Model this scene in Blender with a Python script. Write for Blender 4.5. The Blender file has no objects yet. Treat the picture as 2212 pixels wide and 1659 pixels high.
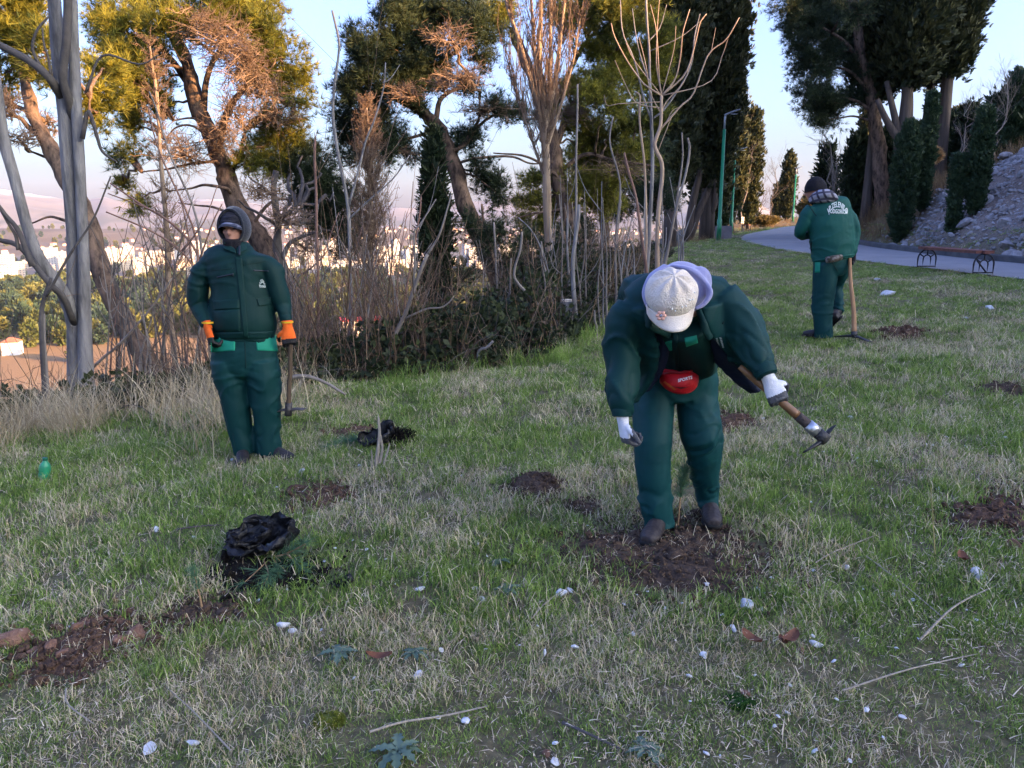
import bpy, bmesh, math, random
import numpy as np
from mathutils import Vector, Matrix
from mathutils.bvhtree import BVHTree

S = bpy.context.scene
COL = S.collection
R = math.radians

# ------------------------------------------------------------------ camera, sky, sun, exposure
PITCH, FPX, CAMZ = R(11.5), 1662.0, 1.55
cam_d = bpy.data.cameras.new('camera')
cam = bpy.data.objects.new('camera', cam_d)
COL.objects.link(cam)
cam.location = (0, 0, CAMZ)
cam.rotation_euler = (math.pi / 2 - PITCH, 0, 0)
cam_d.sensor_width = 34.6
cam_d.lens = 26.0
cam_d.clip_start = 0.05
cam_d.clip_end = 40000
S.camera = cam

SUN_EL, SUN_DIR = R(9.0), (0.90, -0.44)          # low sun from the right, a little behind
sun_az = math.atan2(SUN_DIR[0], SUN_DIR[1])      # clockwise from +Y
world = bpy.data.worlds.new('World')
S.world = world
world.use_nodes = True
wn = world.node_tree.nodes
wl = world.node_tree.links
wn.clear()
sky = wn.new('ShaderNodeTexSky')
sky.sky_type = 'NISHITA'
sky.sun_disc = False
sky.sun_elevation = SUN_EL
sky.sun_rotation = sun_az
sky.altitude = 100
sky.air_density = 1.0
sky.dust_density = 6.0
sky.ozone_density = 4.0
hsv = wn.new('ShaderNodeHueSaturation')
hsv.inputs['Saturation'].default_value = 0.97
hsv.inputs['Value'].default_value = 1.0
hsv.inputs['Hue'].default_value = 0.522
bg = wn.new('ShaderNodeBackground')
bg.inputs['Strength'].default_value = 0.14
wo = wn.new('ShaderNodeOutputWorld')
wl.new(sky.outputs[0], hsv.inputs['Color'])
wl.new(hsv.outputs[0], bg.inputs[0])
wl.new(bg.outputs[0], wo.inputs[0])

sun_d = bpy.data.lights.new('sun', 'SUN')
sun_d.energy = 3.6
sun_d.angle = R(0.5)
sun_d.color = (1.0, 0.57, 0.27)
sun = bpy.data.objects.new('sun', sun_d)
COL.objects.link(sun)
n = math.hypot(*SUN_DIR)
sv = Vector((SUN_DIR[0] / n * math.cos(SUN_EL), SUN_DIR[1] / n * math.cos(SUN_EL), math.sin(SUN_EL)))
sun.rotation_euler = sv.to_track_quat('Z', 'Y').to_euler()

S.view_settings.view_transform = 'Standard'
S.view_settings.look = 'None'
S.view_settings.gamma = 1.0
S.view_settings.use_curve_mapping = False
S.view_settings.exposure = 3.0
S.render.engine = 'CYCLES'
S.cycles.use_denoising = True
S.cycles.max_bounces = 6
S.cycles.diffuse_bounces = 3
S.cycles.glossy_bounces = 2
S.cycles.transmission_bounces = 4
S.cycles.transparent_max_bounces = 6
S.cycles.volume_bounces = 0
S.cycles.caustics_reflective = False
S.cycles.caustics_refractive = False

# ------------------------------------------------------------------ helpers
rng = np.random.default_rng(7)
random.seed(7)

def ray(px, py):
    """direction through a point of the photograph (2212 wide), for measuring where things stand"""
    u = (px - 1106) / FPX
    v = (829.5 - py) / FPX
    return np.array([u, math.cos(PITCH) + v * math.sin(PITCH), -math.sin(PITCH) + v * math.cos(PITCH)])

def at(px, py, Y):
    d = ray(px, py)
    t = Y / d[1]
    return np.array([d[0] * t, Y, CAMZ + d[2] * t])

def m_px(Y):
    return Y / FPX

def hash3(ix, iy, iz, seed):
    h = (ix * 374761393 + iy * 668265263 + iz * 2147483647 + seed * 1274126177) & 0xFFFFFFFF
    h = ((h ^ (h >> 13)) * 1274126177) & 0xFFFFFFFF
    h = (h ^ (h >> 16)) & 0xFFFFFFFF
    return h.astype(np.float64) / 4294967295.0

def vnoise(P, seed=0):
    """value noise in [0,1] at points P (n,3)"""
    P = np.asarray(P, dtype=np.float64)
    i = np.floor(P).astype(np.int64)
    f = P - i
    f = f * f * (3 - 2 * f)
    r = 0
    for dx in (0, 1):
        wx = f[:, 0] if dx else 1 - f[:, 0]
        for dy in (0, 1):
            wy = f[:, 1] if dy else 1 - f[:, 1]
            for dz in (0, 1):
                wz = f[:, 2] if dz else 1 - f[:, 2]
                r = r + wx * wy * wz * hash3(i[:, 0] + dx, i[:, 1] + dy, i[:, 2] + dz, seed)
    return r

def fbm(P, seed=0, oct=4):
    P = np.asarray(P, dtype=np.float64)
    r = 0
    a = 0.5
    for k in range(oct):
        r = r + a * vnoise(P * 2 ** k, seed + k)
        a *= 0.5
    return r / (1 - 0.5 ** oct)

def fbm2(x, y, scale, seed=0, oct=4):
    x = np.atleast_1d(np.asarray(x, float)); y = np.atleast_1d(np.asarray(y, float))
    return fbm(np.stack([x / scale, y / scale, np.zeros_like(x)], 1), seed, oct)

def sstep(x, a, b):
    t = np.clip((x - a) / (b - a), 0, 1)
    return t * t * (3 - 2 * t)

def mesh_np(name, V, Fs, mats=None, midx=None, smooth=False, attrs=None):
    """fast mesh from numpy; Fs is one (n,k) array or a list of them"""
    if not isinstance(Fs, list):
        Fs = [Fs]
    Fs = [np.asarray(f, dtype=np.int32) for f in Fs if len(f)]
    me = bpy.data.meshes.new(name)
    V = np.asarray(V, dtype=np.float32)
    me.vertices.add(len(V))
    me.vertices.foreach_set('co', V.ravel())
    nl = sum(f.size for f in Fs)
    npoly = sum(len(f) for f in Fs)
    me.loops.add(nl)
    me.loops.foreach_set('vertex_index', np.concatenate([f.ravel() for f in Fs]))
    me.polygons.add(npoly)
    tot = np.concatenate([np.full(len(f), f.shape[1], np.int32) for f in Fs])
    st = np.concatenate([[0], np.cumsum(tot)[:-1]]).astype(np.int32)
    me.polygons.foreach_set('loop_start', st)
    if midx is not None:
        me.polygons.foreach_set('material_index', np.asarray(midx, np.int32))
    me.polygons.foreach_set('use_smooth', np.full(npoly, smooth, bool))
    for m in (mats or []):
        me.materials.append(m)
    if attrs:
        for k, a in attrs.items():
            a = np.asarray(a, np.float32)
            if a.ndim == 1:
                at_ = me.attributes.new(k, 'FLOAT', 'POINT')
                at_.data.foreach_set('value', a)
            else:
                at_ = me.attributes.new(k, 'FLOAT_COLOR', 'POINT')
                at_.data.foreach_set('color', np.concatenate([a, np.ones((len(a), 1), np.float32)], 1).ravel())
    me.update(calc_edges=True)
    me.validate()
    return me

class Acc:
    """collects vertices and faces, then becomes one mesh"""
    def __init__(s):
        s.V, s.F, s.M, s.T, s.n = [], [], [], [], 0
    def add(s, V, F, m=0, tint=None):
        V = np.asarray(V, float)
        if len(V) == 0:
            return
        s.V.append(V)
        if not isinstance(F, list):
            F = [F]
        for f in F:
            f = np.asarray(f, dtype=np.int64)
            if len(f):
                s.F.append(f + s.n)
                s.M.append(np.full(len(f), m))
        s.T.append(np.full(len(V), 0.5) if tint is None else np.broadcast_to(np.asarray(tint, float), (len(V),)))
        s.n += len(V)
    def mesh(s, name, mats, smooth=False, origin=(0, 0, 0)):
        V = np.concatenate(s.V) - np.asarray(origin, float)
        return mesh_np(name, V, s.F, mats, np.concatenate(s.M), smooth, {'tint': np.concatenate(s.T)})

def link(name, me, parent=None):
    o = bpy.data.objects.new(name, me)
    COL.objects.link(o)
    if parent is not None:
        o.parent = parent
    return o

def tag(o, label=None, cat=None, group=None, kind=None):
    if label: o['label'] = label
    if cat: o['category'] = cat
    if group: o['group'] = group
    if kind: o['kind'] = kind
    return o

def thing(name, loc, label, cat, group=None):
    o = bpy.data.objects.new(name, None)
    o.empty_display_size = 0.2
    COL.objects.link(o)
    o.location = tuple(float(v) for v in loc)
    return tag(o, label, cat, group)

def norm(v):
    v = np.asarray(v, float)
    return v / np.maximum(np.linalg.norm(v, axis=-1, keepdims=True), 1e-9)

def batch_tubes(P, Rr, sides=4, cap=False, ref=None):
    """N tubes of K points at once: P (N,K,3), Rr (N,K) or (N,K,2) -> V, [F]"""
    P = np.asarray(P, float)
    Rr = np.asarray(Rr, float)
    if Rr.ndim == 2:
        Rr = np.stack([Rr, Rr], 2)
    N, K, _ = P.shape
    T = np.empty_like(P)
    T[:, 1:-1] = P[:, 2:] - P[:, :-2]
    T[:, 0] = P[:, 1] - P[:, 0]
    T[:, -1] = P[:, -1] - P[:, -2]
    T = norm(T)
    if ref is None:
        mt = np.abs(norm(P[:, -1] - P[:, 0]))
        rf = np.zeros((N, 3))
        rf[np.arange(N), np.argmin(mt, 1)] = 1
        rf = np.repeat(rf[:, None, :], K, 1)
    else:
        rf = np.broadcast_to(np.asarray(ref, float), (N, K, 3))
    B = norm(rf - (rf * T).sum(-1, keepdims=True) * T)
    A = np.cross(T, B)
    ang = np.arange(sides) * 2 * math.pi / sides
    c, s_ = np.cos(ang), np.sin(ang)
    V = P[:, :, None, :] + A[:, :, None, :] * (c[None, None, :, None] * Rr[:, :, None, 0:1]) + B[:, :, None, :] * (s_[None, None, :, None] * Rr[:, :, None, 1:2])
    V = V.reshape(-1, 3)
    idx = np.arange(N * K * sides).reshape(N, K, sides)
    a = idx[:, :-1, :]
    b = np.roll(a, -1, 2)
    d = idx[:, 1:, :]
    e = np.roll(d, -1, 2)
    F = [np.stack([a, b, e, d], -1).reshape(-1, 4)]
    if cap:
        F.append(idx[:, 0, ::-1].reshape(N, sides))
        F.append(idx[:, -1, :].reshape(N, sides))
    return V, F

def tube(pts, rad, sides=8, cap=True, ref=None):
    return batch_tubes(np.asarray(pts, float)[None], np.asarray(rad, float)[None], sides, cap, ref)

def smooth_path(pts, n):
    """Catmull-Rom through pts, n samples; extra columns (radii) ride along"""
    P = np.asarray(pts, float)
    if len(P) < 3:
        t = np.linspace(0, 1, n)[:, None]
        return P[0] * (1 - t) + P[-1] * t
    Q = np.concatenate([[2 * P[0] - P[1]], P, [2 * P[-1] - P[-2]]])
    t = np.linspace(0, len(P) - 1 - 1e-6, n)
    i = t.astype(int)
    f = (t - i)[:, None]
    p0, p1, p2, p3 = Q[i], Q[i + 1], Q[i + 2], Q[i + 3]
    return 0.5 * (2 * p1 + (p2 - p0) * f + (2 * p0 - 5 * p1 + 4 * p2 - p3) * f * f + (3 * p1 - p0 - 3 * p2 + p3) * f ** 3)

def ellipsoid(c, r, nu=16, nv=10, rot=None):
    u = np.linspace(0, 2 * math.pi, nu, endpoint=False)
    v = np.linspace(0, math.pi, nv + 1)[1:-1]
    uu, vv = np.meshgrid(u, v)
    V = np.stack([np.cos(uu) * np.sin(vv), np.sin(uu) * np.sin(vv), np.cos(vv)], -1).reshape(-1, 3)
    V = np.concatenate([V, [[0, 0, 1], [0, 0, -1]]]) * np.asarray(r, float)
    if rot is not None:
        V = V @ np.asarray(rot, float).T
    V = V + np.asarray(c, float)
    idx = np.arange(nu * (nv - 1)).reshape(nv - 1, nu)
    a, d = idx[:-1], idx[1:]
    F = [np.stack([a, d, np.roll(d, -1, 1), np.roll(a, -1, 1)], -1).reshape(-1, 4)]
    top, bot = len(V) - 2, len(V) - 1
    r0, r1 = idx[0], idx[-1]
    F.append(np.stack([np.full(nu, top), r0, np.roll(r0, -1)], 1))
    F.append(np.stack([np.full(nu, bot), np.roll(r1, -1), r1], 1))
    return V, F

def box(c, s, rot=None):
    V = np.array([[x, y, z] for x in (-.5, .5) for y in (-.5, .5) for z in (-.5, .5)]) * np.asarray(s, float)
    if rot is not None:
        V = V @ np.asarray(rot, float).T
    F = np.array([[0, 1, 3, 2], [4, 6, 7, 5], [0, 4, 5, 1], [2, 3, 7, 6], [0, 2, 6, 4], [1, 5, 7, 3]])
    return V + np.asarray(c, float), F

def rotz(a):
    c, s_ = math.cos(a), math.sin(a)
    return np.array([[c, -s_, 0], [s_, c, 0], [0, 0, 1]])

def frames(D, spin):
    """rotation matrices (n,3,3) whose z axis is D, spun about it"""
    D = norm(D)
    ref = np.where(np.abs(D[:, 2:3]) > 0.9, np.array([[1.0, 0, 0]]), np.array([[0, 0, 1.0]]))
    X = norm(np.cross(ref, D))
    Yv = np.cross(D, X)
    c, s_ = np.cos(spin)[:, None], np.sin(spin)[:, None]
    return np.stack([X * c + Yv * s_, -X * s_ + Yv * c, D], -1)

def scatter(tv, tf, P, D, spin, scale):
    """copies a template (tv,tf) to points P along D"""
    M = frames(D, spin)
    V = np.einsum('nij,kj->nki', M, tv) * np.asarray(scale)[:, None, None] + P[:, None, :]
    F = tf[None] + (np.arange(len(P)) * len(tv))[:, None, None]
    return V.reshape(-1, 3), F.reshape(-1, tf.shape[1])

# ------------------------------------------------------------------ materials
MATS = {}
def mat(name, c1, c2=None, scale=8.0, rough=0.8, bump=0.0, bscale=None, stretch=(1, 1, 1), spec=0.3, metal=0.0,
        detail=4.0, contrast=(0.3, 0.7), sheen=0.0, coat=0.0):
    m = bpy.data.materials.new(name)
    m.use_nodes = True
    nt = m.node_tree
    N, L = nt.nodes, nt.links
    p = N['Principled BSDF']
    p.inputs['Roughness'].default_value = rough
    p.inputs['Specular IOR Level'].default_value = spec
    p.inputs['Metallic'].default_value = metal
    if sheen: p.inputs['Sheen Weight'].default_value = sheen
    if coat: p.inputs['Coat Weight'].default_value = coat
    p.inputs['Base Color'].default_value = (*c1, 1)
    tc = N.new('ShaderNodeTexCoord')
    mp = N.new('ShaderNodeMapping')
    mp.inputs['Scale'].default_value = stretch
    L.new(tc.outputs['Object'], mp.inputs[0])
    if c2 is not None:
        tn = N.new('ShaderNodeTexNoise')
        tn.inputs['Scale'].default_value = scale
        tn.inputs['Detail'].default_value = detail
        tn.inputs['Roughness'].default_value = 0.62
        L.new(mp.outputs[0], tn.inputs['Vector'])
        cr = N.new('ShaderNodeValToRGB')
        cr.color_ramp.elements[0].position = contrast[0]
        cr.color_ramp.elements[1].position = contrast[1]
        cr.color_ramp.elements[0].color = (*c1, 1)
        cr.color_ramp.elements[1].color = (*c2, 1)
        L.new(tn.outputs[0], cr.inputs[0])
        L.new(cr.outputs[0], p.inputs['Base Color'])
    if bump:
        bn = N.new('ShaderNodeTexNoise')
        bn.inputs['Scale'].default_value = bscale or scale * 3
        bn.inputs['Detail'].default_value = 5
        L.new(mp.outputs[0], bn.inputs['Vector'])
        bp = N.new('ShaderNodeBump')
        bp.inputs['Strength'].default_value = bump
        bp.inputs['Distance'].default_value = 0.02
        L.new(bn.outputs[0], bp.inputs['Height'])
        L.new(bp.outputs[0], p.inputs['Normal'])
    MATS[name] = m
    return m

def leaf_mat(name, ca, cb, trans=0.35, rough=0.6, inst=False):
    """leaf colour between ca and cb by the tint attribute; some light passes through"""
    m = bpy.data.materials.new(name)
    m.use_nodes = True
    nt = m.node_tree
    N, L = nt.nodes, nt.links
    N.clear()
    out = N.new('ShaderNodeOutputMaterial')
    a = N.new('ShaderNodeAttribute')
    a.attribute_name = 'tint'
    fac = a.outputs['Fac']
    if inst:
        oi = N.new('ShaderNodeObjectInfo')
        mm = N.new('ShaderNodeMath'); mm.operation = 'MULTIPLY_ADD'
        mm.inputs[1].default_value = 0.7; mm.inputs[2].default_value = -0.35
        L.new(oi.outputs['Random'], mm.inputs[0])
        ad = N.new('ShaderNodeMath'); ad.operation = 'ADD'; ad.use_clamp = True
        L.new(fac, ad.inputs[0]); L.new(mm.outputs[0], ad.inputs[1])
        fac = ad.outputs[0]
    mx = N.new('ShaderNodeMix'); mx.data_type = 'RGBA'
    mx.inputs[6].default_value = (*ca, 1)
    mx.inputs[7].default_value = (*cb, 1)
    L.new(fac, mx.inputs[0])
    d = N.new('ShaderNodeBsdfPrincipled')
    d.inputs['Roughness'].default_value = rough
    d.inputs['Specular IOR Level'].default_value = 0.25
    t = N.new('ShaderNodeBsdfTranslucent')
    ms = N.new('ShaderNodeMixShader')
    ms.inputs[0].default_value = trans
    L.new(mx.outputs[2], d.inputs['Base Color'])
    L.new(mx.outputs[2], t.inputs['Color'])
    L.new(d.outputs[0], ms.inputs[1])
    L.new(t.outputs[0], ms.inputs[2])
    L.new(ms.outputs[0], out.inputs[0])
    MATS[name] = m
    return m
# ------------------------------------------------------------------ terrain
EDGE = np.array([(-60, -60), (-30, -8), (-12, 4.5), (-4.9, 6.3), (-2.9, 7.15), (-1.9, 7.63), (-0.77, 8.05), (0.37, 8.3), (0.9, 9.4),
                 (1.5, 11.35), (3.08, 17.5), (5.4, 25.8), (9, 37), (12.5, 52), (20, 82), (45, 112), (120, 140), (300, 150)], float)
HILL = np.array([(30, -80), (22, -40), (16.5, -12), (13.5, 4), (12, 11), (11.2, 16.8), (11.1, 20.7), (11.5, 25.4), (12.9, 31),
                 (16.5, 39), (22, 49), (31, 60), (48, 72), (80, 90), (130, 105)], float)
NEAR = np.array([(26, -80), (18.5, -40), (13.2, -12), (10.6, 4), (9.5, 10), (9.0, 13.6), (8.76, 16.4), (8.5, 19.3), (8.45, 22.4),
                 (8.7, 27.4), (9.5, 32.5), (11.4, 38), (15, 44.5), (20, 54), (29, 65), (46, 77), (78, 95), (128, 110)], float)
VALLEY = -75.0

def sdist(x, y, poly):
    """signed distance to a polyline, positive on its left"""
    x = np.asarray(x, float).ravel(); y = np.asarray(y, float).ravel()
    best = np.full(x.shape, 1e18); sgn = np.ones_like(best)
    for (ax, ay), (bx, by) in zip(poly[:-1], poly[1:]):
        dx, dy = bx - ax, by - ay
        t = np.clip(((x - ax) * dx + (y - ay) * dy) / (dx * dx + dy * dy), 0, 1)
        d2 = (x - ax - t * dx) ** 2 + (y - ay - t * dy) ** 2
        cr = dx * (y - ay) - dy * (x - ax)
        m = d2 < best - 1e-9
        best = np.where(m, d2, best)
        sgn = np.where(m, np.where(cr >= 0, 1.0, -1.0), sgn)
    return np.sqrt(best) * sgn

def base_h(x, y):
    up = 0.036 * np.clip(y - 34, 0, 12)
    if np.ndim(x):
        msk_ = np.asarray(up) > 0
        k_ = np.zeros(np.shape(x))
        if msk_.any(): k_[msk_] = sstep(-sdist(np.asarray(x)[msk_], np.asarray(y)[msk_], NEAR), -3.0, 1.0)
        up = up * k_
    xc = np.clip(x, -40, 60); yc = np.clip(y, -25, 95)
    return (0.05 * np.minimum(xc, 9) + 0.02 * np.maximum(xc - 9, 0) + 0.022 * np.minimum(yc, 32)
            + 0.028 * np.maximum(yc - 50, 0) - 0.1 + up)

CREST_Y = [-60, -10, 0, 10, 16, 20, 23, 26, 30, 36, 45, 60, 90]
CREST_H = [8, 8, 8, 7.6, 6.6, 5.4, 4.2, 2.9, 2.0, 1.8, 1.5, 1.0, .5]

SHADE_RIDGE_C = [-220, -60, 5.5, 7.5, 10, 12, 14.5, 17.5, 30, 36, 46, 58, 100, 200]        # out-of-view hill crest towards the sun, heights shaped to shade the foreground
SHADE_RIDGE_H = [20, 23, 21.2, 18.4, 18.1, 18.2, 20, 21, 24, 24.5, 18.5, 14, 6, 0]
SUN_N = np.array(SUN_DIR) / math.hypot(*SUN_DIR)

def terrain(x, y):
    shp = np.shape(x)
    x = np.atleast_1d(np.asarray(x, float)).ravel(); y = np.atleast_1d(np.asarray(y, float)).ravel()
    z = base_h(x, y)
    # the wooded hill beyond the path
    sh = -sdist(x, y, HILL)
    crest = np.interp(y, CREST_Y, CREST_H)
    s = np.maximum(sh - 0.5, 0)
    raw = 0.82 * s
    hill = crest * (1 - np.exp(-raw / np.maximum(crest, .2) * 1.8)) + 0.03 * np.clip(s - 4, 0, 40)
    hill = np.where(sh > 0, np.minimum(hill, crest + 3), 0)
    ac_, cc_ = SUN_N[0] * x + SUN_N[1] * y, -SUN_N[1] * x + SUN_N[0] * y
    ridge = np.interp(cc_, SHADE_RIDGE_C, SHADE_RIDGE_H) + (fbm2(x, y, 9, 17, 3) - .5) * 1.2
    z = z + hill
    wr = np.exp(-((ac_ - 95) / 34) ** 2) * sstep(sh, 2, 40)
    z = z + np.maximum(ridge - z, 0) * wr  # unseen ridge raised here to keep low sun off the lawn
    lump = (fbm2(x, y, 1.6, 11) - .5) * 0.9 * sstep(sh, 0.6, 2.5)
    z = z + lump * sstep(-y, -70, -40)
    # small unevenness of the lawn
    near = np.exp(-((x / 45) ** 2 + ((y - 10) / 60) ** 2))
    near = near * (.12 + .88 * sstep(np.abs(sdist(x, y, NEAR)), .3, 4))
    z = z + near * ((fbm2(x, y, 0.9, 3, 3) - .5) * 0.10 + (fbm2(x, y, 3.5, 5, 2) - .5) * 0.12)
    # the slope falling to the valley
    se = sdist(x, y, EDGE)
    e = np.maximum(se + 0.3 + (fbm2(x, y, 2.5, 21, 2) - .5) * 0.9, 0)
    drop = 0.47 * (np.sqrt(e * e + 1.0) - 1.0)
    far = np.maximum(np.hypot(x - 60, y) - 260, 0) * 0.35
    z = z - drop - far
    rad = np.hypot(x, y)
    az = np.arctan2(x, np.maximum(y, 1))
    und = 62 * np.exp(-((rad - 3300) / 750) ** 2) * (0.55 + 0.9 * fbm2(x, y, 1100, 31, 3)) + (fbm2(x, y, 240, 41, 3) - .5) * 8 * sstep(rad, 600, 1500)
    floor = VALLEY + und
    k = 6.0
    z = np.where(z > floor + 40, z, floor + k * np.log1p(np.exp(np.clip((z - floor) / k, -40, 40))))
    # bed under the path
    inr = (sdist(x, y, NEAR) < 0.0) & (sh < 0.0)
    z = np.where(inr, z - near * 0.0 - 0.07, z)
    return z.reshape(shp) if shp else float(z[0])

def road_z(x, y):
    return base_h(np.asarray(x, float), np.asarray(y, float)) + 0.012

def ground_hit(px, py):
    d = ray(px, py)
    t = np.geomspace(0.8, 300, 2500)
    P = d[None] * t[:, None]
    z = terrain(P[:, 0], P[:, 1])
    below = np.nonzero(CAMZ + P[:, 2] < z)[0]
    i = below[0] if len(below) else len(t) - 1
    return np.array([P[i, 0], P[i, 1], z[i]])

def axis(n, a, c, L):
    k = math.asinh(L / a)
    return c + a * np.sinh(k * np.linspace(-1, 1, n))

gx = axis(430, 4.2, 2.0, 9000)
gy0 = axis(430, 4.2, 7.0, 9000)
gy = gy0[gy0 > -260]
GX, GY = np.meshgrid(gx, gy)
GZ = terrain(GX.ravel(), GY.ravel())
gv = np.stack([GX.ravel(), GY.ravel(), GZ], 1)
idx = np.arange(len(gv)).reshape(GX.shape)
gf = np.stack([idx[:-1, :-1], idx[:-1, 1:], idx[1:, 1:], idx[1:, :-1]], -1).reshape(-1, 4)
x, y = gv[:, 0], gv[:, 1]
se, sh = sdist(x, y, EDGE), -sdist(x, y, HILL)
rad = np.hypot(x, y)
def C(*a): return np.array(a, float)[None]
n1 = fbm2(x, y, 0.35, 51)[:, None]; n2 = fbm2(x, y, 2.2, 52)[:, None]; n3 = fbm2(x, y, 150, 53)[:, None]; n4 = fbm2(x, y, 420, 54)[:, None]
col = C(.135, .095, .058) * (1 - n1) + C(.10, .105, .04) * n1                      # soil and thatch under the grass
slope = C(.050, .042, .026) * (1 - n2) + C(.085, .070, .040) * n2
col = col + (slope - col) * sstep(se, -.2, .8)[:, None]
scree = C(.24, .21, .19) * (1 - n1) + C(.17, .12, .09) * n1
brown = C(.20, .125, .060) * (1 - n2) + C(.09, .085, .04) * n2
rock_w = sstep(-y, -25.5, -23.0)[:, None]
bank = brown + (scree - brown) * rock_w
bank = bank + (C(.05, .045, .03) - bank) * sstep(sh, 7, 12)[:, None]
col = col + (bank - col) * sstep(sh, .35, 1.0)[:, None]
vf = np.where(n3 > .52, C(.11, .13, .035), C(.27, .17, .075))
vf = np.where(n4 > .55, C(.10, .12, .04), vf)
vf = np.where((rad[:, None] < 640) & (rad[:, None] > 300), C(.36, .21, .085) * (.7 + .4 * n3), vf)
vf = np.where(rad[:, None] > 2300, C(.15, .11, .07) * (.5 + n3) * (1 - .3 * (n4 > .5)), vf)
vf = np.where((rad[:, None] > 1250) & (rad[:, None] < 2300), C(.15, .135, .11), vf)
col = col + (vf - col) * sstep(rad, 170, 260)[:, None]
m = mat('ground', (.08, .08, .04))
nt = m.node_tree
an = nt.nodes.new('ShaderNodeAttribute'); an.attribute_name = 'albedo'
tn = nt.nodes.new('ShaderNodeTexNoise'); tn.inputs['Scale'].default_value = 26; tn.inputs['Detail'].default_value = 6
tc = nt.nodes.new('ShaderNodeTexCoord'); nt.links.new(tc.outputs['Object'], tn.inputs['Vector'])
mr = nt.nodes.new('ShaderNodeMapRange'); mr.inputs[1].default_value = .3; mr.inputs[2].default_value = .7; mr.inputs[3].default_value = .55; mr.inputs[4].default_value = 1.4
nt.links.new(tn.outputs[0], mr.inputs[0])
vm = nt.nodes.new('ShaderNodeVectorMath'); vm.operation = 'SCALE'
nt.links.new(an.outputs['Color'], vm.inputs[0]); nt.links.new(mr.outputs[0], vm.inputs['Scale'])
nt.links.new(vm.outputs[0], nt.nodes['Principled BSDF'].inputs['Base Color'])
bp = nt.nodes.new('ShaderNodeBump'); bp.inputs['Strength'].default_value = .7; bp.inputs['Distance'].default_value = .03
nt.links.new(tn.outputs[0], bp.inputs['Height']); nt.links.new(bp.outputs[0], nt.nodes['Principled BSDF'].inputs['Normal'])
nt.nodes['Principled BSDF'].inputs['Roughness'].default_value = .95
tag(link('ground', mesh_np('ground', gv, gf, [m], smooth=True, attrs={'albedo': col})), 'grassy hilltop falling to a wide valley', kind='structure')

# ------------------------------------------------------------------ the paved path and its kerb
def resample(poly, n):
    P = smooth_path(poly, 1200)
    s = np.concatenate([[0], np.cumsum(np.linalg.norm(np.diff(P, axis=0), axis=1))])
    t = np.linspace(0, s[-1], n)
    return np.stack([np.interp(t, s, P[:, 0]), np.interp(t, s, P[:, 1])], 1)

na = resample(NEAR, 500); hb = resample(HILL, 500)
# pair points of the two borders by index of the control polylines, so that the strip does not shear
K = 9
w = np.linspace(0, 1, K)[None, :, None]
# match by nearest point
j = np.array([np.argmin(((hb - p) ** 2).sum(1)) for p in na]); j = np.maximum.accumulate(j)
hbm = np.stack([smooth_path(np.stack([hb[j]], 0)[0][::10], 500)], 0)[0] if False else hb[j]
ker = np.ones(15) / 15
hbm = np.stack([np.convolve(np.pad(hbm[:, c], 7, mode='edge'), ker, 'valid') for c in (0, 1)], 1)
RP = na[:, None, :] * (1 - w) + hbm[:, None, :] * w
jit = (fbm2(na[:, 0], na[:, 1], .6, 66, 3) - .5) * .22
RP[:, 0, 0] += jit
rz = road_z(RP[..., 0].ravel(), RP[..., 1].ravel())
rv = np.concatenate([RP.reshape(-1, 2), rz[:, None]], 1)
idx = np.arange(len(rv)).reshape(500, K)
rf = np.stack([idx[:-1, :-1], idx[:-1, 1:], idx[1:, 1:], idx[1:, :-1]], -1).reshape(-1, 4)
asphalt = mat('asphalt', (.20, .20, .205), (.27, .265, .265), scale=1.3, rough=.85, bump=.25, bscale=160, contrast=(.25, .75))
tag(link('path', mesh_np('path', rv, rf, [asphalt], smooth=True)), 'pale grey asphalt path curving round the hill', kind='structure')
kb = resample(HILL, 420)
kt = norm(np.gradient(kb, axis=0)); kn = np.stack([kt[:, 1], -kt[:, 0]], 1)
kz = road_z(kb[:, 0], kb[:, 1])
prof = [(-.02, -.06), (-.02, .12), (.0, .14), (.16, .14), (.18, .12), (.18, -.06)]
kv = np.concatenate([np.stack([kb[:, 0] + kn[:, 0] * o, kb[:, 1] + kn[:, 1] * o, kz + h], 1)[:, None] for o, h in prof], 1).reshape(-1, 3)
idx = np.arange(len(kv)).reshape(420, 6)
kf = np.concatenate([np.stack([idx[:-1, q], idx[1:, q], idx[1:, q + 1], idx[:-1, q + 1]], -1) for q in range(5)])
kerbm = mat('kerb_concrete', (.055, .055, .06), (.11, .11, .11), scale=3, rough=.9, bump=.3, bscale=60)
tag(link('kerb', mesh_np('kerb', kv, kf, [kerbm])), 'dark concrete kerb along the foot of the bank', kind='structure')

# ------------------------------------------------------------------ far mountains
A = np.linspace(R(-62), R(50), 420); D = np.concatenate([np.linspace(4200, 6000, 28), np.linspace(6100, 11000, 62)])
AA, DD = np.meshgrid(A, D)
mx, my = np.sin(AA) * DD, np.cos(AA) * DD
pxs = 1106 + FPX * np.tan(AA)
def ridged(x, y, sc, seed, oct=5):
    r, a, t = 0, .5, 0
    for k in range(oct):
        nn = vnoise(np.stack([x.ravel() / sc * 2 ** k, y.ravel() / sc * 2 ** k, np.zeros(x.size)], 1), seed + k).reshape(x.shape)
        r = r + a * (1 - np.abs(2 * nn - 1)); t += a; a *= .52
    return r / t
top = np.interp(pxs, [-400, 0, 90, 190, 250, 330, 420, 480, 620, 800, 900, 960, 1050, 1110, 1170, 1250, 1350, 1420, 1480, 1540, 1590, 1640, 1700, 1900],
                [408, 402, 412, 424, 408, 420, 416, 408, 424, 430, 436, 424, 418, 408, 420, 412, 440, 462, 452, 420, 404, 440, 480, 492])
env = (491 - top) / FPX * 8600
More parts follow.
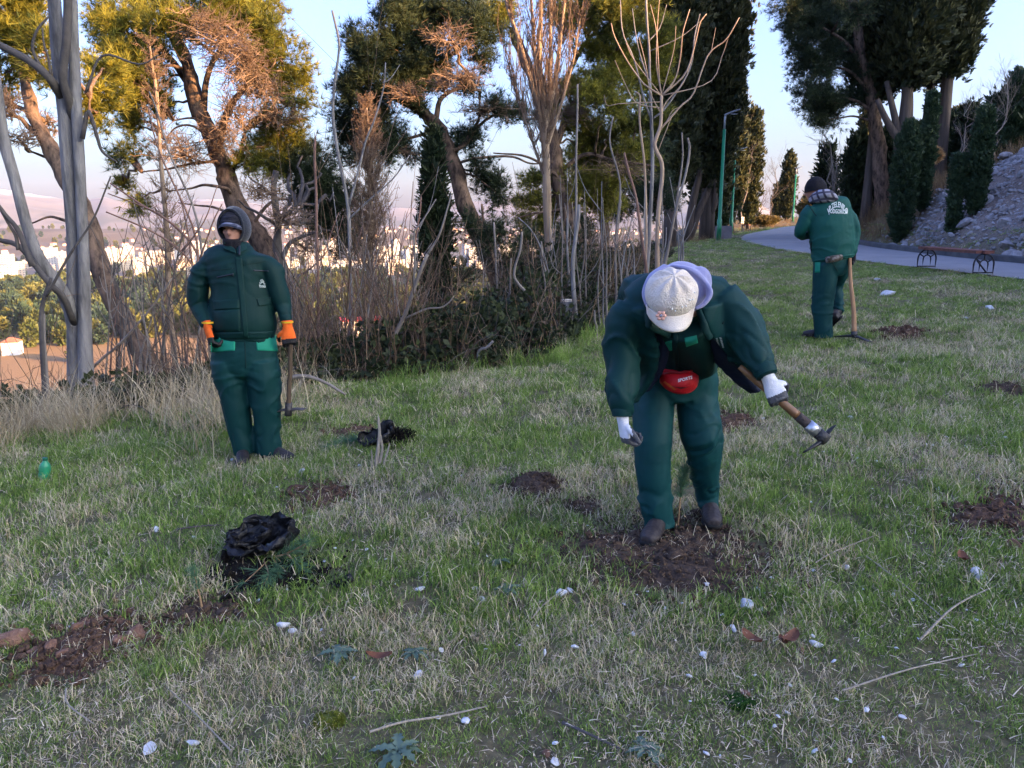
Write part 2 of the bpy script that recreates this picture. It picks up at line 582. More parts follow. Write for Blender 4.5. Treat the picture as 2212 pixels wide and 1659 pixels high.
front = np.interp(pxs, [-300, 0, 300, 450, 650, 850, 1100, 1400, 1500, 1700], [30, 55, 40, 75, 60, 70, 95, 110, 60, 20]) * 1.6
rg = ridged(mx, my, 2600, 91)
rg2 = ridged(mx, my, 900, 96)
h_back = (env + 76) * (0.42 + .40 * rg + .2 * rg2) * np.clip((DD - 5600) / 2900, 0, 1) ** .8 * np.where(DD > 8700, np.clip(1 - (DD - 8700) / 3500, 0, 1), 1)
h_front = (front + 20) * (0.3 + .7 * rg) * np.exp(-((DD - 5100) / 520) ** 2)
mz = VALLEY - 6 + np.maximum(h_back, h_front) + 6 * (rg2 - .5)
mz[0] = VALLEY - 20
idx = np.arange(mx.size).reshape(mx.shape)
mf = np.stack([idx[:-1, :-1], idx[:-1, 1:], idx[1:, 1:], idx[1:, :-1]], -1).reshape(-1, 4)
snow = sstep(mz + 130 * (rg2 - .5) - 110 * sstep(pxs, 500, 1500), 270, 350)[..., None]
forest = sstep(ridged(mx, my, 500, 88, 4), .62, .72)[..., None]
mc = np.array([.17, .145, .13]) * (.5 + .6 * rg2[..., None])
mc = mc + (np.array([.04, .05, .04]) - mc) * forest * .8 * (1 - sstep(mz, 0, 220)[..., None])
mc = mc + (np.array([.6, .6, .62]) - mc) * snow
mm = mat('mountain_rock', (.3, .3, .3), rough=.95)
an = mm.node_tree.nodes.new('ShaderNodeAttribute'); an.attribute_name = 'albedo'
mm.node_tree.links.new(an.outputs['Color'], mm.node_tree.nodes['Principled BSDF'].inputs['Base Color'])
tag(link('mountains', mesh_np('mountains', np.stack([mx, my, mz], -1).reshape(-1, 3), mf, [mm], smooth=True, attrs={'albedo': mc.reshape(-1, 3)})),
    'pale pink mountains with snow on the far ridge', kind='structure')

# ------------------------------------------------------------------ haze over the valley
bpy_box = box((0, 4400, 270), (20400, 14800, 760))
hv, hf = bpy_box
hz = bpy.data.materials.new('haze_air'); hz.use_nodes = True
hn = hz.node_tree.nodes; hn.clear()
ho = hn.new('ShaderNodeOutputMaterial')
hvol = hn.new('ShaderNodeVolumePrincipled')
hvol.inputs['Color'].default_value = (.62, .72, 1.0, 1)
hvol.inputs['Density'].default_value = 0.000038
hvol.inputs['Anisotropy'].default_value = 0.0
hz.node_tree.links.new(hvol.outputs[0], ho.inputs['Volume'])
tag(link('haze', mesh_np('haze', hv, hf, [hz])), 'thin pale haze over the valley', kind='stuff')
# ------------------------------------------------------------------ rocks
def rock_mesh(name, seed, m, sub=2, flat=.75, tint=None):
    bm = bmesh.new()
    bmesh.ops.create_icosphere(bm, subdivisions=sub, radius=1.0)
    V = np.array([v.co for v in bm.verts]); F = np.array([[v.index for v in f.verts] for f in bm.faces])
    bm.free()
    r = np.random.default_rng(seed)
    for _ in range(9):                      # knock flat facets off a ball
        d = norm(r.normal(size=3)); h = r.uniform(.45, .8)
        k = V @ d
        V = V - np.where(k > h, k - h, 0)[:, None] * d
    V = V * (1 + .18 * (fbm(V * 2.2 + seed, seed) - .5))[:, None] * np.array([1, r.uniform(.6, .9), r.uniform(.45, .75) * flat / .75])
    return mesh_np(name, V, F, [m], smooth=False)

lime = mat('limestone', (.17, .16, .16), (.38, .36, .355), scale=2.2, rough=.9, bump=.5, bscale=14)
white_stone = mat('white_stone', (.52, .52, .54), (.72, .72, .74), scale=3, rough=.85, bump=.4, bscale=12)
clay = mat('clay_stone', (.14, .070, .045), (.26, .145, .095), scale=1.8, rough=.9, bump=.5, bscale=10)
RK = [rock_mesh('limestone_rock', 100 + i, lime) for i in range(8)]
RW = [rock_mesh('white_rock', 200 + i, white_stone) for i in range(5)]
RC = [rock_mesh('clay_rock', 300 + i, clay, flat=.9) for i in range(5)]

cand = []
while len(cand) < 9000:
    y_ = rng.uniform(11.5, 27.0, 4000); x_ = rng.uniform(10.5, 22, 4000)
    s_ = -sdist(x_, y_, HILL)
    keep = (s_ > .35) & (s_ < 7.5) & (rng.random(4000) < np.clip((26.8 - y_) / 2.5, .06, 1)) & (s_ < 2.5 + 5 * np.clip((26 - y_) / 4, 0, 1))
    cand += list(zip(x_[keep], y_[keep], s_[keep]))
cand = np.array(cand[:9000])
zc_ = terrain(cand[:, 0], cand[:, 1])
size = rng.lognormal(math.log(.062), .50, len(cand))
order = np.argsort(-size)
size[order[:90]] *= rng.uniform(1.05, 1.5, 90)
for q, i in enumerate(order[:290]):
    o = link('scree_rock', RK[q % 8])
    s = min(size[i], .27)
    o.location = (cand[i, 0], cand[i, 1], zc_[i] + s * .12)
    o.rotation_euler = (rng.uniform(-.5, .5), rng.uniform(-.9, .1), rng.uniform(0, 6.28))
    o.scale = (s, s, s)
    tag(o, 'grey limestone boulder lying in the scree bank beyond the path', 'rock', 'boulders of the scree bank')
tmpl = rock_mesh('t', 5, lime, sub=1)
tv = np.array([v.co for v in tmpl.vertices]); tf = np.array([p.vertices[:] for p in tmpl.polygons])
bpy.data.meshes.remove(tmpl)
rest = order[290:]
P = np.stack([cand[rest, 0], cand[rest, 1], zc_[rest] + size[rest] * .1], 1)
V, F = scatter(tv, tf, P, norm(rng.normal(size=(len(rest), 3)) * .5 + [0, 0, 1]), rng.uniform(0, 6.28, len(rest)), size[rest])
tag(link('scree_rubble', mesh_np('scree_rubble', V, F, [lime])), 'small broken limestone rubble covering the bank', 'rubble', kind='stuff')

# white stones in the lawn, each at its place
for px, py, s, lab in [
    (1917, 640, .16, 'white stone in the lawn, the biggest right of the wooden handle'),
    (1895, 607, .12, 'pale stone on the lawn just right of the leaning wooden handle'),
    (2137, 668, .09, 'white stone low in the lawn at the right, below the bench'),
    (2085, 690, .06, 'small white stone in the lawn below the bench and left of the bigger white one'),
    (1645, 908, .035, 'small pale stone in the grass left of the hoe blade'),
    (1838, 907, .045, 'pale stone in the grass right of the hoe blade'),
    (1612, 1312, .055, 'grey-white stone below the dug earth, largest of those there'),
    (1527, 1272, .036, 'white stone at the lower rim of the dug earth'),
    (1643, 1320, .022, 'tiny white stone right beside the grey-white one below the dug earth'),
    (1584, 1362, .026, 'small white pebble in the straw below the dug earth'),
    (1828, 1230, .035, 'round white stone alone in the grass right of the dug earth'),
    (1760, 1396, .045, 'oval white stone beside brown leaves'),
    (610, 1357, .050, 'white stone at the end of the dug strip below the planted seedling'),
    (632, 1368, .030, 'small grey-white stone touching the white one below the seedling'),
    (325, 1622, .045, 'pale stone close to the lower left edge of the lawn'),
    (420, 1612, .034, 'pale flat stone near the lower edge, right of another pale stone'),
    (905, 1278, .040, 'white stone in thin grass below the bent straw tufts'),
    (1212, 1288, .050, 'flat white stone left of the dug earth'),
    (905, 1462, .034, 'white pebble beside the grey leaf rosette in the lower middle'),
    (1200, 1652, .032, 'white stone cut by the bottom edge of the picture'),
    (2115, 1250, .075, 'grey striped stone in the grass near the right edge'),
    (1043, 1300, .036, 'white stone lying left of a straw stalk in bare soil'),
    (1950, 1555, .028, 'little white pebble in the grass at lower right'),
]:
    s *= .78
    g = ground_hit(px, py)
    o = link('white_stone', RW[int(px) % 5])
    o.location = (g[0], g[1], g[2] + s * .35)
    o.rotation_euler = (rng.uniform(-.4, .4), rng.uniform(-.4, .4), rng.uniform(0, 6.28))
    o.scale = (s, s, s * .9)
    tag(o, lab, 'stone')

# tiny pebbles scattered in the thin grass of the foreground
npb = 420
Yp = np.sqrt(rng.uniform(1.2, 30, npb)); Xp = rng.uniform(-1, 1, npb) * .68 * Yp
kp = rng.random(npb) < .25 + .9 * sstep(Xp, -.6, .3) * sstep(3.6 - Yp, 0, .8)
Xp, Yp = Xp[kp], Yp[kp]
tmpl = rock_mesh('t', 6, white_stone, sub=1)
tv = np.array([v.co for v in tmpl.vertices]); tf = np.array([p.vertices[:] for p in tmpl.polygons]); bpy.data.meshes.remove(tmpl)
V, F = scatter(tv, tf, np.stack([Xp, Yp, terrain(Xp, Yp) + .012], 1), norm(rng.normal(size=(len(Xp), 3)) * .4 + [0, 0, 1]), rng.uniform(0, 6, len(Xp)), rng.lognormal(math.log(.011), .35, len(Xp)))
tag(link('gravel', mesh_np('gravel', V, F, [white_stone])), 'tiny pale pebbles scattered in the thin grass', kind='stuff')

# ------------------------------------------------------------------ dug soil
soil = mat('dug_soil', (.045, .030, .021), (.125, .085, .060), scale=22, rough=1.0, bump=1.0, bscale=70, spec=.1)
soil_black = mat('potting_soil', (.008, .007, .006), (.02, .016, .012), scale=30, rough=1.0, bump=1.0, bscale=80, spec=.1)
soil_red = mat('red_soil', (.060, .036, .024), (.15, .090, .060), scale=20, rough=1.0, bump=1.0, bscale=70, spec=.1)
crumb = rock_mesh('t2', 9, soil, sub=1)
cv = np.array([v.co for v in crumb.vertices]); cf = np.array([p.vertices[:] for p in crumb.polygons])
bpy.data.meshes.remove(crumb)

SOIL_SPOTS = []
def soil_patch(pxs, h, m, lab, n_crumb=220, cs=.012, name='dug_soil', dens=1.0):
    """a low irregular heap over the outline pxs (points of the photograph on the ground) with loose crumbs"""
    pts = np.array([ground_hit(*p) for p in pxs])
    c = pts.mean(0)
    a = np.arctan2(pts[:, 1] - c[1], pts[:, 0] - c[0]); r = np.hypot(pts[:, 0] - c[0], pts[:, 1] - c[1])
    o_ = np.argsort(a); a, r = a[o_], r[o_]
    nu, nr = 72, 16
    ang = np.linspace(-math.pi, math.pi, nu, endpoint=False)
    rr = np.interp(ang, np.concatenate([a - 2 * math.pi, a, a + 2 * math.pi]), np.tile(r, 3))
    rr *= 1 + .5 * (fbm2(np.cos(ang) * 3 + c[0], np.sin(ang) * 3 + c[1], 1, 77) - .5)
    t = np.linspace(0, 1, nr + 1)[1:]
    X = c[0] + np.cos(ang)[None] * rr[None] * t[:, None]; Y = c[1] + np.sin(ang)[None] * rr[None] * t[:, None]
    X = np.concatenate([[c[0]], X.ravel()]); Y = np.concatenate([[c[1]], Y.ravel()])
    tt = np.concatenate([[0], np.repeat(t, nu)])
    nz = fbm2(X, Y, .13, 78) ; nz2 = fbm2(X, Y, .035, 79)
    h *= .65
    Z = terrain(X, Y) + h * (1 - tt ** 2) * (.35 + 1.1 * nz) + (nz2 - .5) * .045 * (1 - tt ** 6) - .02 * tt ** 3 + .012
    ac = Acc()
    i = np.arange(1, 1 + nu * nr).reshape(nr, nu)
    ac.add(np.stack([X, Y, Z], 1), [np.stack([np.zeros(nu, int), i[0], np.roll(i[0], -1)], 1),
                                    np.stack([i[:-1], i[1:], np.roll(i[1:], -1, 1), np.roll(i[:-1], -1, 1)], -1).reshape(-1, 4)])
    q = rng.uniform(-math.pi, math.pi, n_crumb); k = rng.random(n_crumb) ** .5 * 1.35
    rq = np.interp(q, ang, rr) * k
    cx, cy = c[0] + np.cos(q) * rq, c[1] + np.sin(q) * rq
    sz = rng.lognormal(math.log(cs), .5, n_crumb)
    cz = terrain(cx, cy) + h * np.clip(1 - k ** 2, 0, 1) * (.35 + 1.1 * fbm2(cx, cy, .13, 78)) + .016
    V, F = scatter(cv, cf, np.stack([cx, cy, cz], 1), norm(rng.normal(size=(n_crumb, 3))), rng.uniform(0, 6, n_crumb), sz)
    ac.add(V, F)
    SOIL_SPOTS.append((c[0], c[1], r.max(), a, r, dens))
    o = link(name, ac.mesh(name, [m], origin=c))
    o.location = c
    return tag(o, lab, 'soil', kind='stuff')

soil_patch([(1205, 1195), (1310, 1150), (1400, 1122), (1500, 1126), (1610, 1165), (1670, 1230), (1590, 1290), (1440, 1285), (1290, 1262)], .05, soil,
           'dark brown dug earth round the planted seedling at the bending worker', 900, .011)
soil_patch([(632, 1078), (690, 1050), (757, 1060), (735, 1085), (680, 1105)], .05, soil_red, 'reddish brown dug earth behind the black bag', 240)
soil_patch([(1108, 1050), (1150, 1030), (1205, 1048), (1190, 1080), (1130, 1085)], .12, soil, 'dark clod of dug turf left of the bending worker', 260)
soil_patch([(1215, 1098), (1250, 1085), (1290, 1098), (1255, 1112)], .03, soil, 'small brown earth spot beside the dark clod', 60)
soil_patch([(2045, 1150), (2120, 1100), (2205, 1065), (2260, 1100), (2250, 1190), (2150, 1150)], .06, soil_red, 'reddish dug earth at the right edge of the lawn', 400)
soil_patch([(1905, 722), (1950, 713), (1990, 716), (1975, 730), (1930, 731)], .07, soil_red, 'red brown earth dug up right of the man walking away', 120, .02)
soil_patch([(2110, 842), (2160, 828), (2220, 840), (2215, 858), (2150, 858)], .04, soil, 'dark bare earth in the grass at the right', 100)
soil_patch([(330, 1345), (420, 1312), (505, 1298), (535, 1318), (470, 1345), (380, 1368)], .03, soil, 'dark soil round the small planted seedling at left', 240)
soil_patch([(20, 1425), (150, 1370), (300, 1352), (370, 1372), (250, 1420), (90, 1475)], .03, soil_red, 'reddish soil strip with round stones at lower left', 420)
soil_patch([(1560, 905), (1590, 892), (1600, 925), (1572, 940)], .06, soil_red, 'brown soil behind the knee of the bending worker', 80)
soil_patch([(705, 935), (760, 925), (830, 930), (790, 945)], .03, soil_red, 'thin brown soil streak right of the standing man', 90)
soil_patch([(430, 1250), (520, 1190), (640, 1195), (720, 1250), (640, 1275), (500, 1285)], .02, soil_black, 'black potting soil spilled under the plastic bag', 260, .010)

# red-brown stones of the dug strip
for px, py, s in [(35, 1395, .075), (30, 1365, .03), (65, 1385, .03), (115, 1408, .05), (140, 1425, .042), (170, 1365, .04), (185, 1350, .03), (200, 1355, .035), (215, 1345, .025),
                  (262, 1350, .03), (290, 1385, .055), (262, 1392, .045), (300, 1368, .035), (330, 1385, .03), (398, 1345, .03), (420, 1350, .028), (460, 1328, .022), (475, 1345, .030),
                  (443, 1322, .02), (75, 1412, .03), (250, 1300, .02), (500, 1352, .02), (1610, 1508, .028), (1180, 1633, .022), (1730, 1410, .02), (2190, 1190, .05)]:
    g = ground_hit(px, py)
    o = link('round_stone', RC[int(px) % 5])
    o.location = (g[0], g[1], g[2] + s * .45); o.scale = (s, s, s)
    o.rotation_euler = (rng.uniform(-.4, .4), rng.uniform(-.4, .4), rng.uniform(0, 6.28))
    if px < 600:
        tag(o, 'reddish brown rounded stone in the dug strip at the lower left', 'stone', 'brown stones of the dug strip')
    else:
        tag(o, {1610: 'orange brown pebble near the bottom edge right of the middle', 1180: 'brown pebble near the bottom edge, middle of the lawn',
                1730: 'brown stone beside the oval white stone', 2190: 'brown stone at the right edge below the reddish earth'}[px], 'stone')
# ------------------------------------------------------------------ trees
def needle_tuft(n=10, L=.16, w=.011, seed=1):
    r = np.random.default_rng(seed)
    V, F = [], []
    for i in range(n):
        th, ph = r.uniform(.15, 1.15), i * 2.4 + r.uniform(-.3, .3)
        d = np.array([math.sin(th) * math.cos(ph), math.sin(th) * math.sin(ph), math.cos(th)])
        s = norm(np.cross(d, r.normal(size=3))) * w * .5
        l = L * r.uniform(.7, 1.1)
        F.append([len(V), len(V) + 1, len(V) + 2])
        V += [-s, s, d * l]
    return np.array(V), np.array(F)

def leaf_spray(n=6, L=.2, w=.05, spread=.6, seed=1):
    r = np.random.default_rng(seed)
    V, F = [], []
    for i in range(n):
        th, ph = r.uniform(.05, spread), i * 2.4 + r.uniform(-.3, .3)
        d = np.array([math.sin(th) * math.cos(ph), math.sin(th) * math.sin(ph), math.cos(th)])
        s = norm(np.cross(d, r.normal(size=3))) * w * .5
        l = L * r.uniform(.6, 1.1)
        k = len(V)
        b = d * l * r.uniform(0, .3)
        V += [b, b + d * l * .5 - s, b + d * l, b + d * l * .5 + s]
        F.append([k, k + 1, k + 2, k + 3])
    return np.array(V), np.array(F)

NT = [needle_tuft(12, .165, .0105, s) for s in range(4)]
LS = [leaf_spray(6, .2, .05, .6, s) for s in range(4)]

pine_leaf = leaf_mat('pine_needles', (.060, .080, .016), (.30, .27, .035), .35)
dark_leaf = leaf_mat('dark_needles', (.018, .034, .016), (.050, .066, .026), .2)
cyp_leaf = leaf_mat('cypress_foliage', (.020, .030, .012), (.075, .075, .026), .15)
young_leaf = leaf_mat('young_conifer', (.022, .048, .024), (.055, .085, .035), .2)
bush_leaf = leaf_mat('bramble_leaf', (.020, .030, .012), (.070, .085, .030), .25)
rust_leaf = leaf_mat('dry_cypress', (.24, .14, .06), (.36, .24, .12), .2)
ochre_leaf = leaf_mat('ochre_shrub', (.12, .10, .03), (.22, .16, .06), .25)
pine_bark = mat('pine_bark', (.035, .024, .018), (.19, .125, .085), scale=9, rough=.95, bump=1.0, bscale=16, stretch=(1, 1, .4), contrast=(.36, .6), detail=8)
cyp_bark = mat('cypress_bark', (.055, .043, .035), (.13, .10, .08), scale=6, rough=.95, bump=1.0, bscale=22, stretch=(2, 2, .15))
dead_bark = mat('dead_wood', (.19, .13, .085), (.34, .25, .17), scale=5, rough=.9, bump=.8, bscale=25, stretch=(2, 2, .2))
grey_bark = mat('smooth_grey_bark', (.085, .078, .072), (.245, .228, .215), scale=11, rough=.85, bump=1.0, bscale=34, stretch=(1, 1, .22), contrast=(.30, .60), detail=8)
dark_bark = mat('dark_branch', (.055, .048, .045), (.11, .095, .085), scale=5, rough=.9, bump=.5, bscale=20)
sap_bark = mat('sapling_bark', (.13, .105, .085), (.27, .235, .20), scale=4, rough=.8, bump=.3, bscale=40, stretch=(1, 1, .3))
red_bark = mat('red_twig_bark', (.16, .085, .06), (.25, .15, .11), scale=4, rough=.8, bump=.3, bscale=40)
tan_bark = mat('tan_shoot_bark', (.30, .20, .13), (.42, .31, .22), scale=4, rough=.75, bump=.3, bscale=40, stretch=(1, 1, .3))
twig_m = mat('dead_twig', (.13, .085, .055), (.23, .155, .10), scale=6, rough=.9)
dark_twig = mat('dark_twig', (.06, .048, .04), (.13, .105, .085), scale=6, rough=.9)

def gn_scatter(name, clumps, P, rot, scl, idx, label, tint=None, parent=None):
    scl = np.asarray(scl, float)
    if scl.ndim == 1: scl = np.repeat(scl[:, None], 3, 1)
    if isinstance(clumps, bpy.types.Collection):
        cc = clumps
    else:
        cc = bpy.data.collections.new(name + '_kinds')
        for i, c in enumerate(clumps):
            c.name = '%s_%02d' % (name, i)
            cc.objects.link(c)
    me = bpy.data.meshes.new(name)
    me.vertices.add(len(P)); me.vertices.foreach_set('co', np.asarray(P, np.float32).ravel())
    for an_, ty, a in (('rot', 'FLOAT_VECTOR', rot), ('scl', 'FLOAT_VECTOR', scl), ('kind_index', 'INT', idx)):
        q = me.attributes.new(an_, ty, 'POINT')
        q.data.foreach_set('vector' if ty == 'FLOAT_VECTOR' else 'value', np.asarray(a, np.int32 if ty == 'INT' else np.float32).ravel())
    if tint is not None:
        q = me.attributes.new('tint', 'FLOAT', 'POINT'); q.data.foreach_set('value', np.asarray(tint, np.float32))
    o = link(name, me, parent)
    ng = bpy.data.node_groups.new(name + '_scatter', 'GeometryNodeTree')
    ng.interface.new_socket('Geometry', in_out='INPUT', socket_type='NodeSocketGeometry')
    ng.interface.new_socket('Geometry', in_out='OUTPUT', socket_type='NodeSocketGeometry')
    N, L = ng.nodes, ng.links
    gi, go = N.new('NodeGroupInput'), N.new('NodeGroupOutput')
    ci = N.new('GeometryNodeCollectionInfo'); ci.inputs[0].default_value = cc
    ci.inputs['Separate Children'].default_value = True; ci.inputs['Reset Children'].default_value = True
    ip = N.new('GeometryNodeInstanceOnPoints'); ip.inputs['Pick Instance'].default_value = True
    def na_(nm, ty):
        n_ = N.new('GeometryNodeInputNamedAttribute'); n_.data_type = ty; n_.inputs['Name'].default_value = nm
        return n_.outputs['Attribute']
    L.new(gi.outputs[0], ip.inputs['Points']); L.new(ci.outputs[0], ip.inputs['Instance'])
    L.new(na_('kind_index', 'INT'), ip.inputs['Instance Index'])
    L.new(na_('rot', 'FLOAT_VECTOR'), ip.inputs['Rotation'])
    L.new(na_('scl', 'FLOAT_VECTOR'), ip.inputs['Scale'])
    L.new(ip.outputs[0], go.inputs[0])
    md = o.modifiers.new('scatter', 'NODES'); md.node_group = ng
    return tag(o, label, kind='stuff')


KINDS = {}
def leaf_kinds(leaf, shape):
    """four small foliage clusters in the leaf's colours, to be spread through a crown"""
    key = (leaf.name, shape)
    if key not in KINDS:
        src = bpy.data.materials[leaf.name]
        m = src.copy(); m.name = leaf.name + '_' + shape
        nt = m.node_tree
        at_ = [n_ for n_ in nt.nodes if n_.type == 'ATTRIBUTE'][0]
        mx = [n_ for n_ in nt.nodes if n_.type == 'MIX'][0]
        ai = nt.nodes.new('ShaderNodeAttribute'); ai.attribute_name = 'tint'; ai.attribute_type = 'INSTANCER'
        ma = nt.nodes.new('ShaderNodeMath'); ma.operation = 'MULTIPLY_ADD'; ma.inputs[1].default_value = .5; ma.inputs[2].default_value = -.25
        ad = nt.nodes.new('ShaderNodeMath'); ad.operation = 'ADD'; ad.use_clamp = True
        nt.links.new(at_.outputs['Fac'], ma.inputs[0]); nt.links.new(ma.outputs[0], ad.inputs[0]); nt.links.new(ai.outputs['Fac'], ad.inputs[1]); nt.links.new(ad.outputs[0], mx.inputs[0])
        cc = bpy.data.collections.new('%s_%s_kinds' % key)
        r = np.random.default_rng(len(KINDS) + 50)
        for q in range(4):
            ac = Acc()
            for w in range(5):
                tv, tf = (NT if shape == 'needle' else LS)[(q + w) % 4]
                sp = .085 if shape == 'needle' else .10
                p = r.normal(size=(1, 3)) * sp; d = r.normal(size=(1, 3)) * .38 + [0, 0, 1]
                V, F = scatter(tv, tf, p, d, r.uniform(0, 6, 1), r.uniform(.75, 1.25, 1))
                ac.add(V, F, 0, r.uniform(0, 1))
            cc.objects.link(bpy.data.objects.new('%s_%d' % (leaf.name, q), ac.mesh(leaf.name, [m])))
        KINDS[key] = cc
    return KINDS[key]

def euler_of(M):
    return np.stack([np.arctan2(M[:, 2, 1], M[:, 2, 2]), np.arcsin(np.clip(-M[:, 2, 0], -1, 1)), np.arctan2(M[:, 1, 0], M[:, 0, 0])], 1)

def crown_of(leaf, shape, P, D, scl, tint, base, th, r, name='crown'):
    M = frames(D, r.uniform(0, 6.28, len(P)))
    return gn_scatter(name, leaf_kinds(leaf, shape), P - base, euler_of(M), scl, r.integers(0, 4, len(P)), None, np.clip(tint, 0, 1), th)

def to_ground(P, lim=6.0):
    """extend a list of points (first = lowest) down to the terrain"""
    P = [np.asarray(p, float) for p in P]
    d = norm(P[0] - P[1]); d[2] = min(d[2], -.5); d = norm(d)
    q = P[0].copy(); t = 0
    while q[2] > terrain(q[0], q[1]) - .1 and t < lim * 3:
        q = q + d * .1; t += .1
    if t > .15:
        P = [q] + P
    elif P[0][2] < terrain(P[0][0], P[0][1]) - .4:
        pass
    return P

def wob(P, a, seed):
    """small natural bends on a path"""
    k = np.linspace(0, 1, len(P))
    r = np.random.default_rng(seed)
    L = np.linalg.norm(P[-1] - P[0])
    n_ = np.stack([vnoise(np.stack([P[:, 2] * 1.3 + r.uniform(0, 99), k * 3, k * 0 + i * 7.7], 1), 5) for i in range(3)], 1) - .5
    return P + n_ * a * np.minimum(1, np.minimum(k, 1) * 6)[:, None]

def limb_pts(a, b, sag=.15, n=6, r=None):
    t = np.linspace(0, 1, n)[:, None]
    P = a * (1 - t) + b * t
    L = np.linalg.norm(b - a)
    P[:, 2] += (np.sin(t[:, 0] * math.pi) * sag * L)
    P[1:-1] += rng.normal(size=(n - 2, 3)) * L * .03
    return P

def path_px(pl, Y):
    """list of (px,py[,Y]) -> points; Y may be one number or (Y0,Y1)"""
    n_ = len(pl)
    ys = np.linspace(Y[0], Y[1], n_) if isinstance(Y, (tuple, list)) else [Y] * n_
    return [at(p[0], p[1], p[2] if len(p) > 2 else ys[i]) for i, p in enumerate(pl)]

def pine(lab, trunk, Y, r0, r1, clusters, leaf=None, bark=None, dead=(), forks=(), dens=1.0, group=None, seed=0, tname='pine_tree', tsize=1.0, sprays=None):
    r = np.random.default_rng(1000 + seed)
    leaf = leaf or pine_leaf; bark = bark or pine_bark
    tp = to_ground(path_px(trunk, Y))
    base = tp[0]
    th = thing(tname, base, lab, 'tree', group)
    n_ = 60
    TP = wob(smooth_path(tp, n_), .12, seed)
    rad = r0 + (r1 - r0) * np.linspace(0, 1, n_)
    rad[0] *= 1.25; rad[1] *= 1.08
    ac = Acc()
    V, F = tube(TP, rad, 18)
    V = V + norm(V - np.repeat(TP, 18, 0)) * ((fbm(V * [9, 9, 4], 3)[:, None] - .5) * r0 * .55)
    ac.add(V, F)
    nodes = [TP]
    for f, fY, fr in forks:
        fp = wob(smooth_path(path_px(f, fY), 14), .12, seed + len(f))
        j_ = np.argmin(((TP - fp[0]) ** 2).sum(1)); fp[0] = TP[j_]
        ac.add(*tube(fp, np.linspace(fr, fr * .35, 14), 8))
        nodes.append(fp)
    nodes = np.concatenate(nodes)
    lo = np.quantile(nodes[:, 2], .25)
    nod = nodes[nodes[:, 2] > min(lo, tp[-1][2] - 1)]
    Ym = np.mean(Y)
    CP, CD, CS, CT = [], [], [], []
    subP, subR = [], []
    def cl_geo(c):
        px, py, rx, ry = c[:4]
        dy = c[4] if len(c) > 4 else r.uniform(-.5, .9)
        ctr = at(px, py, Ym + dy)
        s = m_px(Ym + dy)
        return ctr, np.array([rx * s, max(rx, ry) * s * .8, ry * s]) * 1.12
    for c in clusters:
        ctr, rr = cl_geo(c)
        d2 = ((nod - ctr) ** 2).sum(1) + np.maximum(nod[:, 2] - ctr[2], 0) ** 2 * 3
        a = nod[np.argmin(d2)]
        L = np.linalg.norm(ctr - a)
        lr = np.clip(.018 + .012 * L, .02, .07)
        ac.add(*tube(limb_pts(a, ctr, .08, 7), np.linspace(lr, lr * .4, 7), 6))
        area = rr[0] * rr[2] * math.pi
        ns = int(np.clip(area * 14, 6, 40))
        D = norm(r.normal(size=(ns, 3))) * (r.random((ns, 1)) ** .35)
        E = ctr + D * rr
        root = ctr - (ctr - a) / max(L, .01) * rr.mean() * .25
        for e in E:
            subP.append(np.stack([root * (1 - t) + e * t + np.array([0, 0, -.06 * math.sin(t * 3.14)]) for t in np.linspace(0, 1, 4)]))
            subR.append(np.linspace(.012, .004, 4))
        nt_ = int(np.clip(area * 112 * dens / tsize ** 1.4, 26, 1100))
        k = r.integers(0, ns, nt_); t = r.random(nt_) ** .55 * .75 + .3
        Pp = root + (E[k] - root) * t[:, None] + r.normal(size=(nt_, 3)) * rr * .13
        Dd = norm(E[k] - root) * .6 + np.array([0, 0, .55]) + r.normal(size=(nt_, 3)) * .45
        tint = np.clip(r.normal(.5, .2) + r.normal(size=nt_) * .2, 0, 1)
        CP.append(Pp); CD.append(Dd); CS.append(r.uniform(.75, 1.2, nt_) * tsize); CT.append(tint)
    if subP:
        ac.add(*batch_tubes(np.array(subP), np.array(subR), 4))
    o = link('trunk', ac.mesh('trunk', [bark], True, base), th)
    if clusters:
        crown_of(leaf, 'needle', np.concatenate(CP), np.concatenate(CD), np.concatenate(CS), np.concatenate(CT), base, th, r)
    if dead:
        TW = Acc()
        for c in dead:
            ctr, rr = cl_geo(c)
            a = nod[np.argmin(((nod - ctr) ** 2).sum(1))]
            TW.add(*tube(limb_pts(a, ctr, .05, 6), np.linspace(.035, .018, 6), 5))
            twig_cloud(TW, ctr, rr, int(np.clip(rr[0] * rr[2] * 150, 30, 200)), r, a)
        dt = link('dead_twigs', TW.mesh('dead_twigs', [twig_m], False, base), th); dt['kind'] = 'stuff'
    return th

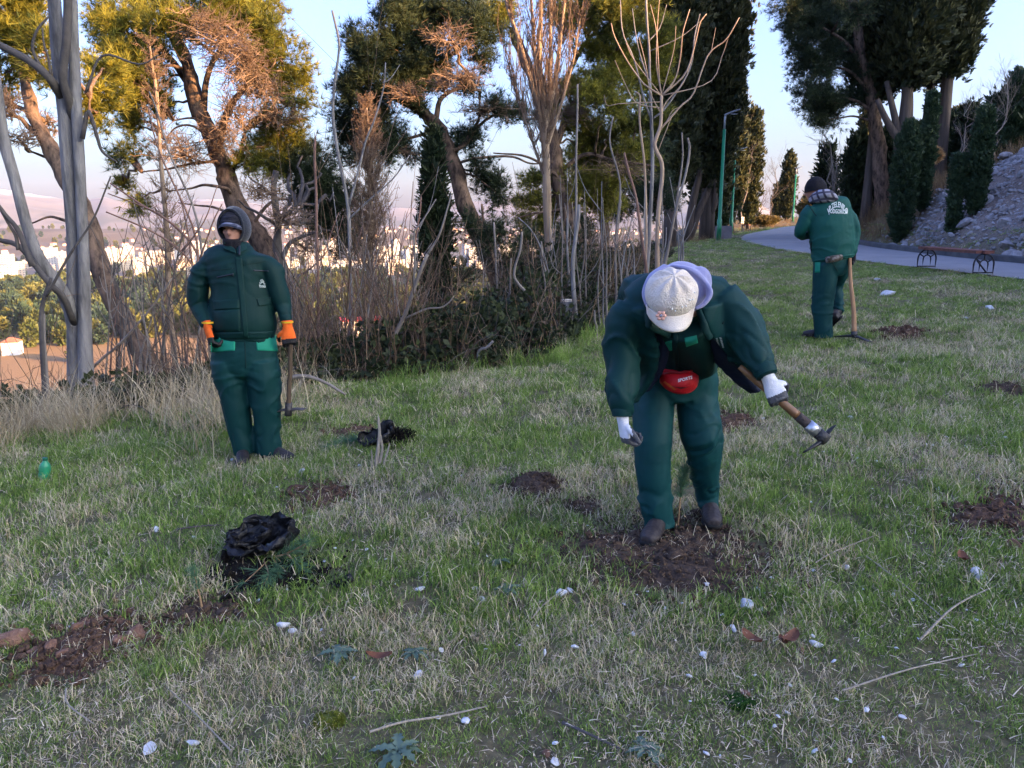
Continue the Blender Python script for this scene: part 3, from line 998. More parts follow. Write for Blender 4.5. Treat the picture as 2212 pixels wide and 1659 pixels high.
def twig_cloud(TW, ctr, rr, n_, r, root=None, up=.3, rad=.006):
    """n_ crooked twigs, each with five finer ones, inside an ellipsoid"""
    D = norm(r.normal(size=(n_, 3)) + [0, 0, up])
    E = ctr + D * rr * r.uniform(.6, 1.1, (n_, 1))
    A0 = ctr + r.normal(size=(n_, 3)) * rr * .25
    if root is not None:
        A0 = A0 + (root - ctr) * .12
    t = np.linspace(0, 1, 5)[None, :, None]
    P = A0[:, None] * (1 - t) + E[:, None] * t + r.normal(size=(n_, 5, 3)) * (.09 * rr) * (t > 0)
    TW.add(*batch_tubes(P, np.linspace(rad * 1.5, rad * .6, 5)[None].repeat(n_, 0), 3))
    m_ = n_ * 6
    k = np.repeat(np.arange(n_), 6); s = r.integers(1, 4, m_)
    a = P[k, s]; dd = norm(D[k] + r.normal(size=(m_, 3)) * .8 + [0, 0, up]) * (rr.mean() * .45) * r.uniform(.5, 1.2, (m_, 1))
    t = np.linspace(0, 1, 4)[None, :, None]
    Q = a[:, None] + dd[:, None] * t + r.normal(size=(m_, 4, 3)) * .05 * rr.mean() * (t > 0)
    TW.add(*batch_tubes(Q, np.linspace(rad * .8, rad * .4, 4)[None].repeat(m_, 0), 3))

def cypress(lab, base, H, w, n_, leaf=None, z0=.06, group=None, seed=0, tsize=1.0, lumps=1.0, tr=.1, tname='cypress_tree', shape=None, lean=(0, 0), stems=()):
    """columnar tree: base point, height, greatest half width, number of sprays"""
    r = np.random.default_rng(2000 + seed)
    leaf = leaf or cyp_leaf
    n_ = int(n_ / 4.2)
    base = np.asarray(base, float)
    th = thing(tname, base, lab, 'tree', group)
    ax = lambda t: np.stack([base[0] + lean[0] * t, base[1] + lean[1] * t, base[2] + t * H], -1)
    tt = np.linspace(-.02, .93, 9)
    ac = Acc(); ac.add(*tube(ax(tt), np.linspace(tr, .02, 9), 8))
    if z0 < .3:
        for _ in range(4):
            t0 = z0 * r.uniform(.2, .8); ph = r.uniform(0, 6.28)
            a = ax(np.array(t0)); b = ax(np.array(min(.9, t0 + .25))) + np.array([math.cos(ph), math.sin(ph), 0]) * w * .55
            ac.add(*tube(limb_pts(a, b, -.05, 6), np.linspace(tr * .5, .012, 6), 6))
    for s in stems:
        ac.add(*tube(smooth_path([np.asarray(q, float) for q in s], 8), np.linspace(tr * .55, tr * .3, 8), 6))
    tk = link('trunk', ac.mesh('trunk', [cyp_bark], True, base), th)
    pt, pr = shape or ([0, .08, .3, .55, .8, .93, 1], [.35, .8, 1, .95, .66, .32, .03])
    t = r.random(n_) ** .9
    t = z0 + (1 - z0) * t
    ph = r.uniform(0, 2 * math.pi, n_)
    prof = np.interp((t - z0) / (1 - z0), pt, pr) * w
    lump = fbm(np.stack([np.cos(ph) * 1.6, np.sin(ph) * 1.6, t * H / max(w, .1) * .9 + seed], 1), seed, 3)
    lump2 = vnoise(np.stack([np.cos(ph) * 5, np.sin(ph) * 5, t * H / max(w, .1) * 3.2 + seed], 1), seed + 9)
    inner = r.random(n_) < .2
    rr = prof * (1 + lumps * (.95 * (lump - .5) + .40 * (lump2 - .5))) * np.where(inner, r.uniform(.15, .7, n_), r.uniform(.82, 1.04, n_)) * .80 - .10 * tsize
    rr = np.maximum(rr, .02)
    P = ax(t); P[:, 0] += np.cos(ph) * rr; P[:, 1] += np.sin(ph) * rr
    D = np.stack([np.cos(ph) * .45, np.sin(ph) * .45, np.ones(n_)], 1) + r.normal(size=(n_, 3)) * .28
    tint = np.clip(.25 + .9 * (lump2 - .35) + r.normal(size=n_) * .14, 0, 1)
    crown_of(leaf, 'spray', P, D, r.uniform(.75, 1.25, n_) * tsize, tint, base, th, r)
    return th

def stick(lab, pl, Y, r0, r1=None, branches=(), m=None, name='bare_sapling', cat='sapling', group=None, ground=True, sides=6, seed=0, tip=None):
    """a bare stem along points of the photograph, with branches given the same way"""
    m = m or sap_bark
    P = path_px(pl, Y)
    if ground: P = to_ground(P, 3)
    base = P[0]
    TP = wob(smooth_path(P, max(10, 4 * len(P))), min(.05, r0 * 2), seed + int(pl[0][0]))
    r1 = r1 if r1 is not None else r0 * .45
    ac = Acc()
    k = len(TP)
    rad = np.linspace(r0, r1, k) * (1 + .25 * (vnoise(TP * 6, seed) - .5))
    V, F = tube(TP, rad, sides + 2); ac.add(V, F)
    for br in branches:
        b, br0 = br[0], br[1]
        bY = br[2] if len(br) > 2 else Y
        Q = path_px(b, bY)
        j_ = np.argmin(((TP - Q[0]) ** 2).sum(1))
        if np.linalg.norm(TP[j_] - Q[0]) < .5: Q[0] = TP[j_]
        QP = smooth_path(Q, max(6, 3 * len(Q)))
        ac.add(*tube(QP, np.linspace(br0, br0 * .45, len(QP)), sides), 0)
    o = link(name, ac.mesh(name, [m], True, base))
    o.location = base
    return tag(o, lab, cat, group)

def bare_tree(lab, base, H, r0, seed, m=None, spread=.5, levels=3, name='bare_tree', group=None, n1=9):
    """small leafless tree, three orders of branching"""
    r = np.random.default_rng(3000 + seed)
    base = np.asarray(base, float)
    m = m or dark_twig
    top = base + np.array([r.normal() * .1 * H, r.normal() * .1 * H, H])
    T = wob(limb_pts(base - [0, 0, .15], top, .0, 10), .08 * H, seed)
    ac = Acc(); ac.add(*tube(T, np.linspace(r0, r0 * .25, 10), 7))
    P = T[None]; Rr = np.linspace(r0, r0 * .25, 10)[None]
    for lv in range(levels):
        n_ = [n1, n1 * 5, n1 * 18][lv]
        k = r.integers(0, len(P), n_); K = P.shape[1]
        s = r.integers(max(1, K // 4), K - 1, n_)
        a = P[k, s]; tdir = norm(P[k, np.minimum(s + 1, K - 1)] - P[k, s - 1])
        d = norm(tdir + r.normal(size=(n_, 3)) * spread * 1.1 + [0, 0, .25])
        L = H * [.42, .22, .11][lv] * r.uniform(.5, 1.1, n_)
        t = np.linspace(0, 1, 6)[None, :, None]
        Q = a[:, None] + d[:, None] * L[:, None, None] * t + r.normal(size=(n_, 6, 3)) * .03 * L[:, None, None] * (t > 0)
        rr = Rr[k, s] * .6
        RR = rr[:, None] * np.linspace(1, .35, 6)[None]
        ac.add(*batch_tubes(Q, np.maximum(RR, .0025), 4 if lv == 0 else 3))
        P, Rr = Q, RR
    o = link(name, ac.mesh(name, [m], True, base)); o.location = base
    return tag(o, lab, 'tree', group)
# ------------------------------------------------------------------ the trees of the photograph
# left: grey smooth-barked tree with forking stems
def grey_tree():
    Y = 7.4
    base = at(176, 862, Y)
    th = thing('grey_tree', base, 'smooth grey tree with forked stems at the left edge of the lawn', 'tree')
    ac = Acc()
    def st(pl, r0, r1, Yv=Y, n=22, sides=14, m=0, w=.03):
        P = wob(smooth_path(path_px(pl, Yv), n), w, int(pl[-1][0]) + 50)
        rad = np.interp(np.linspace(0, 1, n), np.linspace(0, 1, len(r0)), r0) if r1 is None else np.linspace(r0, r1, n)
        V, F = tube(P, rad, sides)
        V = V + norm(V - np.repeat(P, sides, 0)) * ((fbm(V * [4, 4, 1.2], 4)[:, None] - .5) * .03)
        ac.add(V, F, m)
    k = m_px(Y)
    st([(162, 900), (161, 840), (160, 680), (157, 500), (143, 300), (132, 170), (120, 35), (113, -60)], [20*k, 17*k, 14*k, 13.5*k, 16*k, 15*k, 12*k, 11*k], None)
    st([(190, 900), (188, 830), (185, 680), (179, 500), (168, 300), (162, 170), (161, 35), (158, -60)], [18*k, 16*k, 13*k, 11.5*k, 11*k, 10*k, 7.5*k, 7*k], None, 7.36)
    st([(166, 740, 7.42), (152, 671, 7.34), (129, 622, 7.25), (87, 562), (57, 483), (27, 384), (5, 290), (-16, 150)], [15*k, 13*k, 12.5*k, 12*k, 11.5*k, 11*k, 10*k, 9*k], None, 7.2)
    o = link('trunk', ac.mesh('trunk', [grey_bark], True, base), th)
    ac = Acc()
    def db(pl, r0, r1, Yv=Y):
        P = wob(smooth_path(path_px(pl, Yv), 16), .02, int(pl[-1][1]) + 70)
        ac.add(*tube(P, np.linspace(r0, r1, 16), 8))
    db([(158, 262, 7.42), (147, 215, 7.3), (134, 165), (144, 100), (146, 40), (147, -40)], 9*k, 8*k, 7.24)
    db([(136, 215, 7.4), (106, 168), (60, 128), (0, 95), (-20, 85)], 9*k, 6*k, 7.2)
    db([(96, 162), (74, 110), (80, 70), (105, 36)], 3.5*k, 2*k, 7.2)
    db([(110, 160), (100, 110), (92, 60)], 3*k, 1.5*k, 7.2)
    db([(160, 700, 7.35), (139, 645, 7.15), (109, 616), (79, 578), (40, 531), (0, 519), (-20, 512)], 7*k, 4.5*k, 7.05)
    db([(70, 575), (40, 500), (10, 460), (-10, 430)], 6*k, 3*k, 6.9)
    db([(40, 540), (30, 500), (0, 455)], 4*k, 2*k, 6.9)
    db([(100, 640), (160, 540), (205, 470), (240, 380)], 3*k, 1.5*k, 6.8)
    db([(178, 300), (190, 240), (210, 300), (222, 330), (250, 350)], 5*k, 2*k, 7.3)
    db([(185, 200), (220, 120), (300, 138), (345, 120)], 3*k, 1.2*k, 7.3)
    db([(100, 870), (92, 720), (90, 660), (110, 600)], 7*k, 3*k, 6.9)
    b = link('branch', ac.mesh('branch', [dark_bark], True, base), th)
grey_tree()

# left edge pine, lit
pine('orange lit pine leaning left behind the grey tree', [(330, 800), (270, 690), (212, 570), (178, 460), (130, 360), (96, 300), (62, 240), (48, 140), (40, 20)], (11.5, 12.5), .17, .07,
     [(20, 30, 60, 45), (85, 40, 55, 45), (30, 100, 70, 45), (90, 110, 50, 50), (10, 165, 50, 40), (200, 190, 45, 40, 1), (100, 170, 40, 30), (-30, 60, 60, 60), (230, 150, 40, 40, 1.2), (50, -40, 90, 40), (-40, 190, 50, 60), (215, 245, 45, 28, 1)],
     forks=[([(96, 300), (50, 262), (0, 250)], (12.2, 12), .05), ([(62, 240), (30, 230), (0, 215)], 12.3, .04), ([(150, 400), (110, 340), (60, 330)], 12.1, .04),
            ([(190, 490), (120, 470), (70, 480)], 12, .03), ([(120, 345), (180, 270), (200, 215)], 12.3, .04)], dead=[(20, 235, 50, 35), (105, 270, 35, 30), (40, 300, 50, 20)], dens=1.15, seed=1)
# the large left pine
pine('big leaning pine with yellow green crown behind the standing man', [(640, 700), (585, 560), (530, 480), (498, 405), (482, 350), (455, 285), (432, 240), (415, 190), (396, 120), (372, 55), (350, -20)], (15.5, 16.5), .24, .10,
     [(285, 70, 75, 60), (240, 35, 50, 40), (335, 15, 55, 40), (370, 60, 60, 45, -.8), (420, 20, 60, 40, -.8), (470, 10, 60, 35), (530, 10, 60, 40), (585, 15, 35, 28), (560, 70, 60, 45),
      (610, 120, 55, 40), (645, 165, 38, 34), (600, 190, 60, 40), (640, 225, 35, 26), (560, 130, 50, 40), (520, 60, 50, 40), (250, 130, 55, 36, -.7), (230, 150, 45, 30, -.9), (280, 160, 55, 38, -.8), (330, 190, 40, 36),
      (300, 215, 50, 30), (270, 250, 36, 28), (345, 235, 34, 28), (285, 330, 30, 22), (300, 275, 28, 24), (250, 340, 18, 14), (620, 290, 50, 32), (575, 320, 55, 32), (640, 325, 38, 24), (540, 350, 40, 24), (590, 350, 55, 24), (320, 120, 55, 45), (575, 265, 36, 28), (268, 400, 18, 14), (300, 430, 22, 30)],
     forks=[([(470, 320), (490, 240), (530, 190), (590, 150)], (16, 15.7), .09), ([(440, 250), (445, 180), (470, 110), (520, 50)], (16.2, 15.9), .08), ([(415, 190), (350, 110), (290, 80)], 16.5, .08),
            ([(490, 390), (520, 330), (525, 280)], (16, 15.6), .06), ([(482, 350), (420, 350), (360, 360), (310, 370)], 15.6, .035), ([(470, 310), (400, 270), (350, 300)], 15.6, .03), ([(500, 410), (430, 400), (370, 415)], 15.4, .035),
            ([(520, 470), (450, 445), (390, 440)], 15.4, .03), ([(455, 280), (410, 255), (370, 262)], 15.6, .03), ([(540, 490), (600, 430), (650, 440)], 15.6, .04)],
     dead=[(470, 90, 85, 60, -1.2), (520, 150, 75, 60, -1.2), (430, 60, 60, 45, -1.2), (500, 240, 50, 60, -1), (560, 200, 60, 45, -1), (400, 330, 80, 50, -.6), (600, 250, 60, 35, -.6), (480, 300, 60, 45, -.8)], dens=1.15, seed=2)
# slim dead conifer before it
def dead_conifer(lab, pl, Y, r0, H_px, w, seed, n_=260, up=.7, m=None, twr=.004, forks=(), t0=.1, name='dead_conifer'):
    r = np.random.default_rng(4000 + seed)
    P = to_ground(path_px(pl, Y), 3)
    base = P[0]
    th = thing(name, base, lab, 'tree')
    TP = wob(smooth_path(P, 24), .06, seed)
    ac = Acc(); V, F = tube(TP, np.linspace(r0, r0 * .3, 24), 10)
    V = V + norm(V - np.repeat(TP, 10, 0)) * ((fbm(V * [9, 9, 2], 3)[:, None] - .5) * r0 * .5)
    ac.add(V, F)
    nodes = [TP]
    for f, fr in forks:
        Q = path_px(f, Y); Q[0] = TP[np.argmin(((TP - Q[0]) ** 2).sum(1))]
        fp = wob(smooth_path(Q, 16), .05, seed + len(f)); ac.add(*tube(fp, np.linspace(fr, fr * .35, 16), 8)); nodes.append(fp)
    link('trunk', ac.mesh('trunk', [m or dead_bark], True, base), th)
    nodes = np.concatenate(nodes)
    nodes = nodes[nodes[:, 2] > TP[0, 2] + (TP[-1, 2] - TP[0, 2]) * t0]
    k = r.integers(0, len(nodes), n_)
    a = nodes[k]
    f = (a[:, 2] - TP[0, 2]) / (TP[-1, 2] - TP[0, 2])
    ph = r.uniform(0, 6.28, n_)
    L = w * np.interp(f, [0, .25, .6, 1, 1.3], [.7, 1, .9, .35, .3]) * r.uniform(.4, 1.1, n_)
    d = np.stack([np.cos(ph), np.sin(ph), np.full(n_, up)], 1)
    t = np.linspace(0, 1, 6)[None, :, None]
    Q = a[:, None] + d[:, None] * L[:, None, None] * t + np.array([0, 0, 1.0]) * (t ** 2) * L[:, None, None] * up * .6 + r.normal(size=(n_, 6, 3)) * .07 * L[:, None, None] * (t > 0)
    T = Acc(); T.add(*batch_tubes(Q, np.linspace(twr * 1.6, twr * .6, 6)[None].repeat(n_, 0), 3))
    m_ = n_ * 9
    kk = np.repeat(np.arange(n_), 9); s = r.integers(1, 5, m_)
    b = Q[kk, s]; dd = norm(d[kk] + r.normal(size=(m_, 3)) * .7 + [0, 0, .4]) * (L[kk] * r.uniform(.12, .4, m_))[:, None]
    t = np.linspace(0, 1, 4)[None, :, None]
    U = b[:, None] + dd[:, None] * t + r.normal(size=(m_, 4, 3)) * .02 * (t > 0)
    T.add(*batch_tubes(U, np.linspace(twr * .8, twr * .4, 4)[None].repeat(m_, 0), 3))
    o = link('dead_twigs', T.mesh('dead_twigs', [twig_m], False, base), th); o['kind'] = 'stuff'
    return th
dead_conifer('slender dead conifer with bare orange twigs left of the standing man', [(372, 690), (365, 600), (357, 480), (352, 380), (342, 280), (334, 180), (326, 100)], 12.5, .055, 0, .55, 1, 230)
dead_conifer('short dry brown conifer full of fine twigs behind the thicket', [(800, 640), (798, 520), (800, 420), (797, 330), (790, 230)], 13.5, .07, 0, .55, 2, 560, up=.9, twr=.005)
dead_conifer('tall dead cypress with pale multi stemmed trunk in the middle', [(1196, 700), (1186, 560), (1181, 400), (1176, 290), (1172, 200), (1168, 80), (1165, -40)], 13.0, .095, 0, .46, 3, 330, up=2.0, twr=.005, t0=.42,
             forks=[([(1178, 330), (1160, 230), (1130, 120), (1100, 20), (1085, -60)], .05), ([(1175, 280), (1200, 180), (1210, 80), (1222, -40)], .05), ([(1173, 250), (1158, 130), (1148, 20), (1140, -60)], .04),
                    ([(1176, 300), (1190, 200), (1188, 60), (1190, -60)], .045), ([(1177, 320), (1215, 220), (1240, 120), (1250, 40)], .03), ([(1180, 380), (1140, 280), (1110, 180)], .025)])
# middle pine
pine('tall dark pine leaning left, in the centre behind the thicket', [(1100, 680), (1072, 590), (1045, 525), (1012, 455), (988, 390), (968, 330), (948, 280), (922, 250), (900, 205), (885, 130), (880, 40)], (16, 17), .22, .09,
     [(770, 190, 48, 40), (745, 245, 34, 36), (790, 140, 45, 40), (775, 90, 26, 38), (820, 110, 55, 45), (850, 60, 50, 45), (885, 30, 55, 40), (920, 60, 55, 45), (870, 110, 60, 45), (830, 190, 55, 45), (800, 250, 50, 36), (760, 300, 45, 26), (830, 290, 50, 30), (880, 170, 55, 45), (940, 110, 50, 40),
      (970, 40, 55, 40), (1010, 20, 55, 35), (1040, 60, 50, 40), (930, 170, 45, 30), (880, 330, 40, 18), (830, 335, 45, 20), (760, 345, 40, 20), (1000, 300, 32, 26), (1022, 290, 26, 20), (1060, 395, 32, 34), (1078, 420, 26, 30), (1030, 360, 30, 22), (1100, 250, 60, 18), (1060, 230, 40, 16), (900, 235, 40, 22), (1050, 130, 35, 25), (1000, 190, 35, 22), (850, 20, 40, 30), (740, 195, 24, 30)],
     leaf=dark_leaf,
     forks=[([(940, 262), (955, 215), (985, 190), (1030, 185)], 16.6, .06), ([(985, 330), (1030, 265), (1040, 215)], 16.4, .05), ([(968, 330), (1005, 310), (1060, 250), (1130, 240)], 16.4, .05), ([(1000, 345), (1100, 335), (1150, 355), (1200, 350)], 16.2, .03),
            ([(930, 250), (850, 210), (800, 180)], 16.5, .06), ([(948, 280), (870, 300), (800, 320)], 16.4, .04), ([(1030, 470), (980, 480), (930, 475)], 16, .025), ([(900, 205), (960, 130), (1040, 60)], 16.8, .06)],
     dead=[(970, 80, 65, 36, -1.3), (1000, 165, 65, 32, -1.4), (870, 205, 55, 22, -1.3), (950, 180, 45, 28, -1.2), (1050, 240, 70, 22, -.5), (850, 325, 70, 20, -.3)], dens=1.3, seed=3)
# small dark cypress left of its trunk
cypress('narrow dark cypress beside the trunk of the central pine', at(945, 690, 14.6) - [0, 0, .6], 4.0, .36, 5200, z0=.05, seed=1, tsize=.55, leaf=dark_leaf, lumps=.8)
# pine right of the dead cypress
pine('dark trunked pine with broad yellow tipped crown right of the centre', [(1275, 660), (1250, 540), (1228, 450), (1210, 385), (1195, 330), (1185, 270), (1165, 200), (1135, 130), (1110, 60)], (18, 19), .25, .10,
     [(1290, 20, 60, 38, -1.5), (1350, 15, 60, 35, -1.5), (1400, 25, 50, 35, -1.2), (1250, 40, 50, 36), (1330, 65, 55, 35, -1.4), (1300, 110, 60, 40), (1360, 115, 55, 40), (1410, 90, 45, 45), (1275, 180, 50, 36), (1330, 180, 55, 40, -1), (1390, 170, 50, 45), (1285, 215, 40, 26, -1.3), (1310, 235, 35, 26, -1.2),
      (1260, 260, 45, 30), (1320, 290, 60, 40), (1380, 260, 55, 50), (1260, 320, 50, 30), (1300, 350, 60, 35), (1360, 345, 55, 40), (1230, 240, 30, 30), (1150, 395, 36, 22), (1175, 380, 35, 20), (1140, 440, 32, 22), (1170, 445, 36, 24), (1150, 480, 40, 18), (1180, 500, 38, 20), (1260, 400, 45, 30), (1330, 410, 60, 36), (1290, 450, 45, 26), (1210, 200, 36, 26), (1090, 10, 40, 26), (1060, 40, 40, 30), (1220, 20, 40, 30), (1200, 420, 30, 22)],
     forks=[([(1195, 330), (1230, 240), (1290, 180), (1340, 120)], 18.6, .09), ([(1205, 380), (1260, 335), (1330, 345), (1420, 360)], (18.4, 18), .06), ([(1185, 270), (1240, 130), (1290, 60)], 18.8, .08), ([(1210, 385), (1150, 340), (1070, 330)], 18.2, .04), ([(1230, 450), (1170, 460), (1120, 470)], 18.1, .04)],
     dead=[(1290, 200, 60, 30, -.8), (1330, 370, 80, 25, -.6), (1250, 250, 50, 30, -.7)], dens=1.35, seed=4, leaf=pine_leaf)
# lower dark pines in the gaps
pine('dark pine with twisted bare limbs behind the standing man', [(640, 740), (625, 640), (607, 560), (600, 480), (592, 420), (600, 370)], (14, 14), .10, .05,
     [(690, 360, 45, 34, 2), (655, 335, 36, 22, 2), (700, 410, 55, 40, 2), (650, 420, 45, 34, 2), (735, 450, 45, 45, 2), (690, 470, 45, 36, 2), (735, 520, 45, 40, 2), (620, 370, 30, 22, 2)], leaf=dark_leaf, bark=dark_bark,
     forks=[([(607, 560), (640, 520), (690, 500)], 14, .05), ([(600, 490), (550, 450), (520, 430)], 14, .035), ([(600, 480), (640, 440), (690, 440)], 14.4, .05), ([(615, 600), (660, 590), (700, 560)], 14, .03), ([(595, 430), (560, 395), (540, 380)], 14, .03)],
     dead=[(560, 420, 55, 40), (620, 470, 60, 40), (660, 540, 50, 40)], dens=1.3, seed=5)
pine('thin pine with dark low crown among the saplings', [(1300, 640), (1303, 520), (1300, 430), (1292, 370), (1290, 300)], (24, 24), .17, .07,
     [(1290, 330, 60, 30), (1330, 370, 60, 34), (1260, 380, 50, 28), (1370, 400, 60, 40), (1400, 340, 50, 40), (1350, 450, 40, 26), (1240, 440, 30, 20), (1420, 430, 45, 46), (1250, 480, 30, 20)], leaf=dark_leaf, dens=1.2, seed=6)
pine('young loose pine low beside the leaning trunk', [(1075, 640), (1060, 560), (1052, 500), (1045, 440)], (15, 15), .04, .02,
     [(1040, 520, 34, 26), (1075, 500, 26, 22), (1050, 560, 44, 26), (1000, 590, 40, 24), (1100, 560, 40, 26), (1020, 480, 20, 18)], leaf=dark_leaf, dens=.7, seed=7)
pine('low dark pine under the central trees, right of the pale trunk', [(1230, 640), (1225, 560), (1220, 500)], (17, 17), .06, .03,
     [(1150, 520, 40, 26), (1200, 540, 46, 30), (1130, 570, 44, 26), (1240, 520, 40, 30), (1180, 590, 60, 26)], leaf=dark_leaf, dens=1.1, seed=8)

# the cypresses by the green lamp posts
def gb(px, py): return ground_hit(px, py)
b1, b2 = at(1446, 524, 33.5), at(1486, 522, 34.5)
b1[2] = terrain(b1[0], b1[1]); b2[2] = terrain(b2[0], b2[1])
cypress('broad dark cypress left of the tallest one by the green lamp post', b1, 14, 1.30, 16000, z0=.19, seed=2, tsize=1.25, tr=.32, lumps=1.1)
cypress('tallest dark cypress with ribbed trunk left of the green lamp post', b2 + [.95, .6, 0], 17, 1.62, 24000, z0=.13, seed=3, tsize=1.3, tr=.36, lumps=1.0,
        shape=([0, .1, .3, .6, .85, 1], [.25, .7, 1, .95, .6, .1]), stems=[[b2, b2 + [.1, 0, 1.5], b2 + [.5, .2, 3.2], b2 + [.8, .4, 5]], [b2, b2 + [.4, .1, 1.2], b2 + [1.0, .3, 2.6], b2 + [1.5, .5, 4]]])
b3 = at(1562, 505, 45); b3[2] = terrain(b3[0], b3[1])
cypress('cypress with sunlit right side behind the first lamp post', b3, 9.5, 1.05, 10000, z0=.08, seed=4, tsize=1.4, tr=.25, lumps=1.1)
b = at(1530, 508, 40); b[2] = terrain(b[0], b[1])
cypress('dark cypress filling in behind the ribbed trunk', b, 10, 1.1, 9000, z0=.1, seed=5, tsize=1.4, tr=.25)
for px, py, Y, ptop, hw, n_, lab, sd in [(1615, 492, 56, 245, 21, 9000, 'slim cypress half in sunlight beside the far wooden bench', 6), (1697, 484, 78, 335, 15, 5200, 'slim dark cypress left of the third lamp post', 7), (1676, 484, 86, 408, 9, 2400, 'smallest slim cypress in the distance by the path', 8)]:
    b = at(px, py, Y); b[2] = terrain(b[0], b[1])
    cypress(lab, b, at(px, ptop, Y)[2] - b[2], hw * m_px(Y), int(n_ * .6), z0=.05, seed=sd, tsize=1.5, tr=.15, lumps=1.6)
for px, py, Y, H, sd, lab in [(1658, 484, 70, 5.0, 1, 'small bare tree between the two slim cypresses'), (1640, 486, 66, 3.6, 2, 'smaller bare tree right of the sunlit slim cypress'), (1605, 492, 52, 7.2, 3, 'tall pale bare tree touching the sunlit slim cypress'),
                              (1588, 500, 47, 3.2, 4, 'thin bare tree behind the second lamp post'), (1808, 455, 31, 4.4, 5, 'bare light grey tree left of the wooded bank'), (1790, 462, 33, 3.6, 6, 'lower bare tree at the foot of the wooded bank')]:
    b = at(px, py, Y); b[2] = terrain(b[0], b[1])
    bare_tree(lab, b, H, .05 if Y > 40 else .05, sd, m=sap_bark if sd in (3, 5) else dark_twig)

def bush(lab, c, rr, n_, leaf, seed, tsize=1.0, name='shrub', cat='shrub', group=None, twigs=0, kind=None, up=.5):
    r = np.random.default_rng(5000 + seed)
    c = np.asarray(c, float); rr = np.asarray(rr, float)
    th = thing(name, c - [0, 0, rr[2]], lab, cat, group)
    D = norm(r.normal(size=(n_, 3))) * (r.random((n_, 1)) ** .4)
    lump = fbm(D * 2.2 + seed, seed, 3)
    P = c + D * rr * (.65 + .8 * (lump - .3))[:, None]
    LV = Acc()
    tint = np.clip(.5 + 1.4 * (lump - .5) + r.normal(size=n_) * .18, 0, 1)
    for q in range(4):
        s_ = np.arange(n_) % 4 == q
        tv, tf = LS[q]
        V, F = scatter(tv, tf, P[s_], D[s_] + [0, 0, up] + r.normal(size=(s_.sum(), 3)) * .4, r.uniform(0, 6.28, s_.sum()), r.uniform(.7, 1.25, s_.sum()) * tsize)
        LV.add(V, F, 0, np.repeat(tint[s_], len(tv)))
    base = c - [0, 0, rr[2]]
    cr = link('foliage', LV.mesh('foliage', [leaf], False, base), th); cr['kind'] = 'stuff'
    ac = Acc()
    for _ in range(6):
        e = c + r.normal(size=3) * rr * .4
        ac.add(*tube(limb_pts(base + r.normal(size=3) * [.1, .1, 0], e, .05, 5), np.linspace(.03, .01, 5), 5))
    link('stem', ac.mesh('stem', [dark_bark], True, base), th)
    return th
def bush_px(lab, px, py, Y, rx, ry, n_, leaf, seed, tsize=1.0, **k):
    s = m_px(Y)
    return bush(lab, at(px, py, Y), (rx * s, rx * s * .8, ry * s), n_, leaf, seed, tsize, **k)
bush_px('ochre leafed shrub at the far bend, right of the third lamp post', 1752, 448, 72, 30, 24, 2500, ochre_leaf, 1, 1.6)
bush_px('low dark bush behind the first lamp post', 1545, 478, 42, 26, 20, 2200, dark_leaf, 2, 1.1)
bush_px('dry low bush beside the far wooden bench', 1650, 478, 62, 36, 10, 1400, ochre_leaf, 3, 1.2)

# right: pine and cypresses on the hill
RY = 30.0
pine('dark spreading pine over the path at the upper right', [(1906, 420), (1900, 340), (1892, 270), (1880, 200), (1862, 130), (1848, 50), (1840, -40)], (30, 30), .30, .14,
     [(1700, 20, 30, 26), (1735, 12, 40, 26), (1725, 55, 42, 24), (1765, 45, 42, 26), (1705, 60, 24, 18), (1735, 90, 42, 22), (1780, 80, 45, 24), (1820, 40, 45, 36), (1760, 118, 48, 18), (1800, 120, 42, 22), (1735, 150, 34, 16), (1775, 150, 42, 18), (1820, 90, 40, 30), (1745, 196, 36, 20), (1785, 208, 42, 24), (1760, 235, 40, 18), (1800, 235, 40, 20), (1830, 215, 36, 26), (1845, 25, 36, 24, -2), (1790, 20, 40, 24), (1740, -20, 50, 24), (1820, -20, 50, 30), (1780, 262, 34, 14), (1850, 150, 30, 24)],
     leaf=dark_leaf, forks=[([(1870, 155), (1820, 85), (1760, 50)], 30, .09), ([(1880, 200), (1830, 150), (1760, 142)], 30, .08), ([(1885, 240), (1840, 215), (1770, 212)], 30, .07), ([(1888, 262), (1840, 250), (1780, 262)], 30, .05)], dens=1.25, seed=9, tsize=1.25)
def hillb(px, py, Y):
    b = at(px, py, Y); b[2] = terrain(b[0], b[1]); return b
b = hillb(1945, 350, 29)
s29 = m_px(29)
stems = [[at(1940, 330, 29), at(1936, 270, 29), at(1925, 220, 29), at(1915, 175, 29)], [at(1944, 330, 29), at(1962, 270, 29), at(1966, 210, 29), at(1964, 160, 29)], [at(1942, 320, 29), at(1952, 240, 29), at(1955, 150, 29)], [at(1940, 300, 29), at(1915, 260, 29), at(1895, 215, 29)]]
cypress('large dark cypress with many pale stems on the hill at upper right', b, 11.0, 1.30, 22000, z0=(at(1945, 185, 29)[2] - b[2]) / 11.0, seed=10, tsize=1.25, tr=.30, lumps=1.1, stems=stems, shape=([0, .08, .25, .6, .85, 1], [.3, .85, 1, .95, .7, .2]))
b = hillb(1880, 345, 30.5)
cypress('dark cypress hanging low between the spreading pine and the large cypress', b, 9.5, .95, 11000, z0=(at(1870, 215, 30.5)[2] - b[2]) / 9.5, seed=11, tsize=1.25, tr=.22, lumps=1.2)
b = hillb(2030, 330, 29.5)
cypress('dark cypress on a bare straight trunk, rightmost of the tall ones', b, 12, .95, 16000, z0=(at(2030, 165, 29.5)[2] - b[2]) / 12, seed=12, tsize=1.25, tr=.30, lumps=1.0, shape=([0, .06, .25, .6, .85, 1], [.4, .9, 1, .9, .6, .2]))
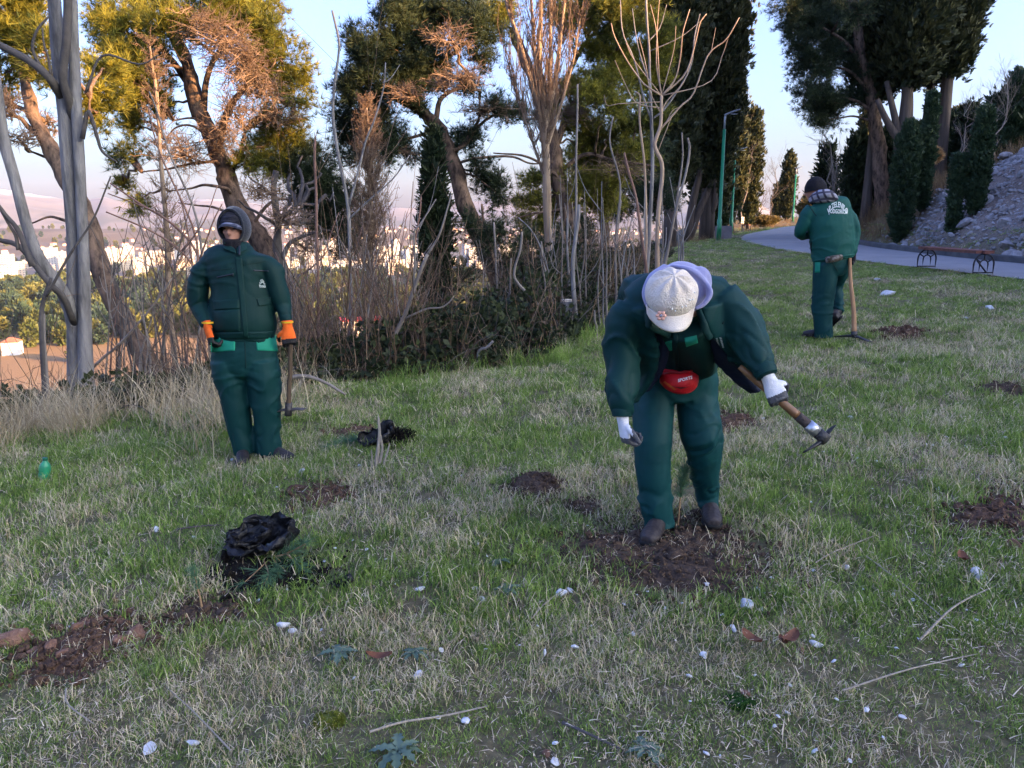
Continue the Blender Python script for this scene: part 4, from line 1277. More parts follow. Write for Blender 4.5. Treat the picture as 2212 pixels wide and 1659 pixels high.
b = hillb(1995, 340, 31)
cypress('dark cypress behind, between the two tall trunks on the hill', b, 11, .85, 9000, z0=(at(1995, 180, 31)[2] - b[2]) / 11, seed=13, tsize=1.25, tr=.25, lumps=1.0)
# small pillar cypresses on the bank
for px, py, Y, ptop, hw, n_, lab, sd in [(1942, 512, 24.3, 270, 27, 9000, 'dark flaring cypress shrub low on the bank, left of the scree', 14), (1992, 440, 24.5, 208, 12, 5000, 'tall narrow cypress shrub at the upper left corner of the scree', 15),
                                         (2052, 536, 21.4, 345, 6, 3400, 'thinnest young cypress standing in front of the scree', 16), (2096, 530, 21.2, 243, 16.5, 10000, 'thick young cypress column in front of the scree', 17)]:
    b = hillb(px, py, Y)
    cypress(lab, b, at(px, ptop, Y)[2] - b[2], hw * m_px(Y), n_, leaf=young_leaf, z0=.03, seed=sd, tsize=.62, tr=.05, lumps=1.15,
            shape=([0, .1, .3, .6, .85, 1], [.35, .6, .9, 1, .8, .15]) if sd == 14 else ([0, .08, .3, .6, .88, 1], [.5, .8, 1, 1, .75, .1]))
# hill top thicket
for px, py, Y, ptop, hw, n_, leaf, lab, sd in [(2180, 335, 27, 172, 16, 4200, young_leaf, 'pointed young conifer on the skyline at the right', 18), (2150, 330, 28, 215, 22, 4200, dark_leaf, 'dark young conifer left of the pointed one on the skyline', 19), (2205, 320, 27, 188, 24, 4500, dark_leaf, 'dark conifer at the right picture edge above the scree', 20),
                                               (2080, 380, 30, 240, 22, 3800, dark_leaf, 'dark conifer behind the thick young column', 21), (2050, 380, 33, 255, 20, 3200, dark_leaf, 'dark conifer right of the bare straight trunk', 22), (1858, 420, 46, 188, 20, 4200, cyp_leaf, 'sunlit cypress far behind the left trunk of the hill group', 23),
                                               (1900, 420, 32, 290, 36, 5200, dark_leaf, 'dark young conifer under the spreading pine', 24), (1845, 430, 32, 300, 34, 5200, dark_leaf, 'dark bushy conifer at the left end of the wooded bank', 25), (1975, 400, 30, 280, 26, 4000, young_leaf, 'dark green conifer behind the flaring cypress shrub', 26), (1780, 440, 35, 320, 26, 3600, dark_leaf, 'dark conifer bush above the head of the walking man', 27), (2125, 350, 29, 262, 18, 3000, young_leaf, 'small conifer above the top of the scree', 28)]:
    b = hillb(px, py, Y)
    cypress(lab, b, max(1.2, at(px, ptop, Y)[2] - b[2]), hw * m_px(Y), int(n_ * .7), leaf=leaf, z0=.02, seed=sd, tsize=1.1, tr=.06, lumps=1.9, tname='conifer_tree')
bush_px('rusty dry bush at the upper rim of the scree', 2008, 338, 26, 26, 16, 1500, rust_leaf, 5, .7)
bush_px('ochre lit bush behind the skyline conifers', 2085, 258, 36, 40, 26, 1600, ochre_leaf, 6, 1.1)
bush_px('yellow green bush at the right skyline', 2200, 215, 34, 34, 30, 1800, ochre_leaf, 7, 1.1)
for px, py, Y, H, sd, lab in [(2150, 330, 26, 3.2, 11, 'bare twiggy shrub against the sky above the scree'), (2062, 360, 27, 2.6, 12, 'bare twigs right of the straight cypress trunk'), (2100, 350, 27.5, 2.6, 13, 'pale bare shrub on the skyline behind the thick young column')]:
    bare_tree(lab, hillb(px, py, Y), H, .03, sd, m=sap_bark)
tw = at(2062, 60, 29)
o = stick('long bare branch sticking out to the right of the tall cypress', [(2020, 120), (2050, 62), (2075, 34), (2112, -8)], 29, .05, .015, name='bare_branch', cat='branch', ground=False, m=dark_bark)
# ------------------------------------------------------------------ bare saplings of the thicket
TH = 'bare saplings of the thicket'
stick('tall thin bent sapling rising left of the central pine crown', [(757, 800), (757, 640), (755, 549), (752, 441), (733, 330), (722, 260), (724, 194), (733, 128), (733, 87), (717, 19)], 9.6, .026, .012, m=grey_bark, branches=[([(755, 441), (773, 375), (790, 305), (807, 264), (828, 194), (833, 135)], .016), ([(828, 180), (845, 168), (864, 140)], .010), ([(762, 470), (800, 430), (850, 385), (885, 335)], .013)])
stick('broken reddish tipped pole standing right of the hooded man', [(690, 800), (688, 650), (684, 500), (683, 400), (682, 300)], 10, .022, .016, m=red_bark, branches=[([(682, 300), (679, 285)], .006), ([(682, 300), (685, 282)], .006)])
stick('pale stick leaning right across the dark undergrowth', [(822, 822), (834, 775), (851, 729), (870, 690), (897, 619), (926, 549)], 8.4, .029, .019, m=sap_bark,
      branches=[([(926, 549), (948, 510), (964, 460), (975, 420)], .015), ([(897, 619), (896, 560), (895, 503), (906, 487), (930, 450), (942, 430)], .013), ([(870, 690), (920, 668), (950, 665), (968, 655), (980, 640)], .013)])
stick('thin grey stem with a kink low in the undergrowth', [(1175, 790), (1174, 700), (1170, 665), (1120, 610), (1115, 580), (1125, 540), (1130, 500)], 9.6, .022, .012, branches=[([(1170, 665), (1178, 620), (1168, 560)], .012)])
stick('thin cut sapling with bark peeled at the top', [(1073, 640), (1072, 560), (1068, 480)], 10.5, .018, .012)
stick('tall thin sapling left of the pale trunk', [(1100, 700), (1102, 600), (1105, 560)], 10, .014, .010)
# the two tall shoots with fanned tops
stick('tall grey ailanthus sapling with dark side branches, left stem of the pair', [(1390, 640), (1400, 560), (1405, 470), (1407, 380), (1408, 264), (1404, 180), (1402, 99), (1399, -10)], 12, .042, .014, m=grey_bark,
      branches=[([(1408, 264), (1390, 210), (1370, 130), (1345, 70), (1340, 0)], 0.0158), ([(1408, 262), (1440, 230), (1490, 150), (1500, 80), (1512, 30)], 0.0158), ([(1402, 99), (1425, 60), (1440, 10)], 0.0101), ([(1404, 180), (1378, 100), (1366, 20)], 0.0115), ([(1430, 110), (1470, 80), (1520, 40)], 0.0072)])
stick('ailanthus with fan of warm lit shoots at its top, right stem of the pair', [(1418, 640), (1420, 545), (1424, 440), (1428, 360), (1416, 325), (1412, 305), (1422, 280), (1428, 262), (1431, 209)], 11.4, .036, .021, m=tan_bark,
      branches=[([(1431, 209), (1395, 185), (1383, 172), (1355, 132), (1328, 80), (1320, 50)], 0.0135), ([(1388, 178), (1370, 130), (1352, 92)], 0.0079), ([(1431, 209), (1458, 172), (1470, 120), (1475, 70), (1490, 20)], 0.0123), ([(1460, 168), (1455, 110), (1460, 56)], 0.0073),
                ([(1432, 205), (1480, 160), (1500, 100), (1512, 50), (1526, 30)], 0.0135), ([(1428, 262), (1436, 225), (1478, 175), (1496, 118)], 0.0101), ([(1430, 288), (1470, 230), (1498, 202), (1530, 118), (1568, 86), (1597, 38)], 0.0146), ([(1498, 202), (1532, 178), (1560, 120), (1572, 85)], 0.0090),
                ([(1430, 288), (1440, 262), (1452, 240), (1466, 232)], 0.0067), ([(1431, 209), (1424, 170), (1418, 70), (1405, 10)], 0.0112), ([(1424, 240), (1405, 200), (1395, 140), (1380, 80)], 0.0090), ([(1420, 235), (1375, 222), (1350, 180), (1328, 130)], 0.0079),
                ([(1375, 222), (1340, 224), (1312, 228), (1305, 205)], 0.0067), ([(1425, 330), (1450, 255), (1464, 235)], 0.0067), ([(1536, 114), (1546, 60)], 0.0056), ([(1428, 200), (1418, 140), (1420, 60), (1425, -10)], 0.0090)])
stick('slim tan shoot left of the ailanthus pair', [(1395, 640), (1393, 480), (1390, 340), (1383, 250), (1382, 210), (1372, 200)], 11.8, .024, .011, m=tan_bark)
for lab, pl, Y, r0 in [
    ('thin pole ending below the dead cypress twigs', [(1240, 690), (1242, 500), (1245, 350), (1246, 180)], 11, .024),
    ('leaning thin stem in front of the ailanthus pair', [(1412, 640), (1440, 545), (1470, 420), (1488, 330), (1486, 300)], 10.8, .026),
    ('thin stem leaning right at the right end of the thicket', [(1436, 560), (1455, 480), (1475, 360), (1471, 285)], 12.5, .022),
    ('dark reddish sapling with crossing branches right of the thicket', [(1402, 640), (1398, 600), (1392, 545), (1380, 450), (1360, 380), (1350, 330)], 10.2, .026),
    ('pale stem standing beside the pale tree stump', [(1240, 700), (1240, 600), (1243, 520), (1248, 440)], 9.8, .036),
    ('thin leaning stem left of the pale tree stump', [(1195, 650), (1178, 560), (1150, 500), (1120, 470)], 10.4, .015),
    ('slim stem with white bark behind the pale stump', [(1228, 640), (1228, 560), (1226, 470)], 11, .022),
    ('leaning sapling between the dead cypress and the ailanthus', [(1218, 690), (1190, 630), (1172, 560), (1170, 520)], 10.2, .018),
    ('thin dark forked sapling at the upper thicket', [(1330, 620), (1330, 500), (1338, 400), (1318, 310), (1327, 250)], 12, .022),
    ('red twig sapling left of the leaning pale stick', [(870, 740), (874, 640), (890, 560), (905, 470), (908, 425)], 9.6, .018),
]:
    stick(lab, pl, Y, r0, r0 * .5, m=red_bark if 'red' in lab else (grey_bark if 'pale' in lab else sap_bark), group=TH)
k = 0
def many(n_, px0, px1, pyb, ptop, Y0, Y1, r0, r1, m_choices, lab, lean=40, nb=3, seed=0):
    r = np.random.default_rng(seed)
    for i in range(n_):
        Y = r.uniform(Y0, Y1); px = r.uniform(px0, px1); top = r.uniform(*ptop); b = pyb(px) if callable(pyb) else pyb
        dx = r.normal() * lean
        pl = [(px, b), (px + dx * .2 + r.normal() * 5, b * .7 + top * .3), (px + dx * .55 + r.normal() * 6, b * .35 + top * .65), (px + dx, top)]
        br = []
        for q in range(r.integers(0, nb + 1)):
            t = r.uniform(.25, .8); j = int(t * 3); f = t * 3 - j
            a = np.array(pl[j]) * (1 - f) + np.array(pl[j + 1]) * f
            L = (b - top) * r.uniform(.15, .4); sx = r.choice([-1, 1]) * r.uniform(.25, .8)
            br.append(([tuple(a), (a[0] + sx * L * .5, a[1] - L * .45), (a[0] + sx * L * .8, a[1] - L)], r1 * 1.1))
        stick(lab, pl, Y, r.uniform(r0 * .6, r0), r1 * .7, br, m_choices[r.integers(len(m_choices))], group=TH, seed=i, sides=4)
many(34, 1185, 1480, lambda p: np.interp(p, [1180, 1300, 1400, 1480], [720, 690, 620, 570]), (360, 520), 9.8, 14, .018, .006, [sap_bark, sap_bark, grey_bark], 'thin pale sapling in the dense stand under the ailanthus pair', 14, 2, 1)
many(44, 640, 900, 790, (380, 620), 8.8, 12, .016, .006, [red_bark, sap_bark, grey_bark, dark_twig], 'thin reddish grey sapling right of the hooded man', 45, 4, 2)
many(18, 240, 450, 790, (400, 560), 8.6, 11, .020, .006, [red_bark, dark_bark, sap_bark], 'bare branching sapling between the grey tree and the hooded man', 60, 4, 3)
many(4, 600, 680, 780, (520, 600), 8.6, 10, .020, .006, [sap_bark, red_bark], 'bare shoot just right of the hooded man', 40, 3, 4)
many(11, 1020, 1200, 700, (480, 600), 9.5, 12, .013, .005, [sap_bark], 'low thin shoot in the undergrowth before the leaning pine', 25, 1, 5)
many(10, 205, 330, 830, (520, 640), 8, 9.5, .018, .006, [sap_bark, dark_bark], 'thin bare stem right of the grey tree', 35, 3, 6)
for lab, pl, Y, r0, br in [
    ('long slanting bare branch left of the hooded man, upper one', [(430, 700), (430, 560), (380, 490), (300, 440), (235, 395)], 9.4, .022, [([(380, 490), (330, 455), (233, 418)], .013), ([(430, 560), (460, 480), (480, 440)], .013)]),
    ('forked sapling with long bare arms reaching left of the hooded man', [(440, 720), (425, 600), (395, 545), (330, 500), (232, 458)], 9.2, .022, [([(425, 600), (420, 500), (345, 330), (320, 230)], .016), ([(395, 545), (440, 480), (470, 400)], .010), ([(425, 570), (400, 470), (380, 400)], .012)]),
    ('tall curved sapling crossing the slender dead conifer', [(450, 720), (440, 560), (420, 450), (370, 340), (340, 240), (325, 200)], 10.2, .022, []),
    ('thin cut stem at the left before the dry brush', [(112, 940), (103, 850), (96, 750), (95, 680)], 6.9, .022, []),
    ('broken leaning grey pole right of the grey tree', [(205, 790), (250, 750), (330, 660), (372, 600)], 8.4, .020, []),
]:
    stick(lab, pl, Y, r0, r0 * .4, br, m=red_bark if 'arms' in lab or 'slanting' in lab else sap_bark, name='bare_sapling')
stick('pale fallen branch curving down behind the hoe of the standing man', [(630, 815), (665, 812), (705, 826), (750, 850)], 6.6, .020, .012, ground=False, name='fallen_branch', cat='branch', m=sap_bark)
stick('grey dead stem lying bent at the rim of the undergrowth', [(1035, 815), (1035, 762), (1048, 750), (1068, 735)], 8.3, .020, .014, name='bent_branch', cat='branch', m=grey_bark)
stick('short broken peeled post at the lawn rim left of the bending worker', [(1286, 712), (1287, 690), (1288, 672)], 9.6, .022, .010, name='broken_post', cat='post')
# pale stump
def stump():
    b = at(1226, 690, 9.9); b[2] = terrain(b[0], b[1]) - .1
    t = at(1224, 651, 9.9)
    ac = Acc(); ac.add(*tube([b, b * .5 + t * .5, t], [.10, .085, .082], 12, True), 0)
    o = thing('tree_stump', b, 'cut tree stump with a pale fresh top in the undergrowth', 'stump')
    link('trunk', ac.mesh('trunk', [grey_bark], True, b), o)
    ac = Acc(); ac.add(*tube([t + [0, 0, .001], t + [0, 0, .025]], [.084, .080], 12, True))
    link('cut_top', ac.mesh('cut_top', [mat('fresh_wood', (.62, .52, .40), (.72, .63, .5), scale=20)], False, b), o)
stump()

# ------------------------------------------------------------------ brambles and undergrowth on the slope
BL = [leaf_spray(5, .10, .055, 1.25, 40 + s) for s in range(4)]
HBX, HBY = [-12, -6, -4, -2.8, -1.5, -.6, .2, 1.2, 2.2, 3.5, 6, 9], [.5, .55, .55, .6, .75, 1.0, 1.25, 1.1, .85, .6, .5, .3]
pts = []
while sum(map(len, pts)) < 30000:
    X = rng.uniform(-11, 8, 30000); Y = rng.uniform(3.5, 26, 30000)
    s_ = sdist(X, Y, EDGE)
    kp = (s_ > .05) & (s_ < 7) & (rng.random(30000) < np.clip(1.15 - s_ / 9, 0, 1)) & (np.abs(X) < .75 * Y + 1)
    pts.append(np.stack([X[kp], Y[kp], s_[kp]], 1))
pts = np.concatenate(pts)[:30000]
hb_ = np.interp(pts[:, 0], HBX, HBY) * (.35 + 1.2 * fbm2(pts[:, 0], pts[:, 1], 1.1, 71)) * sstep(pts[:, 2], -.2, .8)
t = rng.random(len(pts)) ** .55
P = np.stack([pts[:, 0], pts[:, 1], terrain(pts[:, 0], pts[:, 1]) + hb_ * t], 1)
LV = Acc()
tint = np.clip(.4 + 1.2 * (fbm(P * 2.5, 3) - .5) + rng.normal(size=len(P)) * .22, 0, 1)
for q in range(4):
    s_ = np.arange(len(P)) % 4 == q
    tv, tf = BL[q]
    V, F = scatter(tv, tf, P[s_], rng.normal(size=(s_.sum(), 3)) * .7 + [0, -.2, .6], rng.uniform(0, 6.28, s_.sum()), rng.uniform(.55, 1.2, s_.sum()))
    LV.add(V, F, 0, np.repeat(tint[s_], len(tv)))
nc = 1500
k = rng.integers(0, len(pts), nc)
a = np.stack([pts[k, 0], pts[k, 1], terrain(pts[k, 0], pts[k, 1])], 1)
d = np.concatenate([rng.normal(size=(nc, 2)) * .55, (hb_[k] * rng.uniform(.7, 1.35, nc) + .1)[:, None]], 1)
t = np.linspace(0, 1, 6)[None, :, None]
Q = a[:, None] + d[:, None] * t * np.array([1, 1, 0]) + np.array([0, 0, 1]) * d[:, None, 2:3] * np.sin(t * rng.uniform(1.3, 2.4, (nc, 1, 1)))
LV.add(*batch_tubes(Q, np.linspace(.006, .0025, 6)[None].repeat(nc, 0), 3), 1)
tag(link('undergrowth', LV.mesh('undergrowth', [bush_leaf, dark_twig])), 'dark brambles and leafy undergrowth on the slope below the lawn', kind='stuff')

# fine dry brushwood standing all over the slope
nb_ = 3000
X = rng.uniform(-9, 6, 60000); Y = rng.uniform(5, 20, 60000); s_ = sdist(X, Y, EDGE)
px_ = 1106 + FPX * X / Y
wt = np.exp(-((s_ - 1.4) / 1.5) ** 2) * np.interp(px_, [0, 200, 260, 420, 470, 620, 660, 900, 1000, 1180, 1500], [.14, .2, .4, .4, .4, .6, 1, 1, .45, .6, .5]) * (s_ > .1)
k = rng.choice(60000, nb_, False, wt / wt.sum())
a = np.stack([X[k], Y[k], terrain(X[k], Y[k])], 1); H_ = rng.lognormal(math.log(.9), .45, nb_) * np.interp(px_[k], [0, 400, 640, 760, 900, 1000, 1500], [.7, .8, 1.1, 1.35, 1.15, .8, .8])
d = np.stack([rng.normal(size=nb_) * .28, rng.normal(size=nb_) * .28, np.ones(nb_)], 1) * H_[:, None]
t = np.linspace(0, 1, 6)[None, :, None]
Q = a[:, None] + d[:, None] * t + rng.normal(size=(nb_, 1, 3)) * [.12, .12, -.05] * H_[:, None, None] * t ** 2 + rng.normal(size=(nb_, 6, 3)) * .018 * (t > 0)
BW = Acc()
BW.add(*batch_tubes(Q, np.linspace(.0055, .0018, 6)[None] * rng.uniform(.6, 1.5, (nb_, 1)), 3), 0, np.repeat(rng.random(nb_), 18))
m_ = nb_ * 3; kk = np.repeat(np.arange(nb_), 3); sidx = rng.integers(1, 5, m_)
b_ = Q[kk, sidx]; dd = norm(d[kk] + rng.normal(size=(m_, 3)) * .7 * H_[kk][:, None]) * (H_[kk] * rng.uniform(.1, .35, m_))[:, None]
t = np.linspace(0, 1, 4)[None, :, None]
BW.add(*batch_tubes(b_[:, None] + dd[:, None] * t + rng.normal(size=(m_, 4, 3)) * .012 * (t > 0), np.linspace(.0028, .0012, 4)[None].repeat(m_, 0), 3), 0, np.repeat(rng.random(m_), 12))
tag(link('brushwood', BW.mesh('brushwood', [leaf_mat('brushwood_bark', (.07, .042, .024), (.25, .165, .10), .0, .9)])), 'fine dry brushwood and thin shoots standing on the slope below the lawn', kind='stuff')

# ------------------------------------------------------------------ grass
def blades(n_, L, w, rad, bend, lean, seed, tint=(0, 1), seg=3, flat=0.0, kink=False):
    """a clump of curved blades as one small mesh; L = (shortest, longest)"""
    r = np.random.default_rng(seed)
    root = np.concatenate([r.normal(size=(n_, 2)) * rad * .55, np.full((n_, 1), -.01)], 1)
    ph = r.uniform(0, 6.28, n_); l = r.uniform(*L, n_); b = r.uniform(.15, 1, n_) * bend; ln = np.abs(r.normal(size=n_)) * lean
    t = np.linspace(0, 1, seg + 1)
    ang = ln[:, None] + b[:, None] * t[None]
    ang = np.minimum(ang, 2.3)
    if kink:
        kk = r.uniform(.3, .8, n_); ang = ang + (t[None] > kk[:, None]) * r.uniform(.2, 1.6, n_)[:, None]
    dl = l / seg
    hx = np.concatenate([np.zeros((n_, 1)), np.cumsum(np.sin(ang[:, :-1]) * dl[:, None], 1)], 1)
    hz = np.concatenate([np.zeros((n_, 1)), np.cumsum(np.cos(ang[:, :-1]) * dl[:, None], 1)], 1)
    hz = hz * (1 - flat) + flat * .02
    dirx, diry = np.cos(ph)[:, None], np.sin(ph)[:, None]
    C_ = np.stack([root[:, 0:1] + dirx * hx, root[:, 1:2] + diry * hx, root[:, 2:3] + np.maximum(hz, .004)], -1)
    wd = w * r.uniform(.6, 1.2, n_)[:, None] * (1 - t[None] ** 2.2) * .5 + .0003
    tw = ph[:, None] + 1.57 + r.normal(size=n_)[:, None] * .7
    S_ = np.stack([np.cos(tw) * np.ones_like(wd), np.sin(tw) * np.ones_like(wd), np.zeros_like(wd)], -1) * wd[..., None]
    V = np.stack([C_ - S_, C_ + S_], 2).reshape(-1, 3)
    i = np.arange(n_ * (seg + 1) * 2).reshape(n_, seg + 1, 2)
    F = np.stack([i[:, :-1, 0], i[:, :-1, 1], i[:, 1:, 1], i[:, 1:, 0]], -1).reshape(-1, 4)
    tn = np.clip(r.uniform(tint[0], tint[1], n_), 0, 1)
    return V, F, np.repeat(tn, (seg + 1) * 2)

green_m = leaf_mat('grass_green', (.06, .12, .02), (.32, .44, .09), .35, .5, inst=True)
dry_m = leaf_mat('grass_dry', (.36, .27, .14), (.78, .66, .44), .25, .6, inst=True)
straw_m = leaf_mat('straw_pale', (.22, .165, .10), (.72, .60, .43), .1, .6, inst=True)

def clump(name, parts):
    ac = Acc(); ms = []
    for m, args in parts:
        V, F, t = blades(**args)
        if m not in ms: ms.append(m)
        ac.add(V, F, ms.index(m), t)
    me = ac.mesh(name, ms)
    return bpy.data.objects.new(name, me)

def lawn_points(bands, smax=.35, hillstrip=True):
    out = []
    for y0, y1, dens, sc in bands:
        A_ = .70 * (y1 ** 2 - y0 ** 2) + 1.2 * (y1 - y0)
        n_ = int(A_ * dens)
        Y = np.sqrt(rng.random(n_) * (y1 ** 2 - y0 ** 2) + y0 ** 2); X = rng.uniform(-1, 1, n_) * (.70 * Y + .6)
        se_, sn_, sh_ = sdist(X, Y, EDGE), sdist(X, Y, NEAR), -sdist(X, Y, HILL)
        kp = (se_ < smax) & ((sn_ > .0) | ((sh_ > .25) & (sh_ < 1.0)))
        kp &= ~((sn_ < .12) & (sn_ > 0) & (rng.random(n_) < .5))
        for cx, cy, rm, a_, r_, dn in SOIL_SPOTS:
            dx, dy = X - cx, Y - cy
            dd = np.hypot(dx, dy); near_ = dd < rm * 1.1
            aa = np.arctan2(dy, dx)
            lim = np.interp(aa, np.concatenate([a_ - 6.2832, a_, a_ + 6.2832]), np.tile(r_, 3)) * (.85 + .25 * fbm2(X, Y, .06, 5, 2))
            kp &= ~(near_ & (dd < lim) & (rng.random(n_) < .78))
        out.append(np.stack([X[kp], Y[kp], terrain(X[kp], Y[kp]), np.full(kp.sum(), sc)], 1))
    return np.concatenate(out)

gg = []
for s in range(5):      # short green
    gg.append(clump('g', [(green_m, dict(n_=46, L=(.018, .062), w=.0038, rad=.10, bend=1.4, lean=.5, seed=s, tint=(0, 1))), (straw_m, dict(n_=4, L=(.02, .09), w=.0034, rad=.11, bend=.8, lean=1.1, seed=s + 50, tint=(0, 1), kink=True))]))
for s in range(4):      # longer green
    gg.append(clump('g', [(green_m, dict(n_=42, L=(.04, .115), w=.0042, rad=.085, bend=1.8, lean=.4, seed=s + 10, tint=(.1, 1))), (dry_m, dict(n_=5, L=(.05, .14), w=.0036, rad=.09, bend=1.9, lean=.5, seed=s + 60, tint=(.1, 1), kink=True))]))
for s in range(4):      # mixed, arching dry
    gg.append(clump('g', [(green_m, dict(n_=24, L=(.03, .095), w=.004, rad=.10, bend=1.8, lean=.5, seed=s + 20, tint=(0, 1))), (dry_m, dict(n_=18, L=(.05, .15), w=.0038, rad=.09, bend=2.2, lean=.6, seed=s + 70, tint=(.1, 1), kink=True))]))
for s in range(3):      # dry short thatch
    gg.append(clump('g', [(straw_m, dict(n_=24, L=(.02, .10), w=.0038, rad=.12, bend=.6, lean=1.3, seed=s + 30, tint=(0, 1), kink=True)), (green_m, dict(n_=22, L=(.015, .055), w=.0038, rad=.11, bend=1.4, lean=.5, seed=s + 35, tint=(0, 1)))]))
LP = lawn_points([(.9, 3, 620, .78), (3, 6, 400, .9), (6, 10, 230, 1.05), (10, 18, 95, 1.35), (18, 34, 36, 1.8), (34, 60, 9, 2.4)])
# patches: bare and strawy low in the middle and at the right, greener at the left and by the path
X, Y = LP[:, 0], LP[:, 1]
pn = fbm2(X, Y, .9, 61); pn2 = fbm2(X, Y, .33, 62, 3)
dryness = .42 + 2.4 * (pn - .5) + .9 * (pn2 - .5)
dryness += .28 * np.exp(-(((X + .55) / .75) ** 2 + ((Y - 3.9) / .7) ** 2)) + .18 * np.exp(-(((X - 1.5) / 1.0) ** 2 + ((Y - 2.4) / .7) ** 2)) + .12 * np.exp(-(((X - 3.0) / 1.2) ** 2 + ((Y - 4.6) / 1) ** 2))
dryness += .30 * sstep(-X, 2.2, 3.6) * sstep(Y, 4.5, 5.5) * .8 - .20 * sstep(Y, 10, 14) - .16 * np.exp(-(((X - .1) / .8) ** 2 + ((Y - 6) / 1.3) ** 2)) - .15 * np.exp(-(((X + 1.8) / .6) ** 2 + ((Y - 2.0) / .5) ** 2))
bare = .25 * sstep(2.6 - Y, 0, 1.2) * sstep(X, -1, .4) + 1.2 * (fbm2(X, Y, .5, 63) - .55)
gap = sstep(.47 - fbm2(X, Y, .16, 69, 3), 0, .09) * np.interp(Y, [1, 2.5, 5, 9, 14], [.22, .4, .55, .45, .2])
kp = rng.random(len(LP)) > np.clip(np.maximum(bare * .6, gap), 0, .7)
LP, dryness, pn2 = LP[kp], dryness[kp], pn2[kp]
u = rng.random(len(LP))
cls = np.where(dryness + .6 * (u - .5) < .38, np.where(rng.random(len(LP)) < .55, 0, 1), np.where(dryness + .6 * (u - .5) < .56, 1, np.where(rng.random(len(LP)) < .62, 2, 3)))
cls = np.where((LP[:, 1] < 2.6) & (cls == 1), 0, cls)
idx = np.select([cls == 0, cls == 1, cls == 2, cls == 3], [rng.integers(0, 5, len(LP)), rng.integers(5, 9, len(LP)), rng.integers(9, 13, len(LP)), rng.integers(13, 16, len(LP))])
hs = np.where(LP[:, 1] < 2.8, .8, 1.0) * rng.uniform(.62, 1.15, len(LP)) * LP[:, 3]
hs = np.stack([hs, hs, hs * np.interp(LP[:, 1], [1, 5, 8, 12, 18, 30], [.95, 1, .85, .6, .42, .34])], 1)
gn_scatter('grass', gg, LP[:, :3], np.stack([rng.normal(size=len(LP)) * .12, rng.normal(size=len(LP)) * .12, rng.uniform(0, 6.28, len(LP))], 1), hs, idx, 'short patchy winter grass, green mixed with dry blades')

# cut straw lying on the ground
st = []
for s in range(6):
    st.append(clump('s', [(straw_m, dict(n_=5, L=(.10, .32), w=.0034, rad=.12, bend=.25, lean=.1, seed=s + 90, tint=(.2, 1), flat=.96, kink=False)), (straw_m, dict(n_=10, L=(.04, .16), w=.0028, rad=.15, bend=.3, lean=.1, seed=s + 95, tint=(0, 1), flat=.93))]))
SP = lawn_points([(.9, 3.2, 230, .8), (3.2, 6, 80, 1.0), (6, 12, 18, 1.1)], smax=.2)
w_ = .5 + 2.2 * (fbm2(SP[:, 0], SP[:, 1], .7, 64) - .5) + .35 * sstep(SP[:, 0], 0, 1.2) * sstep(3.2 - SP[:, 1], 0, .8)
SP = SP[rng.random(len(SP)) < w_]
SP[:, 2] += rng.uniform(.012, .05, len(SP))
gn_scatter('cut_straw', st, SP[:, :3], np.stack([rng.normal(size=len(SP)) * .16, rng.normal(size=len(SP)) * .16, rng.uniform(0, 6.28, len(SP))], 1), SP[:, 3] * rng.uniform(.7, 1.3, len(SP)), rng.integers(0, 6, len(SP)), 'pale cut straw lying over the grass')

# tall dry grass along the rim of the lawn at the left, and green tufts along the rim
tg = []
for s in range(4):
    tg.append(clump('t', [(dry_m, dict(n_=46, L=(.20, .62), w=.0048, rad=.18, bend=1.7, lean=.45, seed=s + 120, tint=(0, .8), seg=4))]))
for s in range(3):
    tg.append(clump('t', [(green_m, dict(n_=60, L=(.12, .32), w=.0065, rad=.12, bend=1.5, lean=.25, seed=s + 140, tint=(.4, 1), seg=4))]))
X = rng.uniform(-9, 6, 90000); Y = rng.uniform(4, 26, 90000); s_ = sdist(X, Y, EDGE)
wd = (np.exp(-((s_ + .1) / .95) ** 2) * sstep(-X, 1.5, 3.0) * .16 + np.exp(-((s_ - .15) / .25) ** 2) * .008 * sstep(X, -2.5, 0)) * (.3 + 1.4 * fbm2(X, Y, .8, 65))
kp = rng.random(90000) < wd
D1 = np.stack([X[kp], Y[kp], terrain(X[kp], Y[kp])], 1); i1 = rng.integers(0, 4, len(D1))
wg = np.exp(-((s_ + .12) / .22) ** 2) * sstep(X, -1.7, -.8) * .05 * (.3 + 1.4 * fbm2(X, Y, .6, 67)) * (Y < 16)
kp = rng.random(90000) < wg
D2 = np.stack([X[kp], Y[kp], terrain(X[kp], Y[kp])], 1); i2 = rng.integers(4, 7, len(D2))
D = np.concatenate([D1, D2]); ii = np.concatenate([i1, i2])
gn_scatter('tall_grass', tg, D, np.stack([rng.normal(size=len(D)) * .15, rng.normal(size=len(D)) * .15, rng.uniform(0, 6.28, len(D))], 1), rng.uniform(.6, 1.1, len(D)), ii, 'tall dry and green grass along the rim of the lawn')

